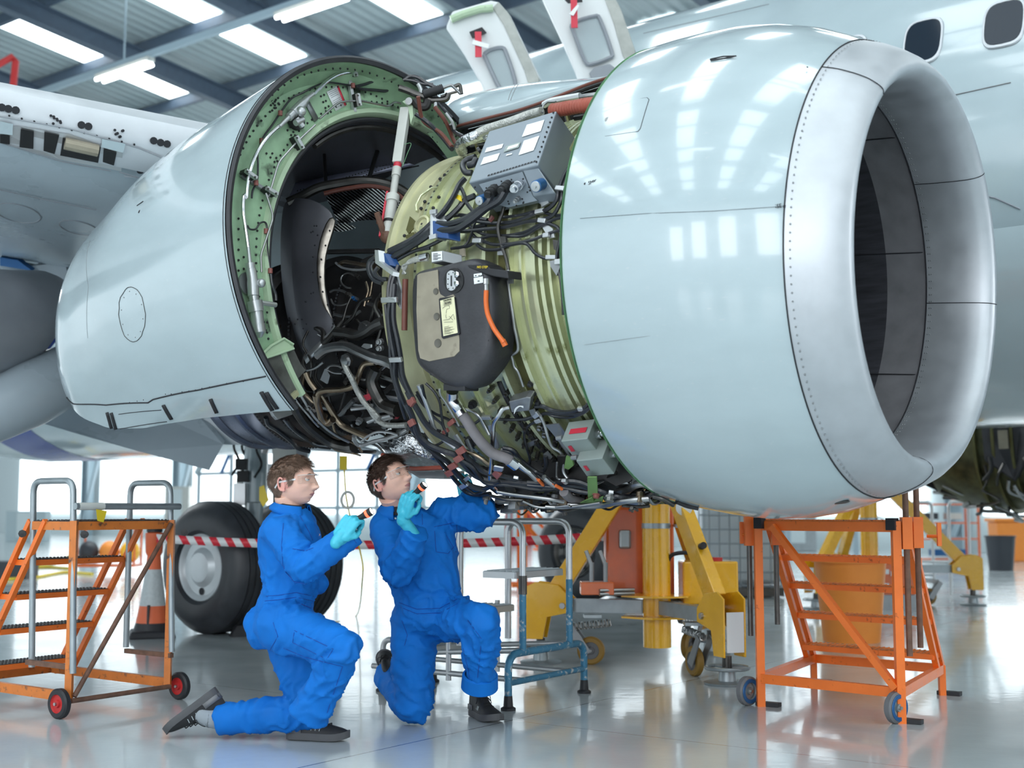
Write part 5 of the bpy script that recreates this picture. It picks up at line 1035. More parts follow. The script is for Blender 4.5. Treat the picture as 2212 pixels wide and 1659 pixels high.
# two pale transducer boxes with red labels
def pbox(fq, sq, tq, m='box_pale'):
    n_ = (EP(-.1, 222, 1) - EP(-.1, 222, 0)).normalized()
    return n_
nb = (EP(-.1, 226, 1) - EP(-.1, 226, 0)).normalized()
def EX(px, py, o, lift=0): return PL(px, py, o + nb * lift, nb)
for i, (bot, topf, side, labs, r0) in enumerate(((
    [(395, 740), (710, 705), (870, 905), (545, 930)], [(395, 740), (420, 610), (740, 560), (710, 705)], [(710, 705), (740, 560), (890, 740), (870, 905)], [[(480, 800), (520, 790), (565, 855), (520, 862)], [(470, 645), (680, 625), (675, 655), (465, 682)]], 1.0),
    ([(575, 975), (890, 940), (1035, 1130), (705, 1158)], [(575, 975), (590, 945), (900, 900), (890, 940)], [(890, 940), (920, 830), (1070, 960), (1035, 1130)], [[(662, 1035), (700, 1028), (742, 1085), (705, 1092)]], 1.03))):
    bc_ = cc('E', bot); o0 = EC(*bc_[0], r0); bn_ = (nb * .75 - UP * .55).normalized()
    Bp = [PL(x, y, o0, bn_) for x, y in bc_]
    tl = cc('E', topf); T = [Bp[0], PL(*tl[1], Bp[0], (nb - UP * .2).normalized() * 1.0 + EA * 0)] ; upv = (UP * .8 + EU * .55).normalized() * .11
    vs = Bp + [p + upv for p in Bp]; mb = MB(); mb.add(vs, [(0, 1, 2, 3), (7, 6, 5, 4), (0, 4, 5, 1), (1, 5, 6, 2), (2, 6, 7, 3), (3, 7, 4, 0)]); pb = mb.build('sensor_box', M['box_pale'], ENG, smooth=False, bevel=.004); pb['label'] = 'pale grey box with red labels'
    q = cc('E', labs[0]); mb = MB(); mb.add([PL(x, y, o0 + bn_ * .002, bn_) for x, y in q], [(0, 1, 2, 3)]); mb.build('red_label', M['label_red'], pb, smooth=False, thick=.001)
    if i == 0:
        fn = (Bp[1] - Bp[0]).cross(upv).normalized(); fn = fn if fn.y < 0 else -fn; a = Bp[0] + (Bp[1] - Bp[0]) * .22 + upv * .45; b = Bp[0] + (Bp[1] - Bp[0]) * .85 + upv * .45; mb = MB(); mb.bar(a + fn * .003, b + fn * .003, .028, .001, fn); mb.build('red_label', M['label_red'], pb, smooth=False)
    cxn = lerp(Bp[1], Bp[2], .35) + upv * .55; mb = MB(); mb.tube([cxn, cxn + EA * .03, cxn + EA * .031, cxn + EA * .07], [.024, .024, .017, .017], 14); mb.build('connector', M['chrome'], pb); mb = MB(); mb.cyl(cxn + EA * .07, cxn + EA * .14, .018, 12); mb.build('plug_boot', M['rubber'], pb)
    mb = MB(); mb.cyl(Bp[0] - EA * .03 + upv * .2, Bp[0] + upv * .2, .012, 10); mb.build('box_foot', M['bracket'], pb)
mb = MB(); P = [EC(x, y, .93) for x, y in cc('E', [(210, 545), (370, 530), (450, 640), (500, 900), (560, 960), (520, 960), (400, 800), (340, 700)])]; mb.prism(P, nb * -.006); mb.build('mount_plate', M['bracket'], ENG, smooth=False)
# small block with three white cable ties, clips, brackets
q = cc('D', [(1100, 240), (1290, 190), (1340, 200), (1320, 340), (1130, 360)]); P = [EC(x, y, .94) for x, y in q]; mb = MB(); mb.prism(P, nb * -.05); mb.build('junction_block', M['bracket'], ENG, smooth=False, bevel=.004)
for i in range(3): crun('white_wire', 'D', [(1160, 370, .95), (1170 + i * 8, 320, .955), (1210 + i * 6, 290, .955), (1260, 290 + i * 8, .95)], 1.6, 'label_white')
for key, q, r, m in (('B', [(1575, 750), (1640, 745), (1690, 780), (1710, 870), (1650, 880)], .89, 'alu'), ('B', [(1660, 1110), (1760, 1090), (1770, 1160), (1730, 1260), (1665, 1160)], .92, 'bracket'), ('B', [(1690, 890), (1730, 900), (1880, 910), (1880, 970), (1800, 1060), (1700, 990)], .91, 'steel_dark'), ('B', [(1150, 860), (1210, 860), (1215, 920), (1150, 940)], .9, 'steel_dark'), ('B', [(1540, 480), (1630, 470), (1650, 520), (1580, 560)], .91, 'alu'), ('B', [(1130, 990), (1200, 1000), (1190, 1050), (1125, 1050)], .89, 'bracket'),
    ('B', [(1240, 1240), (1285, 1250), (1280, 1340), (1245, 1340)], .9, 'bracket'), ('C', [(1075, 730), (1135, 725), (1165, 900), (1150, 985), (1080, 985), (1045, 940)], .89, 'soot'), ('C', [(1130, 1095), (1165, 1090), (1170, 1160), (1135, 1155)], .9, 'bracket'), ('D', [(890, 490), (930, 490), (1000, 700), (1000, 740), (950, 745)], .92, 'alu'), ('D', [(1330, 320), (1380, 310), (1420, 400), (1370, 400)], .9, 'bracket'),
    ('D', [(1290, 690), (1410, 640), (1430, 680), (1300, 740)], .88, 'bracket'), ('D', [(950, 930), (1050, 950), (1040, 990), (950, 980)], .99, 'alu'), ('D', [(1060, 1110), (1150, 1130), (1180, 1210), (1080, 1190)], .99, 'steel_dark'), ('E', [(360, 900), (460, 900), (500, 1100), (480, 1200), (410, 1160)], .93, 'steel_dark'), ('E', [(950, 1150), (1070, 1080), (1070, 1330), (1030, 1330)], .96, 'steel_dark'), ('E', [(195, 880), (240, 850), (300, 920), (280, 940)], .91, 'bracket'),
    ('B', [(740, 990), (780, 980), (790, 1060), (740, 1070)], .9, 'tank_panel'), ('B', [(690, 430), (740, 440), (750, 500), (700, 470)], .95, 'label_yellow'), ('D', [(640, 650), (660, 640), (760, 870), (740, 890)], .95, 'bracket'), ('D', [(510, 600), (540, 590), (640, 750), (620, 770)], .95, 'alu'), ('F', [(435, 1290), (480, 1180), (520, 1250), (500, 1330)], .64, 'bracket'), ('F', [(845, 960), (870, 930), (940, 940), (940, 970), (900, 985)], .68, 'alu'), ('F', [(900, 1330), (960, 1380), (930, 1500), (900, 1480)], .62, 'clamp_red'), ('G', [(1530, 290), (1590, 270), (1590, 320), (1550, 340)], .66, 'label_red'), ('G', [(1780, 450), (1840, 450), (1820, 490), (1770, 490)], .68, 'label_red')):
    mb = MB(); P = [EC(x, y, r) for x, y in cc(key, q)]; mb.prism(P, (P[0] - EO).normalized() * .008); mb.build('bracket', M[m], ENG, smooth=False)
# pipe couplings: stacked nuts where the lines join
for key, x, y, r, rad, m in (('F', 1010, 915, .7, .016, 'alu'), ('F', 1010, 980, .7, .016, 'alu'), ('F', 700, 440, .57, .014, 'steel_dark'), ('F', 790, 260, .57, .014, 'steel_dark'), ('F', 760, 480, .57, .012, 'blue_mount'), ('F', 675, 1100, .69, .035, 'steel'), ('F', 860, 790, .62, .045, 'steel'), ('G', 1480, 520, .68, .018, 'bracket'), ('G', 1060, 400, .66, .015, 'steel'), ('D', 700, 280, .90, .02, 'soot'), ('D', 1340, 50, .885, .014, 'soot'), ('D', 1375, 150, .885, .014, 'soot'), ('D', 1420, 245, .885, .014, 'soot'), ('D', 1435, 525, .885, .014, 'steel'), ('D', 1490, 600, .885, .014, 'steel'), ('D', 680, 690, .93, .03, 'soot'), ('E', 30, 50, .885, .014, 'soot'), ('E', 320, 800, .89, .012, 'soot'), ('E', 980, 1420, 1.05, .030, 'steel'), ('E', 820, 1380, 1.04, .020, 'clamp_red')):
    mb = MB(); q = cc(key, [(x, y)])[0]; p = EC(q[0], q[1], r); d = (p - EO); d = (d - EA * d.dot(EA)).normalized(); mb.lathe([(-.02, rad), (.0, rad), (.001, rad * .7), (.014, rad * .7), (.016, rad * .3), (.016, .0001)], p, d, 8); mb.build('coupling', M[m], ENG, ang=25)
# dense fittings of the gearbox along the belly
rr = random.Random(21)
FIT = 0
while FIT < 120:
    s = rr.uniform(-1.15, -.12); th = rr.uniform(252, 286); r = rr.uniform(.92, 1.03); p = EP(s, th, r); a = math.radians(th); d = EU * math.cos(a) + EV * math.sin(a); tg = EA.cross(d)
    kk = FIT % 5; mb = MB(); mm = rr.choice(['steel', 'steel_dark', 'alu', 'bracket', 'soot', 'steel_dark', 'case_dark', 'steel_warm'])
    if kk == 0: mb.tube([p, p + d * .02, p + d * .021, p + d * .045], [.02, .02, .013, .013], 10); nm = 'belly_plug'
    elif kk == 1: mb.box(p, (rr.uniform(.04, .09), rr.uniform(.03, .06), rr.uniform(.03, .06)), Matrix((EA, tg, d)).transposed()); nm = 'belly_block'
    elif kk == 2: mb.tube(spl([p, p + EA * .06 + d * .02, p + EA * .14 + tg * rr.uniform(-.04, .04), p + EA * .22 - d * .02]), rr.uniform(.005, .011), 7); nm = 'belly_pipe'
    elif kk == 3: mb.tube([p - EA * .04, p - EA * .01, p - EA * .009, p + EA * .03, p + EA * .031, p + EA * .06], [.014, .014, .022, .022, .012, .012], 10); nm = 'belly_fitting'
    else: mb.tube(spl([p, p + tg * .05 + d * .02, p + tg * .1, p + tg * .13 - d * .03]), rr.uniform(.004, .009), 6); nm = 'belly_hose'
    mb.build(nm, M[mm], ENG, ang=30); FIT += 1
# gearbox casting itself
mb = MB(); R = []
for i in range(15):
    s = -1.12 + i * .075; R.append([EP(s, 248 + 42 * j / 12, (.97 + .03 * math.sin(i * 1.7 + j * .9) + .02 * math.cos(j * 2.3 + i)) if 0 < i < 14 and 0 < j < 12 else .86) for j in range(13)])
mb.grid(R); mb.build('gearbox', M['core_dark'], ENG, ang=20)
# more clutter in the dark core bay
for i in range(70):
    s = rr.uniform(-2.3, -1.25); th = rr.uniform(165, 262); r = rr.uniform(.49, .58); p = EP(s, th, r); a = math.radians(th); d = EU * math.cos(a) + EV * math.sin(a); tg = EA.cross(d); mb = MB(); mm = rr.choice(['steel_dark', 'steel_dark', 'core_dark', 'steel_warm', 'bracket', 'steel'])
    if i % 4 == 0: mb.tube(spl([p, p + EA * rr.uniform(.05, .15) + tg * .05, p + EA * .2 + tg * rr.uniform(-.1, .15) + d * .04, p + EA * .34 + d * .02]), rr.uniform(.006, .016), 8); nm = 'core_pipe'
    elif i % 4 == 1: mb.tube(spl([p, p + tg * .08 + d * .04, p + tg * .18 + EA * .05 + d * .03, p + tg * .28]), rr.uniform(.006, .013), 8); nm = 'core_pipe'
    elif i % 4 == 2: mb.box(p, (.07, .05, .05), Matrix((EA, tg, d)).transposed()); nm = 'core_block'
    else: mb.tube([p, p + d * .03, p + d * .031, p + d * .06], [.022, .022, .014, .014], 8); nm = 'core_fitting'
    mb.build(nm, M[mm], ENG, ang=30)
# actuator cluster at the hinge end of the reverser ring
CL = [([(1440, 270), (1500, 240), (1560, 250), (1620, 290), (1700, 330)], 9, 'cable'), ([(1450, 265), (1520, 275), (1600, 300), (1680, 305)], 8, 'cable'), ([(1410, 330), (1470, 350), (1540, 380), (1600, 400), (1660, 430)], 15, 'steel_dark'), ([(1600, 385), (1650, 365), (1720, 345), (1760, 330)], 17, 'cable'), ([(1760, 330), (1820, 310), (1850, 330), (1900, 380)], 7, 'bracket'), ([(1740, 400), (1800, 380), (1870, 360)], 6, 'steel_dark'), ([(1700, 440), (1700, 490)], 9, 'alu'), ([(1560, 300), (1580, 340), (1590, 400)], 10, 'alu'), ([(1620, 430), (1700, 430), (1780, 420), (1800, 380)], 14, 'steel_dark'), ([(1530, 430), (1560, 470), (1620, 480), (1640, 430)], 20, 'core_dark'), ([(1850, 320), (1890, 310), (1905, 380)], 9, 'steel_dark'), ([(1720, 450), (1780, 520), (1830, 570)], 8, 'cable')]
for pts, w, m in CL:
    P = [W(x, y, 6.72) for x, y in cc('A', pts)]; mb = MB(); mb.tube(spl(P), w * .5 * 6.7 / 2800, 9); mb.build('hinge_fitting', M[m], REV)
mb = MB(); P = spl([W(x, y, 6.70) for x, y in cc('A', [(1600, 385), (1760, 335)])], 1); n_ = 24; P = [lerp(P[0], P[-1], i / n_) for i in range(n_ + 1)]; mb.tube(P, [.022 + .005 * (i % 2) for i in range(n_ + 1)], 12); mb.build('spring', M['soot'], REV, ang=180)
mb = MB(); q = cc('A', [(1435, 440), (1480, 415), (1515, 430), (1520, 560), (1500, 620), (1480, 480)]); mb.prism([W(x, y, 6.72) for x, y in q], Vector((.01, .03, 0))); mb.build('hinge_lug', M['primer_light'], REV, smooth=False); mb = MB(); mb.lathe([(0, .022), (.01, .02), (.01, .0001)], W(*cc('A', [(1490, 440)])[0], 6.71), Vector((-.3, -1, 0)), 16); mb.build('hinge_pin', M['steel'], REV)
# belly duct with its red edge under the core, lower lobe
q0 = cc('G', [(1680, 800), (1760, 830), (1830, 880), (1900, 912), (1980, 918), (2200, 908)]); mb = MB(); mb.tube(spl([EC(x, y, .80 + .02 * i) for i, (x, y) in enumerate(q0)]), .012, 8); mb.build('red_seal', M['red_hose'], ENG)
rows = []
top_ = cc('G', [(1640, 700), (1720, 690), (1820, 650), (1920, 620), (2010, 690), (2160, 760)]); bot_ = cc('G', [(1740, 800), (1820, 850), (1900, 920), (1960, 940), (2060, 940), (2200, 930)])
mb = MB(); mb.grid([[EC(x, y, .80) for x, y in top_], [EC(lerp(a[0], b[0], .5), lerp(a[1], b[1], .5), .84) for a, b in zip(top_, bot_)], [EC(x, y, .82) for x, y in bot_]]); mb.build('belly_foil', M['foil'], ENG, thick=.01)
q = cc('G', [(1740, 810), (1900, 940), (2000, 1000), (2210, 1000), (2210, 930), (2000, 930), (1900, 880)]); mb = MB(); mb.prism([W(x, y, 6.9) for x, y in q], Vector((.1, .2, .0))); mb.build('belly_panel', M['bracket'], ENG, smooth=False)
# ================================================================ airliner body behind the engine
from mathutils.bvhtree import BVHTree
AIR = empty('airliner', PQ(-3, 10.15, 1.5), 'white airliner fuselage and wing behind the opened engine', 'airplane')
FN, FZ, FR = 10.15, 3.50, 1.95
def bvh(mb):
    return BVHTree.FromPolygons([Vector(v) for v in mb.v], mb.f)
def hitb(tree, px, py, back=0.0):
    r = ray(px, py).normalized(); h = tree.ray_cast(CAM, r, 60)
    return (h[0] - r * back, h[1]) if h[0] is not None else (None, None)
def fsec(p, r, dz=0, n=64): return [PQ(p, FN, FZ + dz) + N * (r * .965 * math.cos(2 * PI * k / n)) + UP * (r * (1.02 if k < n / 2 else .92) * math.sin(2 * PI * k / n)) for k in range(n)]
mb = MB(); mb.grid([fsec(9, FR), fsec(4, FR), fsec(0, FR), fsec(-4, FR), fsec(-8, FR), fsec(-12, FR), fsec(-16, FR), fsec(-19, FR * .94, .12), fsec(-22, FR * .78, .42), fsec(-26, FR * .45, 1.0), fsec(-29, FR * .15, 1.5)], closev=True)
FT = bvh(mb); fus = mb.build('fuselage', M['white_paint'], AIR)
mb = MB(); mb.grid([fsec(-14.7, FR + .004), fsec(-15.7, FR + .004)], closev=True); mb.build('blue_band', M['blue_paint'], AIR)
# belly fairing between the wings
mb = MB(); R = []
for i in range(13):
    p = 2.6 - i * .95; k = math.sin(PI * i / 12) ** .6; R.append([PQ(p, FN, 0) + N * (1.95 + .02 + .30 * k) * math.cos(a) + UP * (FZ - .75 + (.93 + .13 * k) * math.sin(a)) for a in [PI + PI * j / 24 for j in range(25)]])
mb.grid(R); mb.build('belly_fairing', M['white_paint'], AIR)
def fline(pts, r, m, name, k=8):
    P = []
    for a, b in zip(pts[:-1], pts[1:]):
        for j in range(k):
            h, n = hitb(FT, lerp(a[0], b[0], j / k), lerp(a[1], b[1], j / k), .004)
            if h: P.append(h)
    if len(P) > 1: mb = MB(); mb.tube(P, r, 5); mb.build(name, M[m], AIR)
fline([(1990, 221), (2211, 172)], .0035, 'bracket', 'skin_seam'); fline([(1390, 72), (1700, 0)], .003, 'bracket', 'skin_seam'); fline([(2093, 415), (2150, 428), (2211, 455)], .006, 'wing_grey', 'skin_seam'); fline([(2100, 810), (2211, 779)], .018, 'wing_grey', 'skin_seam')
def fwindow(cx, cy, w, h):
    c, n = hitb(FT, cx, cy); up = (UP - n * UP.dot(n)).normalized(); 
    def ring(sx, lift):
        out = []
        for k in range(28):
            a = 2 * PI * k / 28; ca, sa = math.cos(a), math.sin(a); out.append(c + D * (abs(ca) ** .55 * math.copysign(1, ca) * w / 2 * sx) + up * (abs(sa) ** .6 * math.copysign(1, sa) * h / 2 * sx) + n * lift)
        return out
    mb = MB(); mb.grid([ring(1.13, .001), ring(1.10, .010), ring(1.0, .012), ring(.97, .0)], closev=True); f = mb.build('window_frame', M['slat_metal'], AIR)
    mb = MB(); mb.add(ring(.98, .010), [tuple(range(28))]); mb.build('window_pane', M['window_dark'], f, smooth=False)
h0, _ = hitb(FT, 1994, 90); 
for k in range(-1, 6):
    P = h0 + D * .535 * k; v = P - CAM; d = v.dot(CF); fwindow(CX + FPX * v.x / d, CY - FPX * v.dot(CU) / d, .245, .335)
# wing
def wsec(n_, pl, ch, z0):
    up = [(1, .0), (.8, .025), (.5, .055), (.3, .06), (.15, .05), (.06, .036), (.02, .022), (.004, .008), (0, -.008), (.006, -.022), (.02, -.036), (.06, -.055), (.15, -.068), (.35, -.072), (.6, -.05), (.85, -.018), (1, -.004)]
    return [PQ(pl - x * ch, n_, z0 + z * ch + .02 * ch * x) for x, z in up]
def le(n_): return -5.96 + (n_ - 4.8) * .48
mb = MB(); mb.grid([wsec(n_, le(n_), le(n_) + 10.6 if n_ > 3 else le(n_) + 10.6 - (3 - n_) * .25, CAMH + 2.19 - .085 * (n_ - 4.3)) for n_ in (-4, -2, 0, 1.5, 3, 4, 5, 6, 7, 8, 8.6)])
WT = bvh(mb); wing = mb.build('wing', M['wing_paint'], AIR, ang=50)
mb = MB(); R = []
for n_ in (-4, -2, 0, 1.5, 3, 3.8, 4.3, 4.8, 5.4):
    c = le(n_) + 10.6; R.append([PQ(le(n_) - x * c, n_, CAMH + 2.19 - .085 * (n_ - 4.3) + z * c + .012 * (1 if z > 0 else -1)) + D * .012 for x, z in [(.10, .045), (.06, .038), (.02, .024), (.004, .010), (-.001, -.008), (.005, -.024), (.02, -.038), (.035, -.046)]])
mb.grid(R); mb.build('leading_edge_slat', M['slat_metal'], AIR)
def wq(name, px, m, lift, parent=None, th=.006):
    P = [hitb(WT, x, y, lift)[0] for x, y in px]
    if any(p is None for p in P): return None
    mb = MB(); mb.prism(P, ray(px[0][0], px[0][1]).normalized() * th); return mb.build(name, M[m], parent or wing, smooth=False)
wq('slot_recess', [(0, 283), (35, 272), (150, 290), (265, 330), (262, 370), (130, 345), (0, 308)], 'alu', .040)
for q in ([(0, 291), (21, 294), (21, 312), (0, 309)], [(45, 279), (73, 284), (72, 322), (42, 318)], [(96, 285), (128, 292), (118, 333), (94, 326)], [(136, 298), (218, 318), (212, 352), (130, 336)], [(224, 322), (252, 330), (246, 358), (222, 350)]): wq('slot_opening', q, 'black', .052)
mb = MB()
P = [hitb(WT, x, y, .066)[0] for x, y in ((140, 310), (212, 326))]; mb.tube(P, .035, 10); mb.build('torque_tube', M['tank_panel'], wing)
wq('slot_cover', [(0, 262), (28, 268), (27, 292), (0, 289)], 'white_paint', .058); wq('slot_cover', [(221, 300), (271, 311), (266, 330), (219, 318)], 'white_paint', .058)
for a in ([(0, 252), (150, 278), (300, 320), (360, 345)], [(0, 410), (100, 432), (230, 458)], [(0, 308), (130, 348), (262, 374)], [(258, 372), (300, 384), (262, 380)]):
    P = []
    for u, v in zip(a[:-1], a[1:]):
        for j in range(6):
            h = hitb(WT, lerp(u[0], v[0], j / 6), lerp(u[1], v[1], j / 6), .042)[0]
            if h: P.append(h)
    mb = MB(); mb.tube(P, .004, 4); mb.build('skin_joint', M['wing_grey'], wing)
mb = MB()
for (x, y, r) in [(4, 232, .022), (18, 235, .022), (34, 238, .022), (176, 270, .022), (191, 273, .022), (332, 304, .022), (347, 308, .022), (361, 311, .022), (303, 363, .02), (303, 370, .02)] + [(110 + k * 7 % 22, 250 + (k * 5) % 18, .008) for k in range(8)] + [(248 + k * 6 % 20, 281 + (k * 7) % 20, .008) for k in range(8)] + [(20 + 27 * k, 250 + 6.2 * k, .006) for k in range(11)]:
    h, n = hitb(WT, x, y, .034)
    if h: mb.lathe([(0, r), (.003, r), (.003, .0001)], h, n if n.dot(ray(x, y)) < 0 else -n, 10)
tag(mb.build('fastener_holes', M['ink'], wing, smooth=False, fix=False), kind='stuff')
for (cx, cy, w, h_) in ((38, 460, 50, 19), (170, 492, 42, 14)):
    P = [hitb(WT, max(-60, cx + w * math.cos(a)), cy + h_ * math.sin(a) + .2 * w * math.cos(a), .004)[0] for a in [2 * PI * k / 28 for k in range(28)]]
    P = [p for p in P if p]; mb = MB(); mb.tube(P, .005, 4, closed=True); mb.build('access_panel', M['wing_grey'], wing)
# flap track fairings and drooped flap panel below the wing
def pod(name, axis, rads, m, n=20, sq=1.0, lab=None):
    P = spl([W(*a) for a in axis], 5); rs = [interp(i, [k * 5 for k in range(len(rads))], rads) for i in range(len(P))]; mb = MB(); mb.tube(P, rs, n); o = mb.build(name, M[m], AIR)
    if lab: o['label'] = lab
    return o
pod('flap_fairing', [(-220, 760, 8.8), (-90, 720, 9.0), (20, 685, 9.3), (90, 645, 9.7), (140, 612, 10.2)], [.30, .38, .36, .22, .02], 'wing_grey', lab='dark grey flap track fairing')
pod('flap_fairing', [(-230, 960, 8.9), (-60, 905, 9.1), (60, 850, 9.3), (170, 800, 9.7), (260, 770, 10.2)], [.14, .22, .25, .22, .05], 'wing_paint', lab='pale flap track fairing')
def slab(name, px, Y, m, d=(.0, .06, .03), parent=None, lab=None):
    mb = MB(); mb.prism([W(x, y, (Y[i] if isinstance(Y, list) else Y)) for i, (x, y) in enumerate(px)], Vector(d)); o = mb.build(name, M[m], parent or AIR, smooth=False)
    if lab: o['label'] = lab
    return o
slab('flap_panel', [(70, 908), (240, 850), (430, 900), (482, 960), (452, 1016), (300, 975), (160, 935)], [10.2, 10.6, 10.4, 10.2, 10.0, 10.0, 10.1], 'wing_paint', lab='drooped grey flap')
slab('flap_panel', [(0, 560), (70, 575), (140, 565), (150, 610), (60, 640), (0, 575)], 10.4, 'wing_paint'); slab('flap_tip', [(0, 556), (38, 562), (70, 585), (0, 574)], 10.3, 'blue_mount')
slab('wing_root', [(420, 905), (560, 900), (680, 940), (850, 985), (700, 975), (560, 962), (470, 960), (400, 930)], 10.4, 'wing_paint', (.0, .3, .02))
slab('gear_door', [(128, 650), (135, 720), (90, 775), (100, 700)], 9.9, 'blue_paint')
# raised overwing exit hatches
def hatch(px, Y, edge, win, parent=AIR):
    f = ray(*px[0]); mb = MB(); mb.prism([W(x, y, Y) for x, y in px], Vector((.03, .16, .02))); h = mb.build('exit_hatch', M['off_white'] if 0 else mat('hatch_white', (.74, .76, .76), .4), parent, smooth=False, bevel=.02)
    mb = MB(); mb.prism([W(x, y, Y - .01) for x, y in edge], Vector((.02, .10, .01))); mb.build('hatch_edge', mat('hatch_edge', (.42, .43, .40), .5, var=.15, vscale=12), h, smooth=False, bevel=.006)
    mb = MB(); P = [W(x, y, Y - .03) for x, y in win]; mb.tube(spl(P + P[:1], 3), .016, 6); mb.build('hatch_seal', M['wing_grey'], h)
    mb = MB(); mb.prism([W(x, y, Y - .025) for x, y in win], Vector((0, .012, 0))); mb.build('hatch_window', mat('hatch_glass', (.42, .48, .50), .05, coat=1.0), h, smooth=False); return h
def k3(p): return [(880 + x * .2803, y * .2803) for x, y in p]
H1 = hatch(k3([(322, 135), (340, 85), (640, 0), (700, 12), (770, 90), (1010, 590), (1010, 720), (600, 740), (560, 640), (440, 430), (292, 212)]), 9.7, k3([(655, 60), (700, 12), (770, 90), (1012, 600), (1010, 640), (930, 640), (900, 540), (740, 190)]), k3([(590, 420), (640, 385), (730, 368), (765, 420), (830, 620), (820, 700), (740, 700), (690, 640)]))
H2 = hatch(k3([(1010, -60), (1560, -90), (1640, 60), (1752, 380), (1755, 450), (1715, 520), (1640, 570), (1600, 700), (1340, 700), (1290, 560), (1190, 330)]), 9.75, k3([(1500, -60), (1560, -90), (1640, 60), (1752, 380), (1755, 450), (1715, 520), (1660, 430), (1590, 180)]), k3([(1262, 200), (1300, 165), (1440, 125), (1485, 150), (1575, 400), (1555, 445), (1420, 492), (1365, 465)]))
for h, strap, tagq, pock in ((H1, [(545, 245), (548, 440)], [(505, 305), (630, 340), (622, 372), (500, 340)], [(478, 245), (575, 208), (610, 250), (500, 290)]), (H2, [(1282, -10), (1288, 215)], [(1310, 35), (1325, 45), (1280, 120), (1245, 108)], [(1210, -10), (1340, -30), (1350, 10), (1240, 20)])):
    mb = MB(); mb.prism([W(x, y, 9.66) for x, y in k3(pock)], Vector((0, .02, 0))); mb.build('handle_recess', M['soot'], h, smooth=False)
    mb = MB(); a, b = k3(strap); mb.bar(W(*a, 9.60), W(*b, 9.60), .05, .01, Vector((0, 1, 0))); mb.build('red_strap', M['label_red'], h, smooth=False)
    mb = MB(); mb.prism([W(x, y, 9.58) for x, y in k3(tagq)], Vector((0, .008, 0))); mb.build('tag', M['label_white'], h, smooth=False)
mb = MB(); mb.prism([W(x, y, 9.7) for x, y in k3([(1400, 560), (1440, 515), (1560, 488), (1600, 520), (1610, 600), (1420, 610)])], Vector((0, .02, 0))); mb.build('handle_recess', M['wing_grey'], H2, smooth=False, bevel=.01)
mb = MB(); mb.tube([W(x, y, 9.66) for x, y in k3([(335, 150), (430, 110), (560, 70), (660, 62)])], .03, 8); mb.build('hatch_hinge', M['primer_light'], H1)
# ---- landing gear
GEAR = empty('main_landing_gear', FL(560, 1330), 'main landing gear leg with two big tyres under the wing, left of the kneeling men', 'landing gear')
def wheel(parent, c, ax, R=.565, wd=.40, hubm='hub_white', style=0):
    ax = ax.normalized(); mb = MB(); h = wd / 2
    pr = [(-h * .80, R * .50), (-h * .98, R * .56), (-h * 1.02, R * .70), (-h * .92, R * .86), (-h * .74, R * .95), (-h * .60, R * .985)]
    for g in (-.36, -.12, .12, .36): pr += [(h * (g * 1.35 - .05), R * 1.0), (h * (g * 1.35 - .03), R * .982), (h * (g * 1.35 + .03), R * .982), (h * (g * 1.35 + .05), R * 1.0)]
    pr += [(h * .60, R * .985), (h * .74, R * .95), (h * .92, R * .86), (h * 1.02, R * .70), (h * .98, R * .56), (h * .80, R * .50)]
    mb.lathe(pr, c, ax, 56); t = mb.build('tyre', M['tyre'], parent, ang=28)
    mb = MB(); mb.lathe([(-h * .78, R * .52), (-h * .86, R * .50), (-h * .80, R * .46), (-h * .70, R * .42), (-h * .72, R * .30), (-h * .80, R * .27), (-h * .92, R * .22), (-h * .95, R * .12), (-h * .95, .001)], c, ax, 48); w = mb.build('wheel_hub', M[hubm], parent, ang=30)
    mb = MB(); mb.lathe([(h * .78, R * .52), (h * .60, R * .45), (h * .60, .001)], c, ax, 32); mb.build('wheel_back', M['soot'], parent)
    u = ax.orthogonal(); u = (UP - ax * UP.dot(ax)).normalized(); v = ax.cross(u); mb = MB()
    ns = 1 if style == 0 else 10
    for k in range(ns):
        a = 2 * PI * k / ns + (PI if style == 0 else 0) + (-.0 if style else .0); p = c - ax * h * (.73) + (u * math.cos(a) + v * math.sin(a)) * R * .36; mb.lathe([(0, R * .055), (-.004, R * .055), (-.004, .0001)], p, ax, 14)
    tag(mb.build('hub_holes' if ns > 1 else 'hub_hole', M['ink'], w), kind='stuff' if ns > 1 else None)
    return t
wc = W(466, 1224, 11.3); wc.z = .565
wheel(GEAR, wc, N); wheel(GEAR, wc + N * .86, N); 
mb = MB(); mb.cyl(wc, wc + N * .86, .07, 14); mb.build('axle', M['steel'], GEAR)
lg = wc + N * .43
mb = MB(); mb.tube([lg, lg + UP * .55, lg + UP * .56, lg + UP * 1.5], [.07, .07, .11, .11], 16); mb.build('shock_strut', M['white_paint'], GEAR)
for a, b, r, m in ((lg + UP * .35 + D * .0, lg + UP * .75 - D * .22, .03, 'off_white'), (lg + UP * .75 - D * .22, lg + UP * 1.1, .03, 'off_white'), (lg + UP * 1.3, lg + UP * 1.45 + N * .9, .05, 'off_white'), (lg + UP * 1.0 + D * .1, lg + UP * 1.5 + D * .35, .035, 'alu'), (lg + UP * 1.25 - D * .35, lg + UP * 1.25 + D * .35, .07, 'alu')):
    mb = MB(); mb.cyl(a, b, r, 10); mb.build('brace', M[m], GEAR)
rr = random.Random(4)
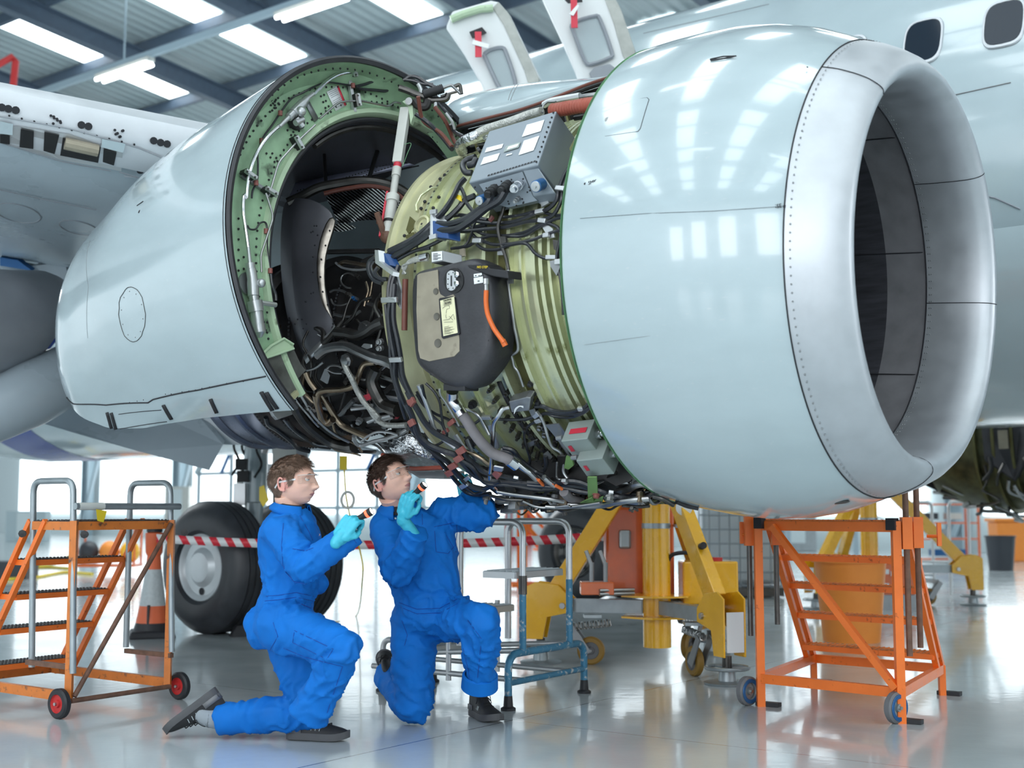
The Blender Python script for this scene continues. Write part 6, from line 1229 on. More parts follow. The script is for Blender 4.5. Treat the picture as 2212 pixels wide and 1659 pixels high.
for i in range(16):
    a = lg + Vector((rr.uniform(-.2, .3), rr.uniform(-.25, 0), rr.uniform(.55, 1.4))); mb = MB()
    if i % 2: mb.tube(spl([a, a + Vector((.06, 0, .12)), a + Vector((.02, -.04, .26)), a + Vector((.08, 0, .4))]), .012, 6); nm = 'gear_hose'
    else: mb.box(a, (.10, .06, rr.uniform(.08, .2))); nm = 'gear_valve'
    mb.build(nm, M[rr.choice(['black', 'steel_dark', 'alu', 'off_white'])], GEAR, smooth=False)
slab('gear_door', [(585, 950), (660, 955), (655, 1085), (600, 1080)], 11.2, 'off_white', (.0, .04, 0), GEAR); slab('gear_panel', [(640, 965), (665, 970), (660, 1040), (640, 1035)], 11.1, 'wing_grey', (.0, .04, 0), GEAR)
slab('yellow_tag', [(560, 1052), (570, 1048), (580, 1080), (568, 1095), (560, 1080)], 10.9, 'label_yellow', (0, .01, 0), GEAR)
GP = empty('main_landing_gear', FL(1262, 1290), 'far landing gear wheel seen between the yellow jack and the blue steps', 'landing gear')
wc2 = W(1258, 1190, 15.2); wc2.z = .565; wheel(GP, wc2, N, hubm='steel_dark', style=1); wheel(GP, wc2 + N * .86, N, hubm='steel_dark', style=1)
mb = MB(); mb.tube([wc2 + N * .43, wc2 + N * .43 + UP * 1.9], .1, 12); mb.cyl(wc2, wc2 + N * .86, .07, 10); mb.build('shock_strut', M['off_white'], GP)
mb = MB(); 
CH = empty('wheel_chock', FL(530, 1372), 'dark rubber wheel chock on the floor behind the left kneeling man', 'chock'); mb.box(FL(530, 1374) + UP * .045, (.26, .14, .09), Matrix.Rotation(.4, 3, 'Z'), .6); mb.build('block', M['rubber'], CH, smooth=False)
# the same engine on the far side of the aircraft, part of it in view
E2 = empty('far_engine', PQ(4.6, 15.0, 1.0), 'dark opened engine of the other wing hanging at the right edge', 'jet engine')
FE = PQ(0, 15.05, CAMH + .84); pE = W(2185, 960, 14.2).dot(D)
def FE2(s, th, r): a = math.radians(th); return FE + D * s + N * (r * math.cos(a)) + UP * (r * math.sin(a))
mb = MB(); mb.lathe([(pE - 2.2, .35), (pE - 1.0, .55), (pE - .9, .70), (pE - .6, .80), (pE - .2, .84), (pE + .5, .84), (pE + 1.2, .84)], FE, D, 48, ref=N); mb.build('fan_case', mat('far_case', (.10, .10, .05), .4, .5, var=.6, vscale=5), E2)
for s in (-.3, -.1, .1, .3, .45): mb = MB(); mb.lathe([(pE + s, .82), (pE + s, .89), (pE + s + .03, .89), (pE + s + .03, .82)], FE, D, 48, ref=N); mb.build('case_rib', M['case_dark'], E2)
mb = MB(); P = [FE2(pE + x, t_, .93) for x, t_ in ((-.2, 168), (.26, 168), (.30, 196), (.1, 216), (-.18, 200))]; mb.prism(P, N * .12); ot = mb.build('oil_tank', M['tank'], E2, bevel=.02, smooth=False)
mb = MB(); P = [FE2(pE + x, t_, .955) for x, t_ in ((.0, 180), (.10, 180), (.10, 192), (.0, 192))]; mb.prism(P, N * .02); mb.build('label', M['tank_panel'], ot, smooth=False)
rr = random.Random(8)
for i in range(60):
    s = pE + rr.uniform(-.9, .6); th = rr.uniform(190, 272); r = rr.uniform(.88, .98) if s > pE - .35 else rr.uniform(.6, .8); mb = MB(); mb.tube(spl([FE2(s, th, r), FE2(s + rr.uniform(-.1, .2), th + 8, r + .03), FE2(s + rr.uniform(-.2, .25), th + 16, r)]), rr.uniform(.008, .022), 6); mb.build('pipe', M[rr.choice(['black', 'steel_dark', 'bracket', 'rubber', 'steel'])], E2)
slab('far_cowl', [(2085, 935), (2230, 925), (2230, 960), (2100, 962), (2010, 1010), (1990, 1045), (2060, 1075), (2110, 1050), (2100, 990)], 14.9, 'soot', (.1, .3, 0), E2)
# ================================================================ the two kneeling mechanics
def remesh(mb, vox, sm=4, name='body'):
    me = bpy.data.meshes.new('t'); me.from_pydata([tuple(v) for v in mb.v], [], mb.f); o = bpy.data.objects.new('t', me); COL.objects.link(o)
    r = o.modifiers.new('r', 'REMESH'); r.mode = 'VOXEL'; r.voxel_size = vox; r.adaptivity = 0
    if sm: s = o.modifiers.new('s', 'SMOOTH'); s.factor = .5; s.iterations = sm
    bpy.context.view_layer.update(); out = bpy.data.meshes.new_from_object(o.evaluated_get(bpy.context.evaluated_depsgraph_get()))
    bpy.data.objects.remove(o); out.name = name; return out
def meshobj(me, name, m, parent, smooth=True):
    o = bpy.data.objects.new(name, me); COL.objects.link(o); me.materials.clear()
    for x in (m if isinstance(m, list) else [m]): me.materials.append(M[x])
    if smooth: me.polygons.foreach_set('use_smooth', [True] * len(me.polygons))
    co = np.empty(len(me.vertices) * 3); me.vertices.foreach_get('co', co); co = co.reshape(-1, 3)
    org = Vector(((co[:, 0].min() + co[:, 0].max()) / 2, (co[:, 1].min() + co[:, 1].max()) / 2, co[:, 2].min())); me.transform(Matrix.Translation(-org)); o.location = org
    if parent: setparent(o, parent)
    return o
def cone(mb, pts, flat=None):              # chain of round-ended tapered pieces (p, r)
    for (a, ra), (b, rb) in zip(pts[:-1], pts[1:]):
        a, b = Vector(a), Vector(b); mb.tube([a, b], [ra, rb], 18); mb.sphere(a, ra * .998, 16, 10); mb.sphere(b, rb * .998, 16, 10)
def ellchain(mb, secs, n=28):              # secs: centre, half-width vec, half-depth vec
    R = []
    for c, u, v in secs: R.append([Vector(c) + u * math.cos(2 * PI * k / n) + v * math.sin(2 * PI * k / n) for k in range(n)])
    mb.grid(R, closev=True); mb.add(R[0], [tuple(range(n))[::-1]]); mb.add(R[-1], [tuple(range(n))])
def folds(me, joints, seed=0, base=.0055):
    # cloth folds: ring creases round the joints, drifting with noise, plus slack between
    co = np.empty(len(me.vertices) * 3); me.vertices.foreach_get('co', co); co = co.reshape(-1, 3); no = np.empty(len(me.vertices) * 3); me.vertices.foreach_get('normal', no); no = no.reshape(-1, 3)
    out = co.copy()
    for i in range(len(co)):
        p = Vector(co[i]); n1 = noise.noise(p * 5.0 + Vector((seed, 0, 0))); n2 = noise.noise(p * 12 + Vector((0, seed, 3))); d = base * 1.5 * n1 + base * .7 * n2
        wv = Vector((n1, noise.noise(p * 5.0 + Vector((7, seed, 1))), n2)) * .035
        g0 = noise.noise(Vector(((p.x + wv.x) * 5 + (p.z) * 3, (p.y + wv.y) * 6, (p.z + wv.z) * 8 - p.x * 4 + seed))); d += base * 1.3 * max(0, 1 - abs(g0) * 5) ** 1.5
        for (c, ax, wd, amp, fr) in joints:
            q = p - c; g = math.exp(-q.length_squared / (wd * wd * 1.3))
            if g > .02:
                t = (q + wv * 1.6).dot(ax); r_ = q - ax * q.dot(ax); m_ = noise.noise(Vector((t * fr * .22, 0, 0)) + r_ * 4.5 + Vector((seed, 2, 0)))
                m2 = noise.noise(Vector((t * fr * .38, 5, 0)) + r_ * 7 + Vector((0, seed, 0)))
                d += 1.9 * amp * g * (1.15 * max(0, 1 - abs(m_) * 4.2) ** 1.4 + .28 * max(0, 1 - abs(m2) * 4) ** 1.3 - .35)
        out[i] = co[i] + no[i] * d
    me.vertices.foreach_set('co', out.ravel()); me.update()
def strip_on(tree, pts, r, m, name, parent, lift=.001, k=6, closed=False):
    P = []
    if closed: pts = pts + pts[:1]
    for a, b in zip(pts[:-1], pts[1:]):
        for j in range(k):
            h = hitb(tree, lerp(a[0], b[0], j / k), lerp(a[1], b[1], j / k), lift)[0]
            if h and (not P or (h - P[-1]).length < .08): P.append(h)
    if len(P) > 2: mb = MB(); mb.tube(P, r, 5); return mb.build(name, M[m], parent)
def meshtree(o):
    me = o.data; mw = worldm(o); return BVHTree.FromPolygons([mw @ v.co for v in me.vertices], [tuple(p.vertices) for p in me.polygons])
# ---------------------------------------------------------------- head
def headpt(az, el):
    d = Vector((math.cos(el) * math.cos(az), math.cos(el) * math.sin(az), math.sin(el)))
    A, B, Cc = .098, .077, .113
    r = 1 / math.sqrt((d.x / A) ** 2 + (d.y / B) ** 2 + (d.z / Cc) ** 2); p = d * r
    x, y, z = p
    s = max(0, min(1, -z / .115))
    y *= 1 - .26 * s ** 1.3
    if x < 0: x *= 1 + .10 * math.exp(-((z - .03) / .06) ** 2) - .55 * s ** 1.1
    f = max(0, d.x)
    if x > 0: x *= 1 - .03 * math.exp(-((z) / .05) ** 2)
    G = lambda v, s_: math.exp(-(v / s_) ** 2)
    if x > 0:
        ay = abs(y)
        x += .016 * G(y, .024) * G(z + .103, .020)                       # chin
        x += .003 * G(z + .085, .02) * G(ay - .03, .02)
        t = (z - .018) / (-.046)                                         # nose ridge
        if t > -.4: 
            amp = .004 + .020 * max(0, min(1, t)) ** 1.15; cut = 1 / (1 + math.exp(-(z + .041) / .0022)); x += amp * G(y, .0085 + .004 * max(0, min(1, t))) * cut * min(1, (t + .4) * 2.5)
        x += .010 * G(ay - .0125, .0065) * G(z + .031, .0075)            # nostril wings
        x -= .011 * G(ay - .031, .015) * G(z - .010, .0105)              # sockets
        x += .0055 * G(ay - .026, .022) * G(z - .031, .0085)             # brow
        x += .0045 * G(ay - .044, .016) * G(z + .018, .016)              # cheekbone
        x -= .004 * G(ay - .040, .014) * G(z + .052, .018)
        x += .0075 * G(y, .020) * G(z + .0585, .0085); x += .0015 * G(y, .018) * G(z + .069, .004)
        x -= .0042 * G(y, .022) * G(z + .0615, .0017); x -= .004 * G(y, .022) * G(z + .080, .006)
        x -= .0012 * G(y, .004) * G(z + .050, .005)
    if s > .6 and x < .07: z *= 1 - .10 * (s - .6) / .4
    return Vector((x, y, z))
def hairmask(p, az):
    # > 0 where hair grows; azimuth in degrees from the face
    a = abs(math.degrees(az)); hl = np.interp(a, [0, 25, 45, 58, 66, 78, 84, 98, 110, 150, 180], [.074, .070, .062, .040, -.002, -.010, .030, .028, -.035, -.068, -.072]); return p.z - hl
def make_head(R, c, parent, hairm, seed, neck_to, glasses=True, fringe=1.0):
    X = lambda p: c + R @ Vector((p.x * 1.11, p.y * 1.04, p.z * 1.01))
    mb = MB(); nA, nE = 150, 110; rows = []
    for i in range(nE + 1):
        el = -PI / 2 + PI * i / nE; rows.append([X(headpt(2 * PI * k / nA, el)) for k in range(nA)])
    mb.grid(rows, closev=True)
    nb0 = X(Vector((-.030, 0, -.055))); 
    mb.tube([nb0, lerp(nb0, neck_to, .45), neck_to, neck_to + (neck_to - nb0).normalized() * .12], [.062, .060, .068, .13], 26)
    for s in (-1, 1):                       # ears
        e0 = Vector((-.006, s * .074, -.008)); pts = []
        for k in range(13):
            a = -1.9 + 4.3 * k / 12; pts.append(X(e0 + Vector((-.012 - .013 * math.cos(a), s * (.012 + .004 * math.sin(a)), .004 + .029 * math.sin(a)))))
        mb.tube(pts, .0048, 8); mb.sphere(X(e0 + Vector((-.006, s * .004, 0))), .016, 12, 8, (.8, .45, 1.5), R); mb.sphere(X(e0 + Vector((-.002, s * .010, -.026))), .0075, 10, 6)
    me = remesh(mb, .0030, 1, 'body'); Ri = R.transposed(); 
    o = meshobj(me, 'body', ['skin', 'lips', 'skin_red'], parent); off = o.matrix_basis.translation
    for pl in me.polygons:
        q = Ri @ (pl.center + off - c); q.x /= 1.11; q.y /= 1.04
        if q.x > .07 and abs(q.y) < .021 and abs(q.z + .0600) < .0068 * (1 - (q.y / .023) ** 2) + .0008: pl.material_index = 1
        elif abs(q.y) > .072 and -.045 < q.z < .04 and -.04 < q.x < .02: pl.material_index = 2
    for s in (-1, 1):                       # eyes
        ec = Vector((.0750, s * .031, .0085)); mb = MB(); mb.sphere(X(ec), .0118, 18, 12); ey = mb.build('eye', M['eye_white'], o)
        g = (Vector((1, .0, .28))).normalized(); mb = MB(); mb.sphere(X(ec + g * .0048), .0080, 14, 8); mb.build('iris', M['iris'], ey)
        mb = MB(); G_ = []
        for i in range(7):                  # upper lid
            t = .05 + .85 * i / 6; G_.append([X(ec + Vector((math.cos(a) * math.cos(t), math.sin(a) * math.cos(t), math.sin(t))) * .0130) for a in [-1.25 + 2.5 * k / 14 for k in range(15)]])
        mb.grid(G_); mb.build('eyelid', M['skin'], o, thick=.0012)
        mb = MB(); mb.tube([X(ec + Vector((.0165 - .006 * abs(t - .4), (s * (t * .040 - .020)), .0195 + .004 * math.sin(t * 3)))) for t in [k / 8 for k in range(9)]], [.0016, .0030, .0036, .0036, .0035, .0032, .0027, .002, .001], 6); mb.build('eyebrow', M[hairm], o)
        mb = MB(); mb.sphere(X(Vector((.098, s * .0075, -.0415))), .0032, 8, 6, (1.2, 1, .5), R); mb.build('nostril', M['skin_red'], o)
    # hair: a cap with many short tufts
    rnd = random.Random(seed); mb = MB(); nA, nE = 160, 90; V = {}; 
    def thick(p, az): 
        m_ = hairmask(p, az); t = min(1, max(0, m_ / .03)); top = min(1, max(0, (p.z - .03) / .05)); return (.0025 + .006 * t + .008 * top * t + .006 * fringe * top * max(0, math.cos(az)))
    rows = []
    for i in range(nE + 1):
        el = -1.1 + (PI / 2 + 1.1) * i / nE; row = []
        for k in range(nA):
            az = -PI + 2 * PI * k / nA; p = headpt(az, el); m_ = hairmask(p, az); n_ = p.normalized(); row.append(X(p + n_ * ((thick(p, az) * (.8 + .35 * noise.noise(p * 70 + Vector((seed, 0, 0))))) if m_ > 0 else -.012)))
        rows.append(row)
    mb.grid(rows, closev=True); cap = mb
    hr = cap.build('hair', M[hairm], parent)
    tb = MB(); cnt = 0
    while cnt < 5200:
        az = rnd.uniform(-PI, PI); el = math.asin(rnd.uniform(-.75, 1)); p = headpt(az, el); m_ = hairmask(p, az)
        if m_ < -.002: continue
        cnt += 1; n_ = p.normalized(); th = thick(p, az); top = min(1, max(0, (p.z - .03) / .05))
        flow = Vector((.75 * top + (-.55) * (1 - top), rnd.uniform(-.25, .25) + (.25 if p.y > 0 else -.25) * top * .4, -.75 * (1 - top) + .05)); flow = (flow - n_ * flow.dot(n_)); flow = flow.normalized() if flow.length > .01 else Vector((1, 0, 0))
        L = .012 + .020 * top + .010 * top * max(0, math.cos(az)) + .006 * rnd.random(); w = .0011; sd = n_.cross(flow).normalized() * w
        a = p + n_ * th * .5; b = a + flow * L * .5 + n_ * (.006 * top + .0035) ; d = a + flow * L + n_ * (.004 + .007 * top * rnd.random() + .002)
        tb.add([X(a - sd), X(a + sd), X(b + sd * .8), X(b - sd * .8), X(d)], [(0, 1, 2, 3), (3, 2, 4)])
    tag(tb.build('hair_strands', M[hairm], hr, smooth=False, fix=False), kind='stuff')
    if glasses:
        g = MB(); rows = []
        for i in range(9):
            z = -.014 + .038 * i / 8; rows.append([X(Vector((.100 * math.cos(a) * 1.06 + .006, .072 * math.sin(a) * 1.10, z + .004 - .012 * (math.cos(a) > .97 and i < 3)))) for a in [-1.12 + 2.24 * k / 30 for k in range(31)]])
        g.grid(rows); gl = g.build('safety_glasses', M['lens'], parent, thick=.0016); gl['label'] = 'clear wraparound safety glasses'
        for s in (-1, 1):
            t = MB(); t.bar(X(Vector((.046, s * .0775, .012))), X(Vector((-.030, s * .084, .006))), .0022, .008, R @ UP); t.bar(X(Vector((-.030, s * .084, .006))), X(Vector((-.050, s * .078, -.018))), .0022, .007, R @ UP); t.build('temple_arm', mat('clear_plastic', (.82, .84, .85), .15, alpha=.55), gl, smooth=False)
        t = MB(); t.tube([X(Vector((.100 * math.cos(a) * 1.06 + .0065, .072 * math.sin(a) * 1.10, .0285))) for a in [-1.12 + 2.24 * k / 30 for k in range(31)]], .0013, 5); t.build('glasses_rim', mat('clear_plastic', (.82, .84, .85), .15, alpha=.55), gl)
    return o
def face_R(fwd, up=(0, 0, 1)):
    f = Vector(fwd).normalized(); l = Vector(up).cross(f).normalized(); u = f.cross(l); return Matrix((f, l, u)).transposed()
# ---------------------------------------------------------------- gloved hand gripping a rod along local X
def make_hand(o, R, parent, curl=1.0, side=1, wrist=None, name='glove', spread=0.0, m='glove'):
    X = lambda p: o + R @ Vector((p[0] * side, p[1], p[2]))
    mb = MB()
    def ch(pts, rs): cone(mb, [(X(p), r) for p, r in zip(pts, rs)])
    for x, r in ((.030, .0150), (.012, .0165), (-.010, .0165), (-.029, .0145)): ch([(x * .8, .006, .0), (x, .05, .002), (x * 1.04, .085, 0)], [.018, r, r * .80])
    ch([(.028, .012, -.006), (.038, .040, -.012)], [.019, .014])
    bases = [(.032, .088, .0), (.011, .093, .002), (-.011, .091, .001), (-.031, .083, -.002)]; Ls = [(.040, .026, .020), (.044, .029, .021), (.041, .027, .020), (.032, .021, .018)]; rads = [.0092, .0095, .0092, .0082]
    for f, (b, L, r) in enumerate(zip(bases, Ls, rads)):
        p = Vector(b); a = 0; pts = [p.copy()]
        for j, da in enumerate((62, 78, 48)):
            a += math.radians(da * curl * (1 + .06 * (f - 1.5))); p = p + Vector(((f - 1.5) * -.10 * spread * L[j], math.cos(a) * L[j], -math.sin(a) * L[j])); pts.append(p.copy())
        ch(pts, [r * 1.08, r, r * .95, r * .85])
    ch([(.034, .016, -.008), (.052, .036, -.022), (.046, .060, -.040), (.028, .074, -.050)], [.014, .0115, .0105, .009])
    w = Vector((0, -.035, 0)); ch([(.0, .012, 0), (0, -.035, 0)], [.027, .026])
    if wrist is not None: cone(mb, [(X((0, -.02, 0)), .028), (Vector(wrist), .032)])
    me = remesh(mb, .0032, 2, name); ob = meshobj(me, name, m, parent)
    co = np.empty(len(me.vertices) * 3); me.vertices.foreach_get('co', co); co = co.reshape(-1, 3); no = np.empty(len(me.vertices) * 3); me.vertices.foreach_get('normal', no); no = no.reshape(-1, 3)
    dd = np.array([noise.noise(Vector(c) * 55) * .0013 for c in co]); me.vertices.foreach_set('co', (co + no * dd[:, None]).ravel()); me.update()
    return ob
def torch(name_loc, a, b, label):
    a, b = Vector(a), Vector(b); d = (b - a).normalized(); L = (b - a).length; t = empty('torch', a, label, 'torch', None)
    mb = MB(); mb.lathe([(0, .001), (0, .012), (L * .62, .013), (L * .70, .014)], a, d, 24); mb.build('handle', M['black'], t)
    mb = MB(); mb.lathe([(L * .70, .014), (L * .78, .0175), (L * .95, .0185), (L, .018), (L, .0155)], a, d, 24); hd = mb.build('head', M['black'], t)
    mb = MB(); mb.lathe([(L * .80, .0180), (L * .84, .0192), (L * .88, .0184)], a, d, 24); mb.build('red_ring', M['torch_ring'], t)
    mb = MB(); mb.lathe([(L * .985, .0155), (L * .985, .0001)], a, d, 24); mb.build('bulb', M['torch_glow'], t); return t
# ---------------------------------------------------------------- work shoe: local x forward, z up, sole at z=0
def make_boot(o, R, parent, high=.0, s=1.0, name='work_shoe', toe='shoe_black', flip=1):
    X = lambda p: o + R @ (Vector((p[0], p[1] * flip, p[2])) * s)
    def outl(x):                            # half width and centre offset along the sole
        return np.interp(x, [-.085, -.07, -.03, .03, .09, .14, .175, .19, .197], [.012, .030, .034, .033, .046, .050, .040, .024, .006]), np.interp(x, [-.08, .05, .15, .2], [0, -.002, .006, .010])
    xs = [-.085, -.078, -.06, -.03, 0, .03, .06, .09, .12, .145, .165, .18, .19, .197]
    mb = MB(); rows = []
    for x in xs:
        w, c = outl(x); lift = .012 * max(0, (x - .12) / .08) ** 2
        rows.append([X((x, c + w * 1.06, .004 + lift)), X((x, c + w * 1.10, .018 + lift)), X((x, c + w * 1.04, .034 + lift)), X((x, c - w * 1.04, .034 + lift)), X((x, c - w * 1.10, .018 + lift)), X((x, c - w * 1.06, .004 + lift))])
    mb.grid(rows, closev=True); mb.add(rows[0], [tuple(range(6))]); mb.add(rows[-1], [tuple(range(6))[::-1]])
    e = empty('x', o) if 0 else None
    mb2 = MB(); rows = []
    for x in [-.082, -.07, -.05, -.03, -.005, .02, .045, .07, .10, .13, .155, .175, .188, .194]:
        w, c = outl(x); w *= .98; h = np.interp(x, [-.085, -.07, -.03, .02, .05, .09, .13, .165, .185, .195], [.085 + high, .098 + high, .100 + high, .098 + high * .9, .088 + high * .3, .074, .062, .054, .044, .034]); z0 = .030
        wt = np.interp(x, [-.08, 0, .06, .12, .2], [.75, .80, .62, .70, .6]); row = []
        for k in range(13):
            a = PI * k / 12; ca, sa = math.cos(a), math.sin(a); row.append(X((x, c + w * math.copysign(abs(ca) ** .75, ca) * (1 - (1 - wt) * sa * .9), z0 + (h - z0) * abs(sa) ** .8)))
        rows.append(row)
    mb2.grid(rows); mb2.add(rows[0], [tuple(range(13))]); mb2.add(rows[-1], [tuple(range(13))[::-1]]); mb2.add([r[0] for r in rows] + [r[-1] for r in rows[::-1]], [tuple(range(2 * len(rows)))])
    up = mb2.build(name, M[toe], parent, subd=1, ang=60); mb.build('sole', M['shoe_sole'], up, ang=40)
    mb = MB(); mb.grid([[X((-.088, .0, .034)), X((-.088, 0, .060))]] + [[X((x, outl(x)[1] + sg * outl(x)[0] * 1.03, .034)), X((x, outl(x)[1] + sg * outl(x)[0] * .99, .058))] for sg in (1,) for x in (-.07, -.04, -.01)]); mb.grid([[X((x, outl(x)[1] - outl(x)[0] * 1.03, .034)), X((x, outl(x)[1] - outl(x)[0] * .99, .058))] for x in (-.07, -.04, -.01)]); mb.build('heel_panel', M['shoe_grey'], up, thick=.004)
    for i in range(5):
        x = .028 + i * .020; h = np.interp(x, [.02, .05, .09, .13], [.100 + high * .8, .091 + high * .3, .077, .065]); mb = MB(); mb.tube([X((x - .004, -.026, h - .014)), X((x, -.012, h)), X((x + .006, .012, h + .001)), X((x + .002, .026, h - .014))], .0028, 6); mb.build('lace', M['black'], up)
    for sg in (-1, 1):
        for i in range(3): 
            x = .035 + i * .020; w = outl(x)[0]; mb = MB(); mb.tube([X((x, sg * w * 1.00, .046)), X((x + .004, sg * w * .90, .064))], .0018, 5); mb.build('side_stripe', M['cone_white'], up)
    mb = MB(); mb.tube(spl([X((.034, .0, .104 + high * .7)), X((.040, .022, .110 + high * .6)), X((.050, .034, .092)), X((.048, .040, .07))]), .002, 5); mb.tube(spl([X((.034, .0, .104 + high * .7)), X((.040, -.022, .110 + high * .6)), X((.052, -.034, .092)), X((.05, -.040, .072))]), .002, 5); mb.build('lace_bow', M['black'], up)
    return up
def collar(parent, c, R, r0, tree=None, open_=35):
    mb = MB(); rows = []
    for k in range(33):
        a = math.radians(open_ + (360 - 2 * open_) * k / 32); d = R @ Vector((math.cos(a), math.sin(a), 0)); u = R @ UP; fr = abs(math.cos(a / 2)) ** 3
        rows.append([c + d * r0 * .96 + u * .000, c + d * r0 * .92 + u * .022, c + d * (r0 * 1.02) + u * .028, c + d * (r0 * 1.24) + u * (.012 - .030 * fr), c + d * (r0 * 1.28) - u * (.002 + .040 * fr)])
    mb.grid(rows); return mb.build('collar', M['coverall'], parent, thick=.004, ang=80)
def patchline(tree, parent, pts, name='seam', r=.0016, k=6, closed=False, m='coverall_seam'): return strip_on(tree, pts, r, m, name, parent, .0008, k, closed)
dm('coverall_seam', (0.004, 0.06, 0.33), 0.8)
# ================ left man, kneeling in profile
P1 = empty('person', FL(620, 1590), 'kneeling person at left in blue coveralls and clear glasses, in profile, raising a torch', 'person', None)
w = W
hipN, hipF = w(606, 1352, 5.93), w(612, 1348, 6.14)
kneeN, ankN = w(742, 1400, 5.72), w(668, 1546, 5.84); kneeF, ankF = w(672, 1540, 6.10), w(478, 1553, 6.16)
shN, shF = w(604, 1150, 5.90), w(640, 1146, 6.26); elN, wrN = w(658, 1232, 5.78), w(752, 1160, 5.80); elF, wrF = w(655, 1240, 6.30), w(688, 1262, 6.16)
mb = MB(); px = 1 / 470.0
dd = (shF - shN).normalized(); fx = Vector((1, 0, 0))
def tsec(cx, cy, hw, hd, Y=6.06, tilt=0): 
    f = Vector((math.cos(tilt), 0, math.sin(tilt))); return (w(cx, cy, Y), f * hw * px, Vector((0.05, 1, 0)) * hd)
ellchain(mb, [tsec(600, 1400, 52, .10), tsec(602, 1375, 66, .165), tsec(606, 1340, 66, .175), tsec(618, 1300, 60, .160), tsec(626, 1265, 58, .152), tsec(626, 1225, 63, .165), tsec(624, 1190, 66, .180), tsec(624, 1155, 64, .195), tsec(626, 1125, 52, .16), tsec(628, 1103, 36, .095), tsec(630, 1095, 26, .07)])
cone(mb, [(shN, .080), (lerp(shN, elN, .5), .069), (elN, .062)]); mb.tube([elN, lerp(elN, wrN, .5), wrN, lerp(elN, wrN, 1.16)], [.063, .062, .062, .066], 20)
cone(mb, [(shF, .080), (elF, .062), (wrF, .050)])
cone(mb, [(hipN, .120), (lerp(hipN, kneeN, .5), .104), (kneeN, .080)]); mb.tube([kneeN, lerp(kneeN, ankN, .35), lerp(kneeN, ankN, .7), ankN, lerp(kneeN, ankN, 1.02)], [.080, .080, .080, .088, .089], 22)
cone(mb, [(hipF, .118), (lerp(hipF, kneeF, .5), .100), (kneeF, .078)]); mb.tube([kneeF, lerp(kneeF, ankF, .4), ankF, lerp(kneeF, ankF, 1.03)], [.078, .074, .072, .072], 22)
mb.sphere(w(560, 1345, 6.03), .075, 14, 10)
me = remesh(mb, .0105, 5, 'coverall')
U = lambda a, b: (b - a).normalized()
folds(me, [(elN, U(shN, elN), .12, .010, 95), (lerp(elN, wrN, .45), U(elN, wrN), .12, .004, 80), (kneeN - Vector((.05, 0, .06)), (U(kneeN, ankN) + U(hipN, kneeN)).normalized(), .15, .011, 70), (hipN + Vector((.08, 0, 0)), U(hipN, kneeN), .14, .009, 75), (w(618, 1285, 6.0), Vector((.2, 0, 1)), .13, .008, 120), (lerp(kneeN, ankN, .75), U(kneeN, ankN), .16, .006, 55), (kneeF, U(hipF, kneeF), .17, .010, 75), (lerp(hipF, kneeF, .6), (U(hipF, kneeF) + Vector((.5, 0, 0))).normalized(), .15, .006, 60), (lerp(kneeF, ankF, .6), U(kneeF, ankF), .17, .006, 65), (w(640, 1200, 5.95), Vector((.6, 0, .8)), .16, .005, 60), (shN, Vector((.7, 0, .7)), .12, .005, 70)], 1.3)
cov = meshobj(me, 'coverall', 'coverall', P1); cov['label'] = 'royal blue work coverall'
T1 = meshtree(cov)
for l in ([(572, 1298), (600, 1296), (640, 1290), (684, 1300)], [(574, 1288), (600, 1286), (640, 1280), (686, 1290)], [(612, 1130), (608, 1180), (612, 1230), (640, 1262), (682, 1262)], [(640, 1100), (668, 1150), (690, 1200), (692, 1290)]): patchline(T1, cov, l)
patchline(T1, cov, [(636, 1362), (720, 1402), (706, 1424), (632, 1388)], 'thigh_pocket', closed=True)
patchline(T1, cov, [(590, 1345), (600, 1375), (580, 1410), (556, 1400)], 'hip_pocket'); patchline(T1, cov, [(612, 1400), (660, 1420), (740, 1440), (700, 1560)], 'leg_seam'); patchline(T1, cov, [(650, 1305), (668, 1312), (690, 1320)], 'side_pocket', .003)
patchline(T1, cov, [(740, 1130), (776, 1182)], 'cuff_seam'); patchline(T1, cov, [(632, 1185), (660, 1190), (680, 1182)], 'chest_pocket')
Rh = face_R((1, -.30, .10)); hc = w(634, 1044, 6.04); nk = w(626, 1108, 6.06)
make_head(Rh, hc, P1, 'hair', 11, nk)
Rn = face_R((1, -.25, -.15), (-.30, .0, 1)); collar(P1, w(630, 1102, 6.05), Rn, .080)
mb = MB(); mb.lathe([(0, .066), (.045, .064), (.050, .061)], w(628, 1110, 6.05), Rn @ UP, 28); mb.build('t_shirt', M['tshirt'], P1)
# torch and gloved hand
ta, tb = w(756, 1131, 5.77), w(803, 1104, 5.74); tdir = (tb - ta).normalized(); torch('t', lerp(ta, tb, -.3), tb, 'black torch with a red ring held by the left kneeling person')
fa_ = (wrN - elN).normalized(); hy = (fa_ + Vector((-.45, .1, .60)) * .45).normalized(); hz = Vector((-.3, -.85, .2)); hz = (hz - hy * hz.dot(hy)).normalized(); hx = hy.cross(hz).normalized()
Rhand = Matrix((hx, hy, hz)).transposed(); grip = Rhand @ Vector((0, .092, -.028))
make_hand(lerp(ta, tb, .22) - grip, Rhand, P1, 1.0, 1, wrist=lerp(elN, wrN, 1.08))
# shoes
ub = make_boot(FL(660, 1598), face_R((1, -.18, 0)), P1, high=.03, s=1.06)
fr_ = face_R((-.86, .0, -.50), (-.50, .05, .86)); 
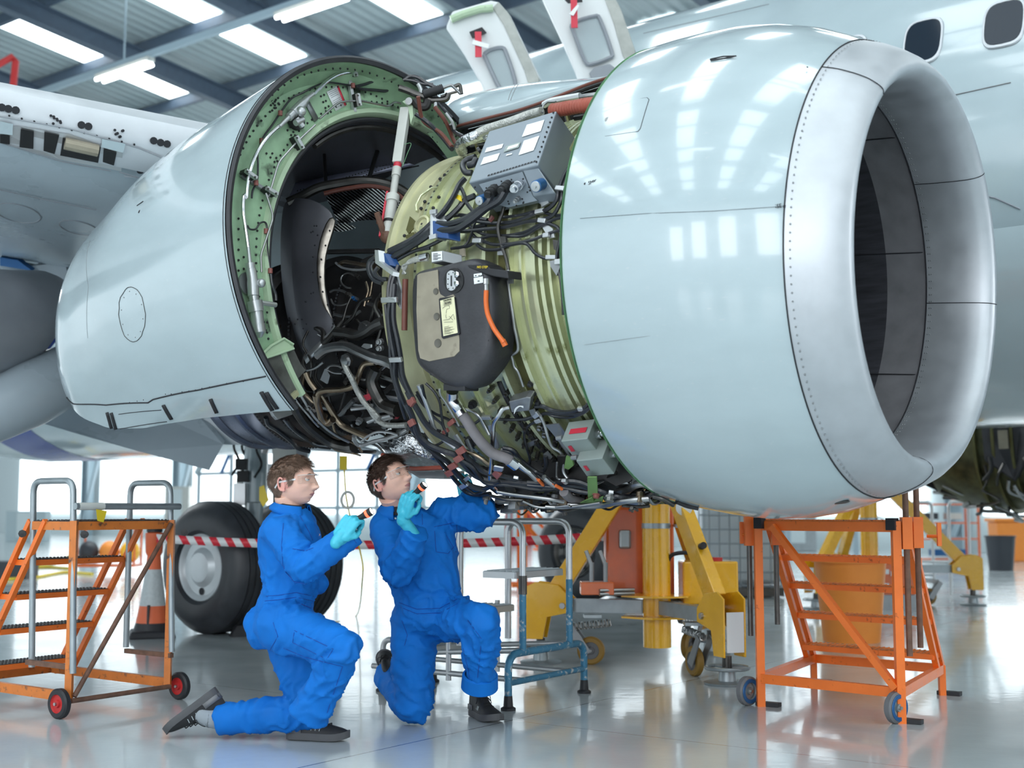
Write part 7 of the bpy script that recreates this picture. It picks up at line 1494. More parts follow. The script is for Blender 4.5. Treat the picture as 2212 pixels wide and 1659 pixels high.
# rear foot: toes on the floor, heel raised, sole towards the back
Rr = Matrix(((-.80, 0, -.60), (0, -1, 0), (-.60, 0, .80))).transposed(); Rr = face_R((-.80, .05, -.60), (.58, .0, -.80)); bo = w(428, 1508, 6.16); make_boot(bo, Rr, P1, high=.01, s=1.08, flip=-1)
mb = MB(); cone(mb, [(ankF, .050), (w(455, 1550, 6.16), .047), (w(440, 1545, 6.16), .044)]); mb.build('sock', M['sock'], P1)
# ================ right man, kneeling on the other knee, facing the camera
P2 = empty('person', FL(940, 1560), 'kneeling person in blue coveralls beside the blue steps, one arm raised into the engine', 'person', None)
hipR, hipL = w(893, 1338, 6.62), w(965, 1335, 6.58)
kneeR, ankR = w(893, 1495, 6.52), w(838, 1462, 6.92); kneeR.z = .095
kneeL, ankL = w(1042, 1345, 6.22), w(1036, 1484, 6.36)
shR, shL = w(832, 1140, 6.50), w(958, 1112, 6.62); elR, wrR = w(858, 1236, 6.32), w(894, 1158, 6.22); elL, wrL = w(1040, 1108, 6.50), w(1022, 1072, 6.62)
mb = MB(); p2 = 1 / 424.
def ts2(cx, cy, hw, hd, Y=6.58): return (w(cx, cy, Y), Vector((1, -.12, .0)).normalized() * hw * p2, Vector((.12, 1, 0)) * hd)
ellchain(mb, [ts2(930, 1372, 50, .10), ts2(928, 1345, 76, .15), ts2(930, 1310, 76, .15), ts2(922, 1280, 72, .14), ts2(915, 1255, 78, .145), ts2(910, 1220, 80, .150), ts2(905, 1185, 82, .155), ts2(900, 1150, 82, .150), ts2(892, 1120, 74, .13), ts2(872, 1100, 46, .09), ts2(862, 1090, 30, .065)])
cone(mb, [(shR, .080), (lerp(shR, elR, .5), .072), (elR, .064)]); mb.tube([elR, lerp(elR, wrR, .5), wrR, lerp(elR, wrR, 1.12)], [.064, .066, .068, .072], 20)
cone(mb, [(shL, .085), (lerp(shL, elL, .5), .088), (elL, .080)]); mb.tube([elL, lerp(elL, wrL, .6), wrL], [.078, .070, .064], 20)
cone(mb, [(hipR, .118), (lerp(hipR, kneeR, .5), .108), (kneeR, .090)]); mb.tube([kneeR, lerp(kneeR, ankR, .5), ankR, lerp(kneeR, ankR, 1.05)], [.088, .082, .076, .076], 20)
cone(mb, [(hipL, .118), (lerp(hipL, kneeL, .5), .105), (kneeL, .083)]); mb.tube([kneeL, lerp(kneeL, ankL, .4), lerp(kneeL, ankL, .8), ankL], [.083, .080, .072, .070], 20)
me = remesh(mb, .0108, 5, 'coverall')
folds(me, [(elR, U(shR, elR), .13, .012, 85), (lerp(elR, wrR, .6), U(elR, wrR), .11, .006, 80), (elL, Vector((.6, 0, .8)), .14, .010, 75), (lerp(shL, elL, .4), Vector((1, 0, -.4)).normalized(), .14, .007, 70), (kneeL + Vector((-.04, 0, -.08)), Vector((.6, 0, 1)).normalized(), .14, .011, 75), (w(930, 1320, 6.45), Vector((.15, 0, 1)), .17, .010, 95), (w(985, 1330, 6.45), Vector((.9, 0, .4)), .15, .009, 70), (kneeR, Vector((.3, 0, 1)), .17, .010, 75), (lerp(hipR, kneeR, .6), Vector((.25, 0, 1)), .16, .006, 60), (lerp(kneeL, ankL, .65), Vector((.5, 0, 1)).normalized(), .15, .008, 70), (w(870, 1230, 6.45), Vector((.5, 0, .8)), .16, .006, 60), (w(940, 1200, 6.45), Vector((.8, 0, .4)), .16, .005, 55)], 4.1)
cov2 = meshobj(me, 'coverall', 'coverall', P2); cov2['label'] = 'royal blue work coverall'; T2 = meshtree(cov2)
for l in ([(912, 1110), (914, 1180), (922, 1260), (924, 1310)], [(862, 1302), (900, 1316), (950, 1314), (994, 1290)], [(866, 1312), (900, 1326), (950, 1324), (996, 1300)], [(960, 1150), (990, 1200), (1000, 1262)], [(1010, 1340), (1040, 1380), (1030, 1480)]): patchline(T2, cov2, l)
patchline(T2, cov2, [(938, 1138), (985, 1128), (990, 1170), (968, 1196), (942, 1192)], 'chest_pocket', closed=True); patchline(T2, cov2, [(868, 1340), (880, 1372), (872, 1400)], 'hip_pocket'); patchline(T2, cov2, [(1000, 1400), (1012, 1450), (1016, 1490)], 'leg_seam')
h = hitb(T2, 854, 1120, .002)[0]
if h: mb = MB(); mb.sphere(h, .006, 12, 6); mb.build('button', M['label_white'], cov2)
mb = MB(); mb.lathe([(-.025, .084), (-.02, .090), (.045, .086), (.05, .074)], ankL + U(kneeL, ankL) * -.02, U(ankL, kneeL), 28); mb.build('turned_up_cuff', M['coverall'], cov2)
Rh = face_R((.80, -.58, .42), (-.22, .0, 1)); hc = w(844, 1040, 6.46); nk = w(858, 1098, 6.54)
make_head(Rh, hc, P2, 'hair_dark', 5, nk, fringe=1.6)
Rn = face_R((.35, -1, -.1), (-.12, -.05, 1)); collar(P2, w(862, 1100, 6.53), Rn, .088, open_=30)
mb = MB(); mb.lathe([(0, .074), (.035, .070), (.040, .066)], w(861, 1108, 6.52), Rn @ UP, 28); mb.build('t_shirt', M['tshirt'], P2)
ta, tb = w(880, 1082, 6.16), w(918, 1046, 6.12); tdir = (tb - ta).normalized(); torch('t', lerp(ta, tb, -.25), tb, 'black torch with a lit red ring held beside the cheek of the right kneeling person')
fa_ = (wrR - elR).normalized(); hy = (fa_ + Vector((-.3, .1, .35)) * .4).normalized(); hz = Vector((-.5, -.8, .1)); hz = (hz - hy * hz.dot(hy)).normalized(); hx = hy.cross(hz).normalized(); Rhand = Matrix((hx, hy, hz)).transposed()
make_hand(lerp(ta, tb, .28) - Rhand @ Vector((0, .092, -.028)), Rhand, P2, 1.0, 1, wrist=lerp(elR, wrR, 1.0))
hy = Vector((-.25, .15, 1)).normalized(); hx = Vector((.9, .2, .1)); hx = (hx - hy * hx.dot(hy)).normalized(); make_hand(w(1012, 1082, 6.60), Matrix((hx, hy, hx.cross(hy))).transposed(), P2, .45, 1, wrist=wrL)
make_boot(FL(1036, 1550), face_R((.45, -1, 0)), P2, high=.09, s=1.08, name='work_boot')
Rb = face_R((-.25, .80, .52), (-.35, -.5, .8)); bo = w(846, 1462, 6.92); make_boot(bo, Rb, P2, high=.03, s=.95, name='work_boot')
mb = MB(); cone(mb, [(ankR, .055), (lerp(ankR, bo, .6), .05)]); mb.build('red_sock', M['red_trim'], P2)
# ================================================================ steps, jacks, bins and the rest of the hangar floor
def V2(p, z): return Vector((p[0], p[1], z))
def lad(root, M_, name, pts, w, h=None, rnd=False, bev=0):
    mb = MB()
    if rnd: mb.tube(fillet(pts, rnd if rnd is not True else .06, 6), w / 2, 12)
    else: mb.bar(pts[0], pts[1], w, h or w)
    return mb.build(name, M[M_], root, smooth=bool(rnd))
def treadm(root, name, c4, m='tread', fr='ladder_orange', th=.03):
    # c4: four corners (near-left, near-right, far-right, far-left) of a tread
    mb = MB(); mb.prism([c4[0], c4[1], c4[2], c4[3]], Vector((0, 0, -.006))); t = mb.build(name, M[m], root, smooth=False)
    mb = MB()
    for i in range(26):
        a, b = lerp(c4[0], c4[1], (i + .5) / 26), lerp(c4[3], c4[2], (i + .5) / 26)
        for j in range(5): p = lerp(a, b, (j + .5) / 5); mb.box(p + UP * .002, (.010, .010, .005))
    tag(mb.build('grip_studs', M[m], t, smooth=False, fix=False), kind='stuff')
    mb = MB()
    for i in range(4): mb.bar(c4[i] - UP * th * .6, c4[(i + 1) % 4] - UP * th * .6, .012, th)
    mb.build('tread_frame', M[fr], t, smooth=False); return t
def cwheel(root, c, ax, r, wd, tm='rubber', hm='red_trim'):
    ax = Vector(ax).normalized(); mb = MB(); h = wd / 2; mb.lathe([(-h, r * .62), (-h, r * .88), (-h * .6, r), (h * .6, r), (h, r * .88), (h, r * .62)], c, ax, 36); t = mb.build('wheel', M[tm], root, ang=30)
    mb = MB(); mb.lathe([(-h * .9, r * .64), (-h * .5, r * .58), (-h * .5, r * .28), (-h * 1.1, r * .24), (-h * 1.1, .0001)], c, ax, 24); mb.lathe([(h * .9, r * .64), (h * .5, r * .58), (h * .5, r * .28), (h * 1.1, r * .24), (h * 1.1, .0001)], c, ax, 24); mb.build('hub', M[hm], t, ang=30)
    mb = MB(); mb.cyl(c - ax * h * 1.6, c + ax * h * 1.6, r * .11, 10); mb.build('axle', M['steel'], t); return t
# ---- left steps
a_ = Vector((.55, .835, 0)).normalized(); b_ = Vector((-.80, .60, 0)).normalized(); o_ = Vector((-2.28, 6.79, 0))
L1 = empty('platform_steps', o_, 'worn orange wheeled platform steps with four treads and grey hoop handrails, at the far left', 'steps')
def Q(a, b, z): return o_ + a_ * a + b_ * b + UP * z
WD, DP = .66, .38
for a in (0, WD): lad(L1, 'ladder_rusty', 'post', [Q(a, 0, .08), Q(a, 0, 1.0)], .035)
for a in (0, WD):
    lad(L1, 'galv', 'hoop_handrail', [Q(a + (.03 if a == 0 else -.0), DP, .22 if a == 0 else .27), Q(a, DP, 1.21), Q(a, .02, 1.21), Q(a, -.03, .22 if a == 0 else .27)], .034, rnd=.07)
    lad(L1, 'rust', 'hoop_foot_bar', [Q(a, DP, .25), Q(a, -.03, .25)], .025)
lad(L1, 'galv', 'guard_bar', [Q(-.02, -.03, 1.075), Q(WD + .03, -.03, 1.075)], .036, rnd=True); lad(L1, 'off_white', 'worn_tape', [Q(0, -.03, 1.075), Q(.16, -.03, 1.075)], .040, rnd=True)
treadm(L1, 'platform', [Q(0, 0, 1.0), Q(WD, 0, 1.0), Q(WD, DP, 1.0), Q(0, DP, 1.0)], fr='ladder_rusty', th=.045)
for i, z in enumerate((.79, .60, .405, .19)):
    b0 = .40 + (.79 - z) * .72; treadm(L1, 'step', [Q(.02, b0, z), Q(WD - .02, b0, z), Q(WD - .02, b0 + .17, z), Q(.02, b0 + .17, z)], fr='ladder_orange')
for a in (.0, WD):
    for db in (.0, .14): lad(L1, 'ladder_orange', 'stringer', [Q(a, .25 + db, 1.0), Q(a, .25 + db + .92 * .72, .08)], .028)
lad(L1, 'rust', 'diagonal_brace', [Q(WD - .02, -.02, .98), Q(.02, -.02, .10)], .026, rnd=True); lad(L1, 'rust', 'axle_bar', [Q(0, -.02, .08), Q(WD, -.02, .08)], .026, rnd=True)
for a in (0, WD): lad(L1, 'ladder_rusty', 'base_rail', [Q(a, 0, .10), Q(a, 1.25, .10)], .03, .05)
lad(L1, 'ladder_rusty', 'base_rail', [Q(0, 1.1, .10), Q(WD, 1.1, .10)], .03, .05)
cwheel(L1, Q(-.07, -.02, .076), a_, .076, .04); cwheel(L1, Q(WD + .07, -.02, .076), a_, .076, .04)
for p in (Q(-.04, DP + .02, .93), Q(.02, -.07, .93), Q(WD + .05, -.06, .93)):
    mb = MB(); mb.lathe([(0, .001), (0, .019), (.02, .021), (.022, .001)], p, -b_ * .3 - UP * .0 - a_ * .2 + Vector((0, -1, 0)), 8); mb.build('clamp_knob', M['black'], L1, smooth=False)
mb = MB(); mb.prism([Q(.10, -.05, 1.06), Q(.17, -.05, 1.05), Q(.15, -.05, .99), Q(.11, -.05, 1.0)], Vector((0, -.003, 0))); mb.build('yellow_tape', M['label_yellow'], L1, smooth=False)
# ---- right steps
c1, c2, c3, c4 = Vector((1.346, 7.14, 0)), Vector((1.936, 6.58, 0)), Vector((2.465, 7.56, 0)), Vector((1.85, 8.08, 0))
L2 = empty('platform_steps', c1, 'bright orange wheeled platform steps with lowered steel poles, under the engine inlet', 'steps')
def S(a, b, z): return lerp(lerp(c1, c2, a), lerp(c4, c3, a), b) + UP * z
for a in (0, 1): lad(L2, 'ladder_orange', 'post', [S(a, 0, .0), S(a, 0, 1.0)], .042)
for a, b in ((0, 1), (1, 1)): lad(L2, 'ladder_orange', 'post', [S(a, b, .0), S(a, b, .17)], .035)
for (a, b), (c, d) in (((0, 0), (1, 0)), ((0, 0), (0, 1)), ((1, 0), (1, 1)), ((0, 1), (1, 1))): lad(L2, 'ladder_orange', 'base_rail', [S(a, b, .15), S(c, d, .15)], .035, .05)
treadm(L2, 'platform', [S(0, 0, 1.0), S(1, 0, 1.0), S(1, .26, 1.0), S(0, .26, 1.0)], m='ladder_rusty', th=.05)
for i, z in enumerate((.80, .635, .455, .255)): b0 = .30 + (.95 - z) * .70; treadm(L2, 'step', [S(.0, b0, z), S(1, b0, z), S(1, b0 + .15, z), S(.0, b0 + .15, z)], m='ladder_rusty')
for a in (0, 1):
    for db in (0, .12): lad(L2, 'ladder_orange', 'stringer', [S(a, .16 + db, 1.0), S(a, min(1, .16 + db + .62 + .1), .16)], .032)
lad(L2, 'ladder_orange', 'diagonal_brace', [S(.12, -.02, .97), S(.98, -.02, .17)], .034)
for (a, b, z0, z1) in ((-.08, .02, .37, 1.02), (.04, .22, .42, 1.02), (1.06, .03, .33, 1.15), (1.07, .24, .35, 1.17)):
    lad(L2, 'rust' if a > .5 else 'steel_dark', 'lowered_pole', [S(a, b, z0), S(a, b, z1)], .030, rnd=True); lad(L2, 'ladder_orange', 'pole_socket', [S(a, b, .86), S(a, b, 1.02)], .05)
for a, b in ((-.14, .02), (1.20, .30)): lad(L2, 'ladder_orange', 'clamp_screw', [S(a, b, .92), S(a * .6 + .4 * (a > 0), b, .92)], .018, rnd=True); lad(L2, 'ladder_orange', 'clamp_handle', [S(a, b, .87), S(a, b, .99)], .02)
for a in (.02, .98): lad(L2, 'ink', 'end_sleeve', [S(a - .03, -.012, .985), S(a + .03, -.012, .985)], .045, .06)
for a in (0, 1): cwheel(L2, S(a, 0, .078) - (c2 - c1).normalized() * .09 * (1 if a == 0 else .4) + Vector((0, -.03, 0)), Vector((.62, -.78, 0)), .078, .045, 'shoe_grey', 'galv')
for a in (0, 1): mb = MB(); ax = Vector((.62, -.78, 0)); mb.lathe([(.0245, .045), (.027, .048), (.027, .064), (.0245, .066)], S(a, 0, .078) - (c2 - c1).normalized() * .09 * (1 if a == 0 else .4) + Vector((0, -.03, 0)), ax, 32); mb.build('wheel_ring', M['blue_mount'], L2)
for a, b in ((0, 0), (1, 0), (0, 1), (1, 1)): mb = MB(); mb.box(S(a, b, .012) + Vector((.04, 0, 0)), (.13, .05, .022), Matrix.Rotation(-.6, 3, 'Z')); mb.build('foot_pad', M['rubber'], L2, smooth=False)
# ---- blue tubular steps behind the right man
fa = Vector((-.02, 7.0, 0)); fb = Vector((.418, 7.65, 0)); aa_ = (fb - fa).normalized(); bb_ = Vector((-.80, .60, 0)).normalized(); WW = (fb - fa).length
L3 = empty('tubular_steps', fa, 'chipped blue and silver tubular steps with black rubber feet beside the right kneeling person', 'steps')
def B3(a, b, z): return fa + aa_ * a + bb_ * b + UP * z
lad(L3, 'blue_tube', 'front_hoop', [B3(0, 0, .05), B3(0, 0, .29), B3(WW, 0, .29), B3(WW, 0, .05)], .042, rnd=.09); lad(L3, 'blue_tube', 'rung', [B3(.0, 0, .14), B3(WW, 0, .14)], .034, rnd=True)
for a in (.14, WW - .16):
    lad(L3, 'blue_tube', 'leg_sleeve', [B3(a, .0, .28), B3(a, .0, .66)], .040, rnd=True); lad(L3, 'alu', 'handrail_hoop', [B3(a, 0, .64), B3(a, 0, .99), B3(a, .44, .99), B3(a, .44, .30)], .038, rnd=.08); lad(L3, 'alu', 'side_rail', [B3(a, 0, .30), B3(a, 1.0, .22)], .032, rnd=True); lad(L3, 'alu', 'side_rail', [B3(a, 0, .14), B3(a, 1.1, .14)], .032, rnd=True)
    lad(L3, 'alu', 'rear_hoop', [B3(a, 1.02, .03), B3(a, 1.02, .30), B3(a, .85, .30)], .034, rnd=.06); lad(L3, 'alu', 'step_leg', [B3(a, .52, .52), B3(a, .52, .10)], .032, rnd=True)
for z, b in ((.72, .05), (.50, .40), (.27, .70)): treadm(L3, 'step', [B3(.14, b, z), B3(WW - .16, b, z), B3(WW - .16, b + .22, z), B3(.14, b + .22, z)], m='galv', fr='alu', th=.035)
for a, b in ((0, 0), (WW, 0), (.14, 1.02), (WW - .16, 1.02)): mb = MB(); mb.lathe([(0, .040), (.012, .040), (.02, .026), (.075, .022), (.08, .0001)], B3(a, b, 0), UP, 16); mb.build('rubber_foot', M['rubber'], L3, ang=25)
mb = MB(); mb.cyl(B3(.14, 0, .60), B3(.14, 0, .70), .024, 12); mb.build('tape_wrap', M['steel_dark'], L3)
# ---- tripod jack
def jack(name, label, c, pads, s=1.0, full=True):
    J = empty(name, c, label, 'aircraft jack'); c = Vector(c)
    mb = MB(); mb.cyl(c + UP * .13 * s, c + UP * 1.55 * s, .095 * s, 32); mb.build('column', M['jack_yellow'], J, ang=30)
    mb = MB(); mb.cyl(c + UP * 1.5 * s, c + UP * 1.75 * s, .06 * s, 20); mb.build('ram', M['chrome'], J)
    for z in (.47, .33): mb = MB(); mb.prism([c + Vector((.26 * math.cos(a), .26 * math.sin(a), z * s)) for a in [2 * PI * k / 6 + .3 for k in range(6)]], UP * .012); mb.build('base_plate', M['jack_yellow'], J, smooth=False)
    mb = MB(); mb.lathe([(0, .099 * s), (.035, .099 * s)], c + UP * .93 * s, UP, 32); mb.bar(c + Vector((.05, -.11, .945)) * s * 0 + c * 0 + (c + Vector((.06, -.105, .945)) - c) + c, c + Vector((.13, -.10, .945)), .02); mb.build('hose_clamp', M['galv'], J)
    for p in pads:
        p = Vector((p[0], p[1], 0)); d = (p - c); d.z = 0; L = d.length; d.normalize(); sd = d.cross(UP)
        t0 = c + d * .08 + UP * 1.45 * s; t1 = c + d * (L - .12) + UP * .50 * s; mb = MB(); mb.bar(t0, t1, .13 * s, .085 * s, sd if abs(sd.z) < .9 else UP); mb.build('leg', M['jack_yellow'], J, smooth=False, bevel=.006)
        mb = MB(); mb.bar(c + d * .10 + UP * .40 * s, c + d * (L - .12) + UP * .40 * s, .07, .09 * s); mb.build('base_beam', M['galv'], J, smooth=False)
        for sg in (-1, 1):                  # fork cheeks
            q = [(-.24, .36), (-.24, .44), (-.14, .54), (.02, .56), (.10, .52), (.10, .17), (-.03, .17), (-.06, .32)]; mb = MB(); mb.prism([c + d * (L + x) + UP * z * s + sd * sg * .065 for x, z in q], sd * sg * .012); mb.build('fork_cheek', M['jack_yellow'], J, smooth=False, bevel=.003)
            mb = MB(); mb.lathe([(0, .022), (.014, .020), (.014, .0001)], c + d * (L - .17) + UP * .40 * s + sd * sg * .077, sd * sg, 12); mb.build('pivot_bolt', M['steel'], J, ang=30)
        mb = MB(); mb.bar(c + d * (L + .105) + UP * .20, c + d * (L + .105) + UP * .44, .115, .008, d); mb.build('foot_plate', M['label_white'], J, smooth=False)
        mb = MB(); mb.tube([p, p + UP * .17], .030, 16); mb.build('screw', M['steel_dark'], J); mb = MB(); mb.tube([p + UP * .10 + Vector((.13 * math.cos(a), .13 * math.sin(a), 0)) for a in [2 * PI * k / 28 for k in range(28)]], .011, 8, closed=True)
        for k in range(3): a = 2 * PI * k / 3; mb.cyl(p + UP * .10, p + UP * .10 + Vector((.13 * math.cos(a), .13 * math.sin(a), 0)), .008, 8)
        mb.build('handwheel', M['galv'], J); mb = MB(); mb.lathe([(0, .14), (.014, .145), (.018, .13), (.022, .055), (.09, .05), (.09, .0001)], p, UP, 36); mb.build('foot_disc', M['galv'], J, ang=30)
        # spring caster
        q = c + d * (L * .55); e = sd * (1 if sd.x < 0 else -1); pts = [q + UP * .30 + sd * 0 + d * (.12 * math.cos(0)) * 0 for k in range(2)]
        A0, B0 = q - d * .13 + UP * .285 + sd * .0, q + d * .13 + UP * .255; n = 90; hel = []; ax = (B0 - A0).normalized(); u = ax.orthogonal().normalized(); v = ax.cross(u)
        for k in range(n): t = k / (n - 1); hel.append(lerp(A0, B0, t) + (u * math.cos(k * .95) + v * math.sin(k * .95)) * .024)
        mb = MB(); mb.tube(hel, .0055, 5); mb.build('caster_spring', M['steel'], J)
        for sg in (-1, 1): mb = MB(); mb.prism([q + d * .13 + UP * .27 + sd * sg * .04, q + d * .17 + UP * .24 + sd * sg * .04, q + d * .06 + UP * .06 + sd * sg * .04, q + d * .0 + UP * .09 + sd * sg * .04], sd * sg * .008); mb.build('caster_fork', M['bracket'], J, smooth=False)
        mb = MB(); mb.box(q + UP * .33, (.12, .12, .02)); mb.build('caster_plate', M['galv'], J, smooth=False)
        cwheel(J, q + d * .01 + UP * .095, sd, .095, .05, 'jack_tyre', 'shoe_grey')
    if full:
        mb = MB(); x0 = W(1304, 1200, c.y + .30); mb.box(W(1352, 1190, c.y + .34), (.30, .24, .62)); mb.build('pump_housing', M['jack_orange'], J, smooth=False, bevel=.02)
        mb = MB(); mb.box(W(1425, 1190, c.y + .30), (.18, .2, .62)); mb.build('pump_housing', M['jack_orange'], J, smooth=False, bevel=.01)
        mb = MB(); mb.box(W(1350, 1165, c.y + .20), (.085, .03, .13)); mb.build('pump_window', M['galv'], J, smooth=False, bevel=.02)
        mb = MB(); mb.box(W(1289, 1270, c.y - .1), (.22, .18, .085)); mb.build('pump_base', M['jack_orange'], J, smooth=False, bevel=.006)
        for x in (1278, 1308): mb = MB(); mb.cyl(W(x, 1265, c.y - .15), W(x, 1215, c.y - .15), .016, 10); mb.cyl(W(x, 1222, c.y - .15), W(x - 12, 1190, c.y - .12), .014, 8); mb.build('pump_handle', M['bracket'], J)
        mb = MB(); mb.box(W(1529, 1257, c.y + .1), (.375, .28, .29)); tk_ = mb.build('oil_reservoir', M['jack_yellow'], J, smooth=False, bevel=.012); mb = MB(); mb.cyl(W(1545, 1212, c.y + .05), W(1545, 1204, c.y + .05), .05, 16); mb.build('filler_cap', M['red_trim'], tk_)
        mb = MB(); mb.tube(spl([W(1440, 1225, c.y), W(1450, 1200, c.y - .05), W(1480, 1194, c.y - .05), W(1510, 1200, c.y)]), .014, 8); mb.build('hydraulic_hose', M['rubber'], J)
        for yy in (1276, 1284): mb = MB(); mb.tube([W(1295, yy, c.y - .2), W(1370, yy - 2, c.y - .12)], .012, 8); mb.build('hydraulic_pipe', M['steel'], J)
        mb = MB(); mb.cyl(W(1512, 1182, c.y - .60), W(1520, 1178, c.y - .68), .022, 12); mb.build('lifting_peg', M['rubber'], J)
        mb = MB(); mb.lathe([(0, .055), (.002, .055), (.002, .0001)], W(1478, 1096, c.y - .45), Vector((-.25, -1, .1)), 20); mb.build('round_sticker', M['label_white'], J)
    return J
dm('jack_tyre', (0.30, 0.17, 0.03), 0.5)
jack('tripod_jack', 'big yellow tripod jack with orange pump standing between the blue steps and the orange steps', (.985, 8.92, 0), [(1.31, 8.02), (.20, 9.12), (1.47, 9.72)])
J2c = W(1880, 1250, 14.6); jack('tripod_jack', 'yellow tripod jack in the background behind the orange bin and right-hand steps', (J2c.x, 14.6, 0), [(J2c.x - .75, 14.0), (J2c.x + 1.12, 14.55), (J2c.x - .1, 15.6)], 1.0, False)
JB = empty('pump_cart', W(1935, 1230, 13.9) * 1, 'orange hydraulic pump unit with white stickers beside the background jack', 'pump unit'); mb = MB(); mb.box(W(1925, 1205, 14.0), (.42, .3, .75)); mb.build('housing', M['jack_orange'], JB, smooth=False, bevel=.02)
for x, y in ((1928, 1152), (1912, 1148), (1912, 1178), (1915, 1240)): mb = MB(); mb.box(W(x, y, 13.83), (.06, .005, .05)); mb.build('sticker', M['label_white'], JB, smooth=False)
JB.location.z = 0.0
mb = MB(); mb.box(Vector((W(1925, 1205, 14.0).x, 14.0, .08)), (.5, .4, .16)); mb.build('skid', M['bracket'], JB, smooth=False)
# ---- bins
def bin_(name, label, cat, cx, yb, Y, r0, r1, h, m, rim=.02):
    p = FL(cx, yb); b = empty(name, p, label, cat); mb = MB(); mb.lathe([(0, .001), (0, r0), (h * .96, r1), (h * .96, r1 + rim), (h, r1 + rim), (h, r1 - .01), (.03, r0 - .02)], p, UP, 40); mb.build('tub', M[m], b, ang=30); return b
bin_('waste_bin', 'large bright orange plastic tub behind the orange platform steps', 'bin', 1840, 1385, 10, .225, .285, .66, 'bin_orange')
bin_('waste_bin', 'dark grey round bin standing alone by the far right wall', 'bin', 2163, 1232, 22, .20, .25, .60, 'bin_dark', .015)
WB = empty('wheelie_bin', FL(2185, 1212), 'orange lidded bin behind the dark grey round bin', 'bin'); p = FL(2182, 1212); mb = MB(); mb.box(p + UP * .40, (.62, .5, .80), None, 1.12); mb.build('body', M['bin_orange'], WB, smooth=False, bevel=.02); mb = MB(); mb.box(p + UP * .84, (.80, .62, .07)); mb.build('lid', M['bin_orange'], WB, smooth=False, bevel=.02)
# ---- caged liquid container
ib = FL(1512, 1292); IB = empty('caged_container', ib, 'white liquid container in a grey wire cage behind the yellow jack', 'container'); iw = .98
mb = MB(); mb.box(ib + Vector((iw / 2 + .03, .55, .64)), (iw * .97, .9, .96)); mb.build('tank', M['ibc_plastic'], IB, smooth=False, bevel=.05)
mb = MB()
for k in range(9): mb.tube([ib + Vector((iw * k / 8, 0, .12)), ib + Vector((iw * k / 8, 0, 1.16))], .008, 6)
for k in range(7): mb.tube([ib + Vector((0, 0, .14 + .17 * k)), ib + Vector((iw, 0, .14 + .17 * k))], .009, 6)
for k in range(7): mb.tube([ib + Vector((iw + .02, .15 * k, .12)), ib + Vector((iw + .02, .15 * k, 1.16))], .008, 6)
tag(mb.build('cage', M['cage'], IB), kind=None)
mb = MB(); mb.box(ib + Vector((iw / 2, .5, .07)), (iw + .06, 1.0, .10)); mb.build('pallet', M['steel_dark'], IB, smooth=False)
# ---- traffic cone and barrier tape
cp = FL(328, 1376); CN = empty('traffic_cone', cp, 'orange and white traffic cone with a tape reel on top beside the left steps', 'traffic cone')
mb = MB(); mb.box(cp + UP * .03, (.38, .38, .06), Matrix.Rotation(.3, 3, 'Z'), .9); mb.build('base', M['rubber'], CN, smooth=False, bevel=.015)
H = [(0.05, .155, 'rubber'), (.12, .135, 'rubber'), (.12, .135, 'cone_orange'), (.26, .108, 'cone_orange'), (.26, .108, 'cone_white'), (.56, .066, 'cone_white'), (.56, .066, 'cone_orange'), (.78, .045, 'cone_orange')]
for (z0, r0, m), (z1, r1, _) in zip(H[::2], H[1::2]): mb = MB(); mb.lathe([(z0, r0), (z1, r1)], cp, UP, 32); mb.build('cone_band', M[m], CN)
mb = MB(); mb.box(cp + Vector((0, -.12, .19)), (.018, .03, .16)); mb.build('slot', M['black'], CN, smooth=False)
mb = MB(); mb.lathe([(.66, .05), (.70, .07), (.86, .075), (.87, .05), (.92, .045), (.93, .0001)], cp, UP, 24); tr = mb.build('tape_reel', M['cone_orange'], CN, ang=30); mb = MB(); mb.lathe([(.87, .066), (.90, .066), (.905, .001)], cp, UP, 20); mb.build('reel_cap', M['black'], tr)
def tape_material():
    m = bpy.data.materials.new('striped_tape'); m.use_nodes = True; nt = m.node_tree; b = nt.nodes['Principled BSDF']; L = nt.links.new; b.inputs['Roughness'].default_value = .4
    tc = nt.nodes.new('ShaderNodeTexCoord'); mp = nt.nodes.new('ShaderNodeMapping'); mp.inputs['Rotation'].default_value = (0, .55, 0); L(tc.outputs['Object'], mp.inputs[0]); sx = nt.nodes.new('ShaderNodeSeparateXYZ'); L(mp.outputs[0], sx.inputs[0])
    a = nt.nodes.new('ShaderNodeMath'); a.operation = 'PINGPONG'; a.inputs[1].default_value = .055; L(sx.outputs[0], a.inputs[0]); l = nt.nodes.new('ShaderNodeMath'); l.operation = 'LESS_THAN'; l.inputs[1].default_value = .0275; L(a.outputs[0], l.inputs[0])
    mx = nt.nodes.new('ShaderNodeMix'); mx.data_type = 'RGBA'; L(l.outputs[0], mx.inputs[0]); mx.inputs[6].default_value = (.80, .80, .80, 1); mx.inputs[7].default_value = (.72, .03, .05, 1); L(mx.outputs[2], b.inputs[0]); return m
ta_, tb_ = cp + Vector((.06, -.16, .82)), W(1312, 1158, 9.95); mb = MB(); R = []
for k in range(25): t = k / 24; p = lerp(ta_, tb_, t) + UP * (-.06 * 4 * t * (1 - t)); R.append([p + UP * .035, p - UP * .035])
mb.grid(R); tp = mb.build('barrier_tape', tape_material(), None, thick=.001); tag(tp, 'red and white striped barrier tape stretched from the traffic cone past the tyres', 'barrier tape')
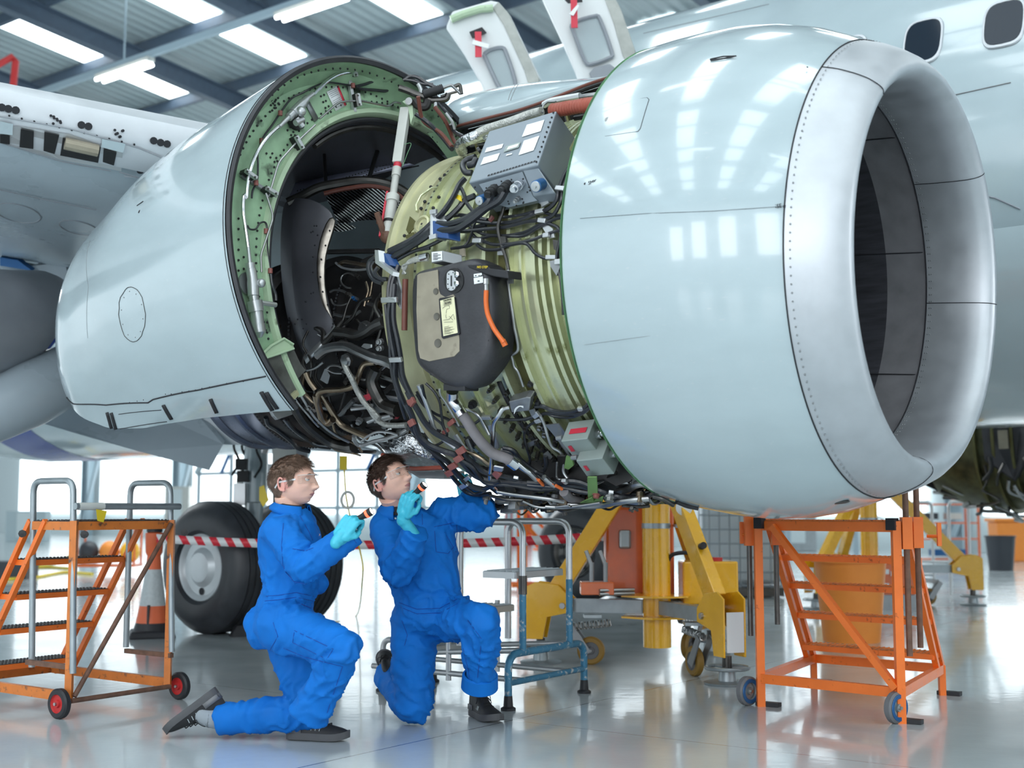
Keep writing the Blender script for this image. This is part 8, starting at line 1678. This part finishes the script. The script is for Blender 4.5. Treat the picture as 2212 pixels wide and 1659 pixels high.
# ---- background left: dock frame, compressor cart, crates, hoses
DK = empty('docking_frame', PQ(-24, 27, 0), 'pale steel docking scaffold against the far wall at left', 'scaffold')
rr = random.Random(14)
for k in range(15):
    p = -34 + k * 1.6; lad(DK, 'steelwork_pale', 'upright', [PQ(p, 27, 0), PQ(p, 27, 6.5)], .10)
    if k % 3 == 0: lad(DK, 'wall_blue', 'brace', [PQ(p, 26.9, 2.2), PQ(p + 2.6, 26.9, 5.6)], .14)
    if k % 4 == 1: lad(DK, 'blue_mount', 'blue_ladder', [PQ(p, 26.6, 2.2), PQ(p + 1.5, 26.6, 4.6)], .08)
for z in (1.1, 2.2, 3.4, 4.4): lad(DK, 'steelwork_pale', 'rail', [PQ(-34, 27, z), PQ(-11.6, 27, z)], .10)
for (x, y, Y, s, m, nm, lab, cat) in ((22, 1200, 20, (.6, .5, .55), 'bin_dark', 'storage_crate', 'black and orange crate stack at the far left edge', 'crate'),):
    e = empty(nm, W(x, y, Y), lab, cat); p = W(x, y, Y); p.z = 0; mb = MB(); mb.box(p + UP * .45, (.70, .5, .35)); mb.build('upper_crate', M['bin_dark'], e, smooth=False); mb = MB(); mb.box(p + UP * .15, (.68, .5, .28)); mb.build('lower_crate', M['jack_orange'], e, smooth=False); e.location.z = 0
cpx = FL(235, 1236); CC = empty('compressor_cart', cpx, 'orange and yellow compressor cart standing behind the left steps', 'compressor')
mb = MB(); mb.box(cpx + UP * .12, (1.0, .5, .05)); mb.build('tray', M['jack_orange'], CC, smooth=False)
for x, m in ((-.35, 'bin_dark'), (.0, 'bin_orange'), (.35, 'jack_yellow')): mb = MB(); mb.sphere(cpx + Vector((x, 0, .34)), .17, 16, 10, (1, 1, 1.1)); mb.build('tank', M[m], CC)
for x in (-.48, .48): mb = MB(); mb.tube(fillet([cpx + Vector((x, -.2, .1)), cpx + Vector((x, -.2, .75)), cpx + Vector((x, .2, .75)), cpx + Vector((x, .2, .1))], .06), .02, 8); mb.build('cart_frame', M['jack_orange'], CC)
mb = MB(); mb.tube([cpx + Vector((-.48, -.2, .75)), cpx + Vector((.48, -.2, .75))], .02, 8); mb.build('cart_frame', M['jack_orange'], CC)
for i, pts in enumerate(([(62, 1218), (90, 1222), (120, 1215), (150, 1200)], [(10, 1252), (80, 1246), (140, 1236), (200, 1240)], [(30, 1230), (100, 1225), (160, 1228)])):
    mb = MB(); mb.tube(spl([FL(x, y, .02) for x, y in pts]), .022, 8); tag(mb.build('yellow_hose', M['label_yellow'], None), 'yellow air hose lying on the far floor at left', 'hose', 'yellow hoses on the far floor')
mb = MB(); mb.tube(spl([W(742, 985, 9.5), W(744, 1020, 9.5), W(748, 1075, 9.5), W(760, 1130, 9.6), W(780, 1200, 9.8), W(783, 1250, 10), FL(770, 1330, .01), FL(720, 1345, .01)]), .006, 6); yc = mb.build('hanging_cord', M['label_yellow'], None); tag(yc, 'thin yellow cord hanging down from the aircraft between the two kneeling people', 'cord')
mb = MB(); c = W(751, 1080, 9.48); mb.tube([c + Vector((.045 * math.cos(a), 0, .058 * math.sin(a))) for a in [2 * PI * k / 28 for k in range(28)]], .010, 8, closed=True); mb.build('ring', M['off_white'], yc)
mb = MB(); mb.box(W(742, 1000, 9.48), (.05, .03, .10)); mb.build('yellow_flag', M['label_yellow'], yc, smooth=False)
# ---- background steps, racks and shelves
def mini_steps(name, label, c, s, ang, m='ladder_orange'):
    e = empty(name, c, label, 'steps', 'orange steps in the background' if 0 else None); R = Matrix.Rotation(ang, 3, 'Z'); T = lambda x, y, z: Vector(c) + R @ Vector((x, y, z)) * s
    for y in (0, .7):
        lad(e, m, 'post', [T(0, y, 0), T(0, y, 1.9)], .05); lad(e, m, 'stringer', [T(0, y, 1.4), T(1.2, y, 0)], .05); lad(e, m, 'handrail', [T(0, y, 1.9), T(1.2, y, .6)], .04); lad(e, m, 'post', [T(1.2, y, 0), T(1.2, y, .6)], .04); lad(e, m, 'base_rail', [T(-.3, y, .1), T(1.2, y, .1)], .05)
    for k in range(5): lad(e, m, 'step', [T(.24 * k, 0, 1.4 - .28 * k), T(.24 * k, .7, 1.4 - .28 * k)], .20, .03)
    return e
mini_steps('rolling_steps', 'orange rolling steps seen through the blue tubular steps', FL(1135, 1275), .62, 0.2)
RK = empty('storage_rack', PQ(4, 26, 0), 'orange storage rack with blue boxes at the right background', 'rack'); r0 = FL(1985, 1222); r0v = (r0.x, r0.y)
for x in (0, 1.15):
    for y in (0, .7): lad(RK, 'jack_orange', 'upright', [r0 + Vector((x, y, 0)), r0 + Vector((x, y, 1.25))], .04)
for z in (.12, .50, .80, 1.15):
    mb = MB(); mb.box(r0 + Vector((.575, .35, z)), (1.15, .7, .03)); mb.build('shelf', M['jack_orange'], RK, smooth=False)
for i, (x, z, m) in enumerate(((.45, .17, 'blue_mount'), (.8, .17, 'blue_mount'), (.3, .86, 'bin_dark'), (.75, .86, 'off_white'), (.5, .55, 'bracket'), (.9, 1.2, 'off_white'))):
    mb = MB(); mb.box(r0 + Vector((x, .25, z + .07)), (.26, .3, .12)); tag(mb.build('parts_box', M[m], None, smooth=False), 'small parts box on a shelf of the orange rack', 'box', 'boxes on the orange rack')
GR = empty('guard_rail', FL(2060, 1290), 'silver tubular hoop rail standing in front of the orange rack', 'rail'); g0 = FL(2055, 1285)
lad(GR, 'alu', 'hoop', [g0, g0 + UP * 1.15, g0 + UP * 1.15 + Vector((.30, .15, 0)), g0 + Vector((.30, .15, 0))], .04, rnd=.08); lad(GR, 'alu', 'hoop', [g0 + Vector((-.35, .4, 0)), g0 + Vector((-.35, .4, 1.15)), g0 + Vector((-.05, .5, 1.15)), g0 + Vector((-.05, .5, 0))], .04, rnd=.08); lad(GR, 'alu', 'rail', [g0 + UP * .4, g0 + Vector((-.35, .4, .4))], .03, rnd=True)
rr = random.Random(31)
for i, (x, y, sx, sz, m, nm, lab) in enumerate(((60, 1170, 1.3, 1.0, 'wall_blue', 'tool_cabinet', 'pale blue cabinet against the far wall at left'), (470, 1160, .9, 1.9, 'off_white', 'electrical_cabinet', 'white electrical cabinet on the far wall behind the first tyre'), (620, 1165, 1.2, 1.2, 'galv', 'metal_locker', 'grey locker on the far wall behind the left kneeling person'), (960, 1172, 1.4, .9, 'wall_blue', 'work_bench', 'pale workbench by the far wall right of the raised arm'), (1120, 1178, .8, 1.2, 'red_trim', 'fire_cabinet', 'red cabinet by the far wall behind the blue steps'), (1580, 1185, 1.6, 1.0, 'off_white', 'metal_locker', 'white locker by the far wall behind the cage container'), (1725, 1190, 1.0, 1.4, 'galv', 'tool_trolley', 'grey trolley behind the right-hand steps'))):
    p = FL(x, y); p = p - N * max(0, p.dot(N) - 30.6); e = empty(nm, p, lab, 'cabinet'); mb = MB(); mb.box(p + UP * sz / 2, (sx, .5, sz)); mb.build('body', M[m], e, smooth=False, bevel=.01); mb = MB(); mb.box(p + Vector((0, -.26, sz * .55)), (sx * .44, .02, sz * .8)); mb.build('door', M['wall_white'], e, smooth=False)
# red pipe under the roof at far left
mb = MB(); q = [W(-30, 155, 22), W(28, 122, 22), W(34, 132, 22), W(28, 190, 22)]; mb.tube(q, .06, 8); tag(mb.build('red_pipe', M['red_trim'], None), 'red sprinkler pipe under the roof at the top left corner', 'pipe')
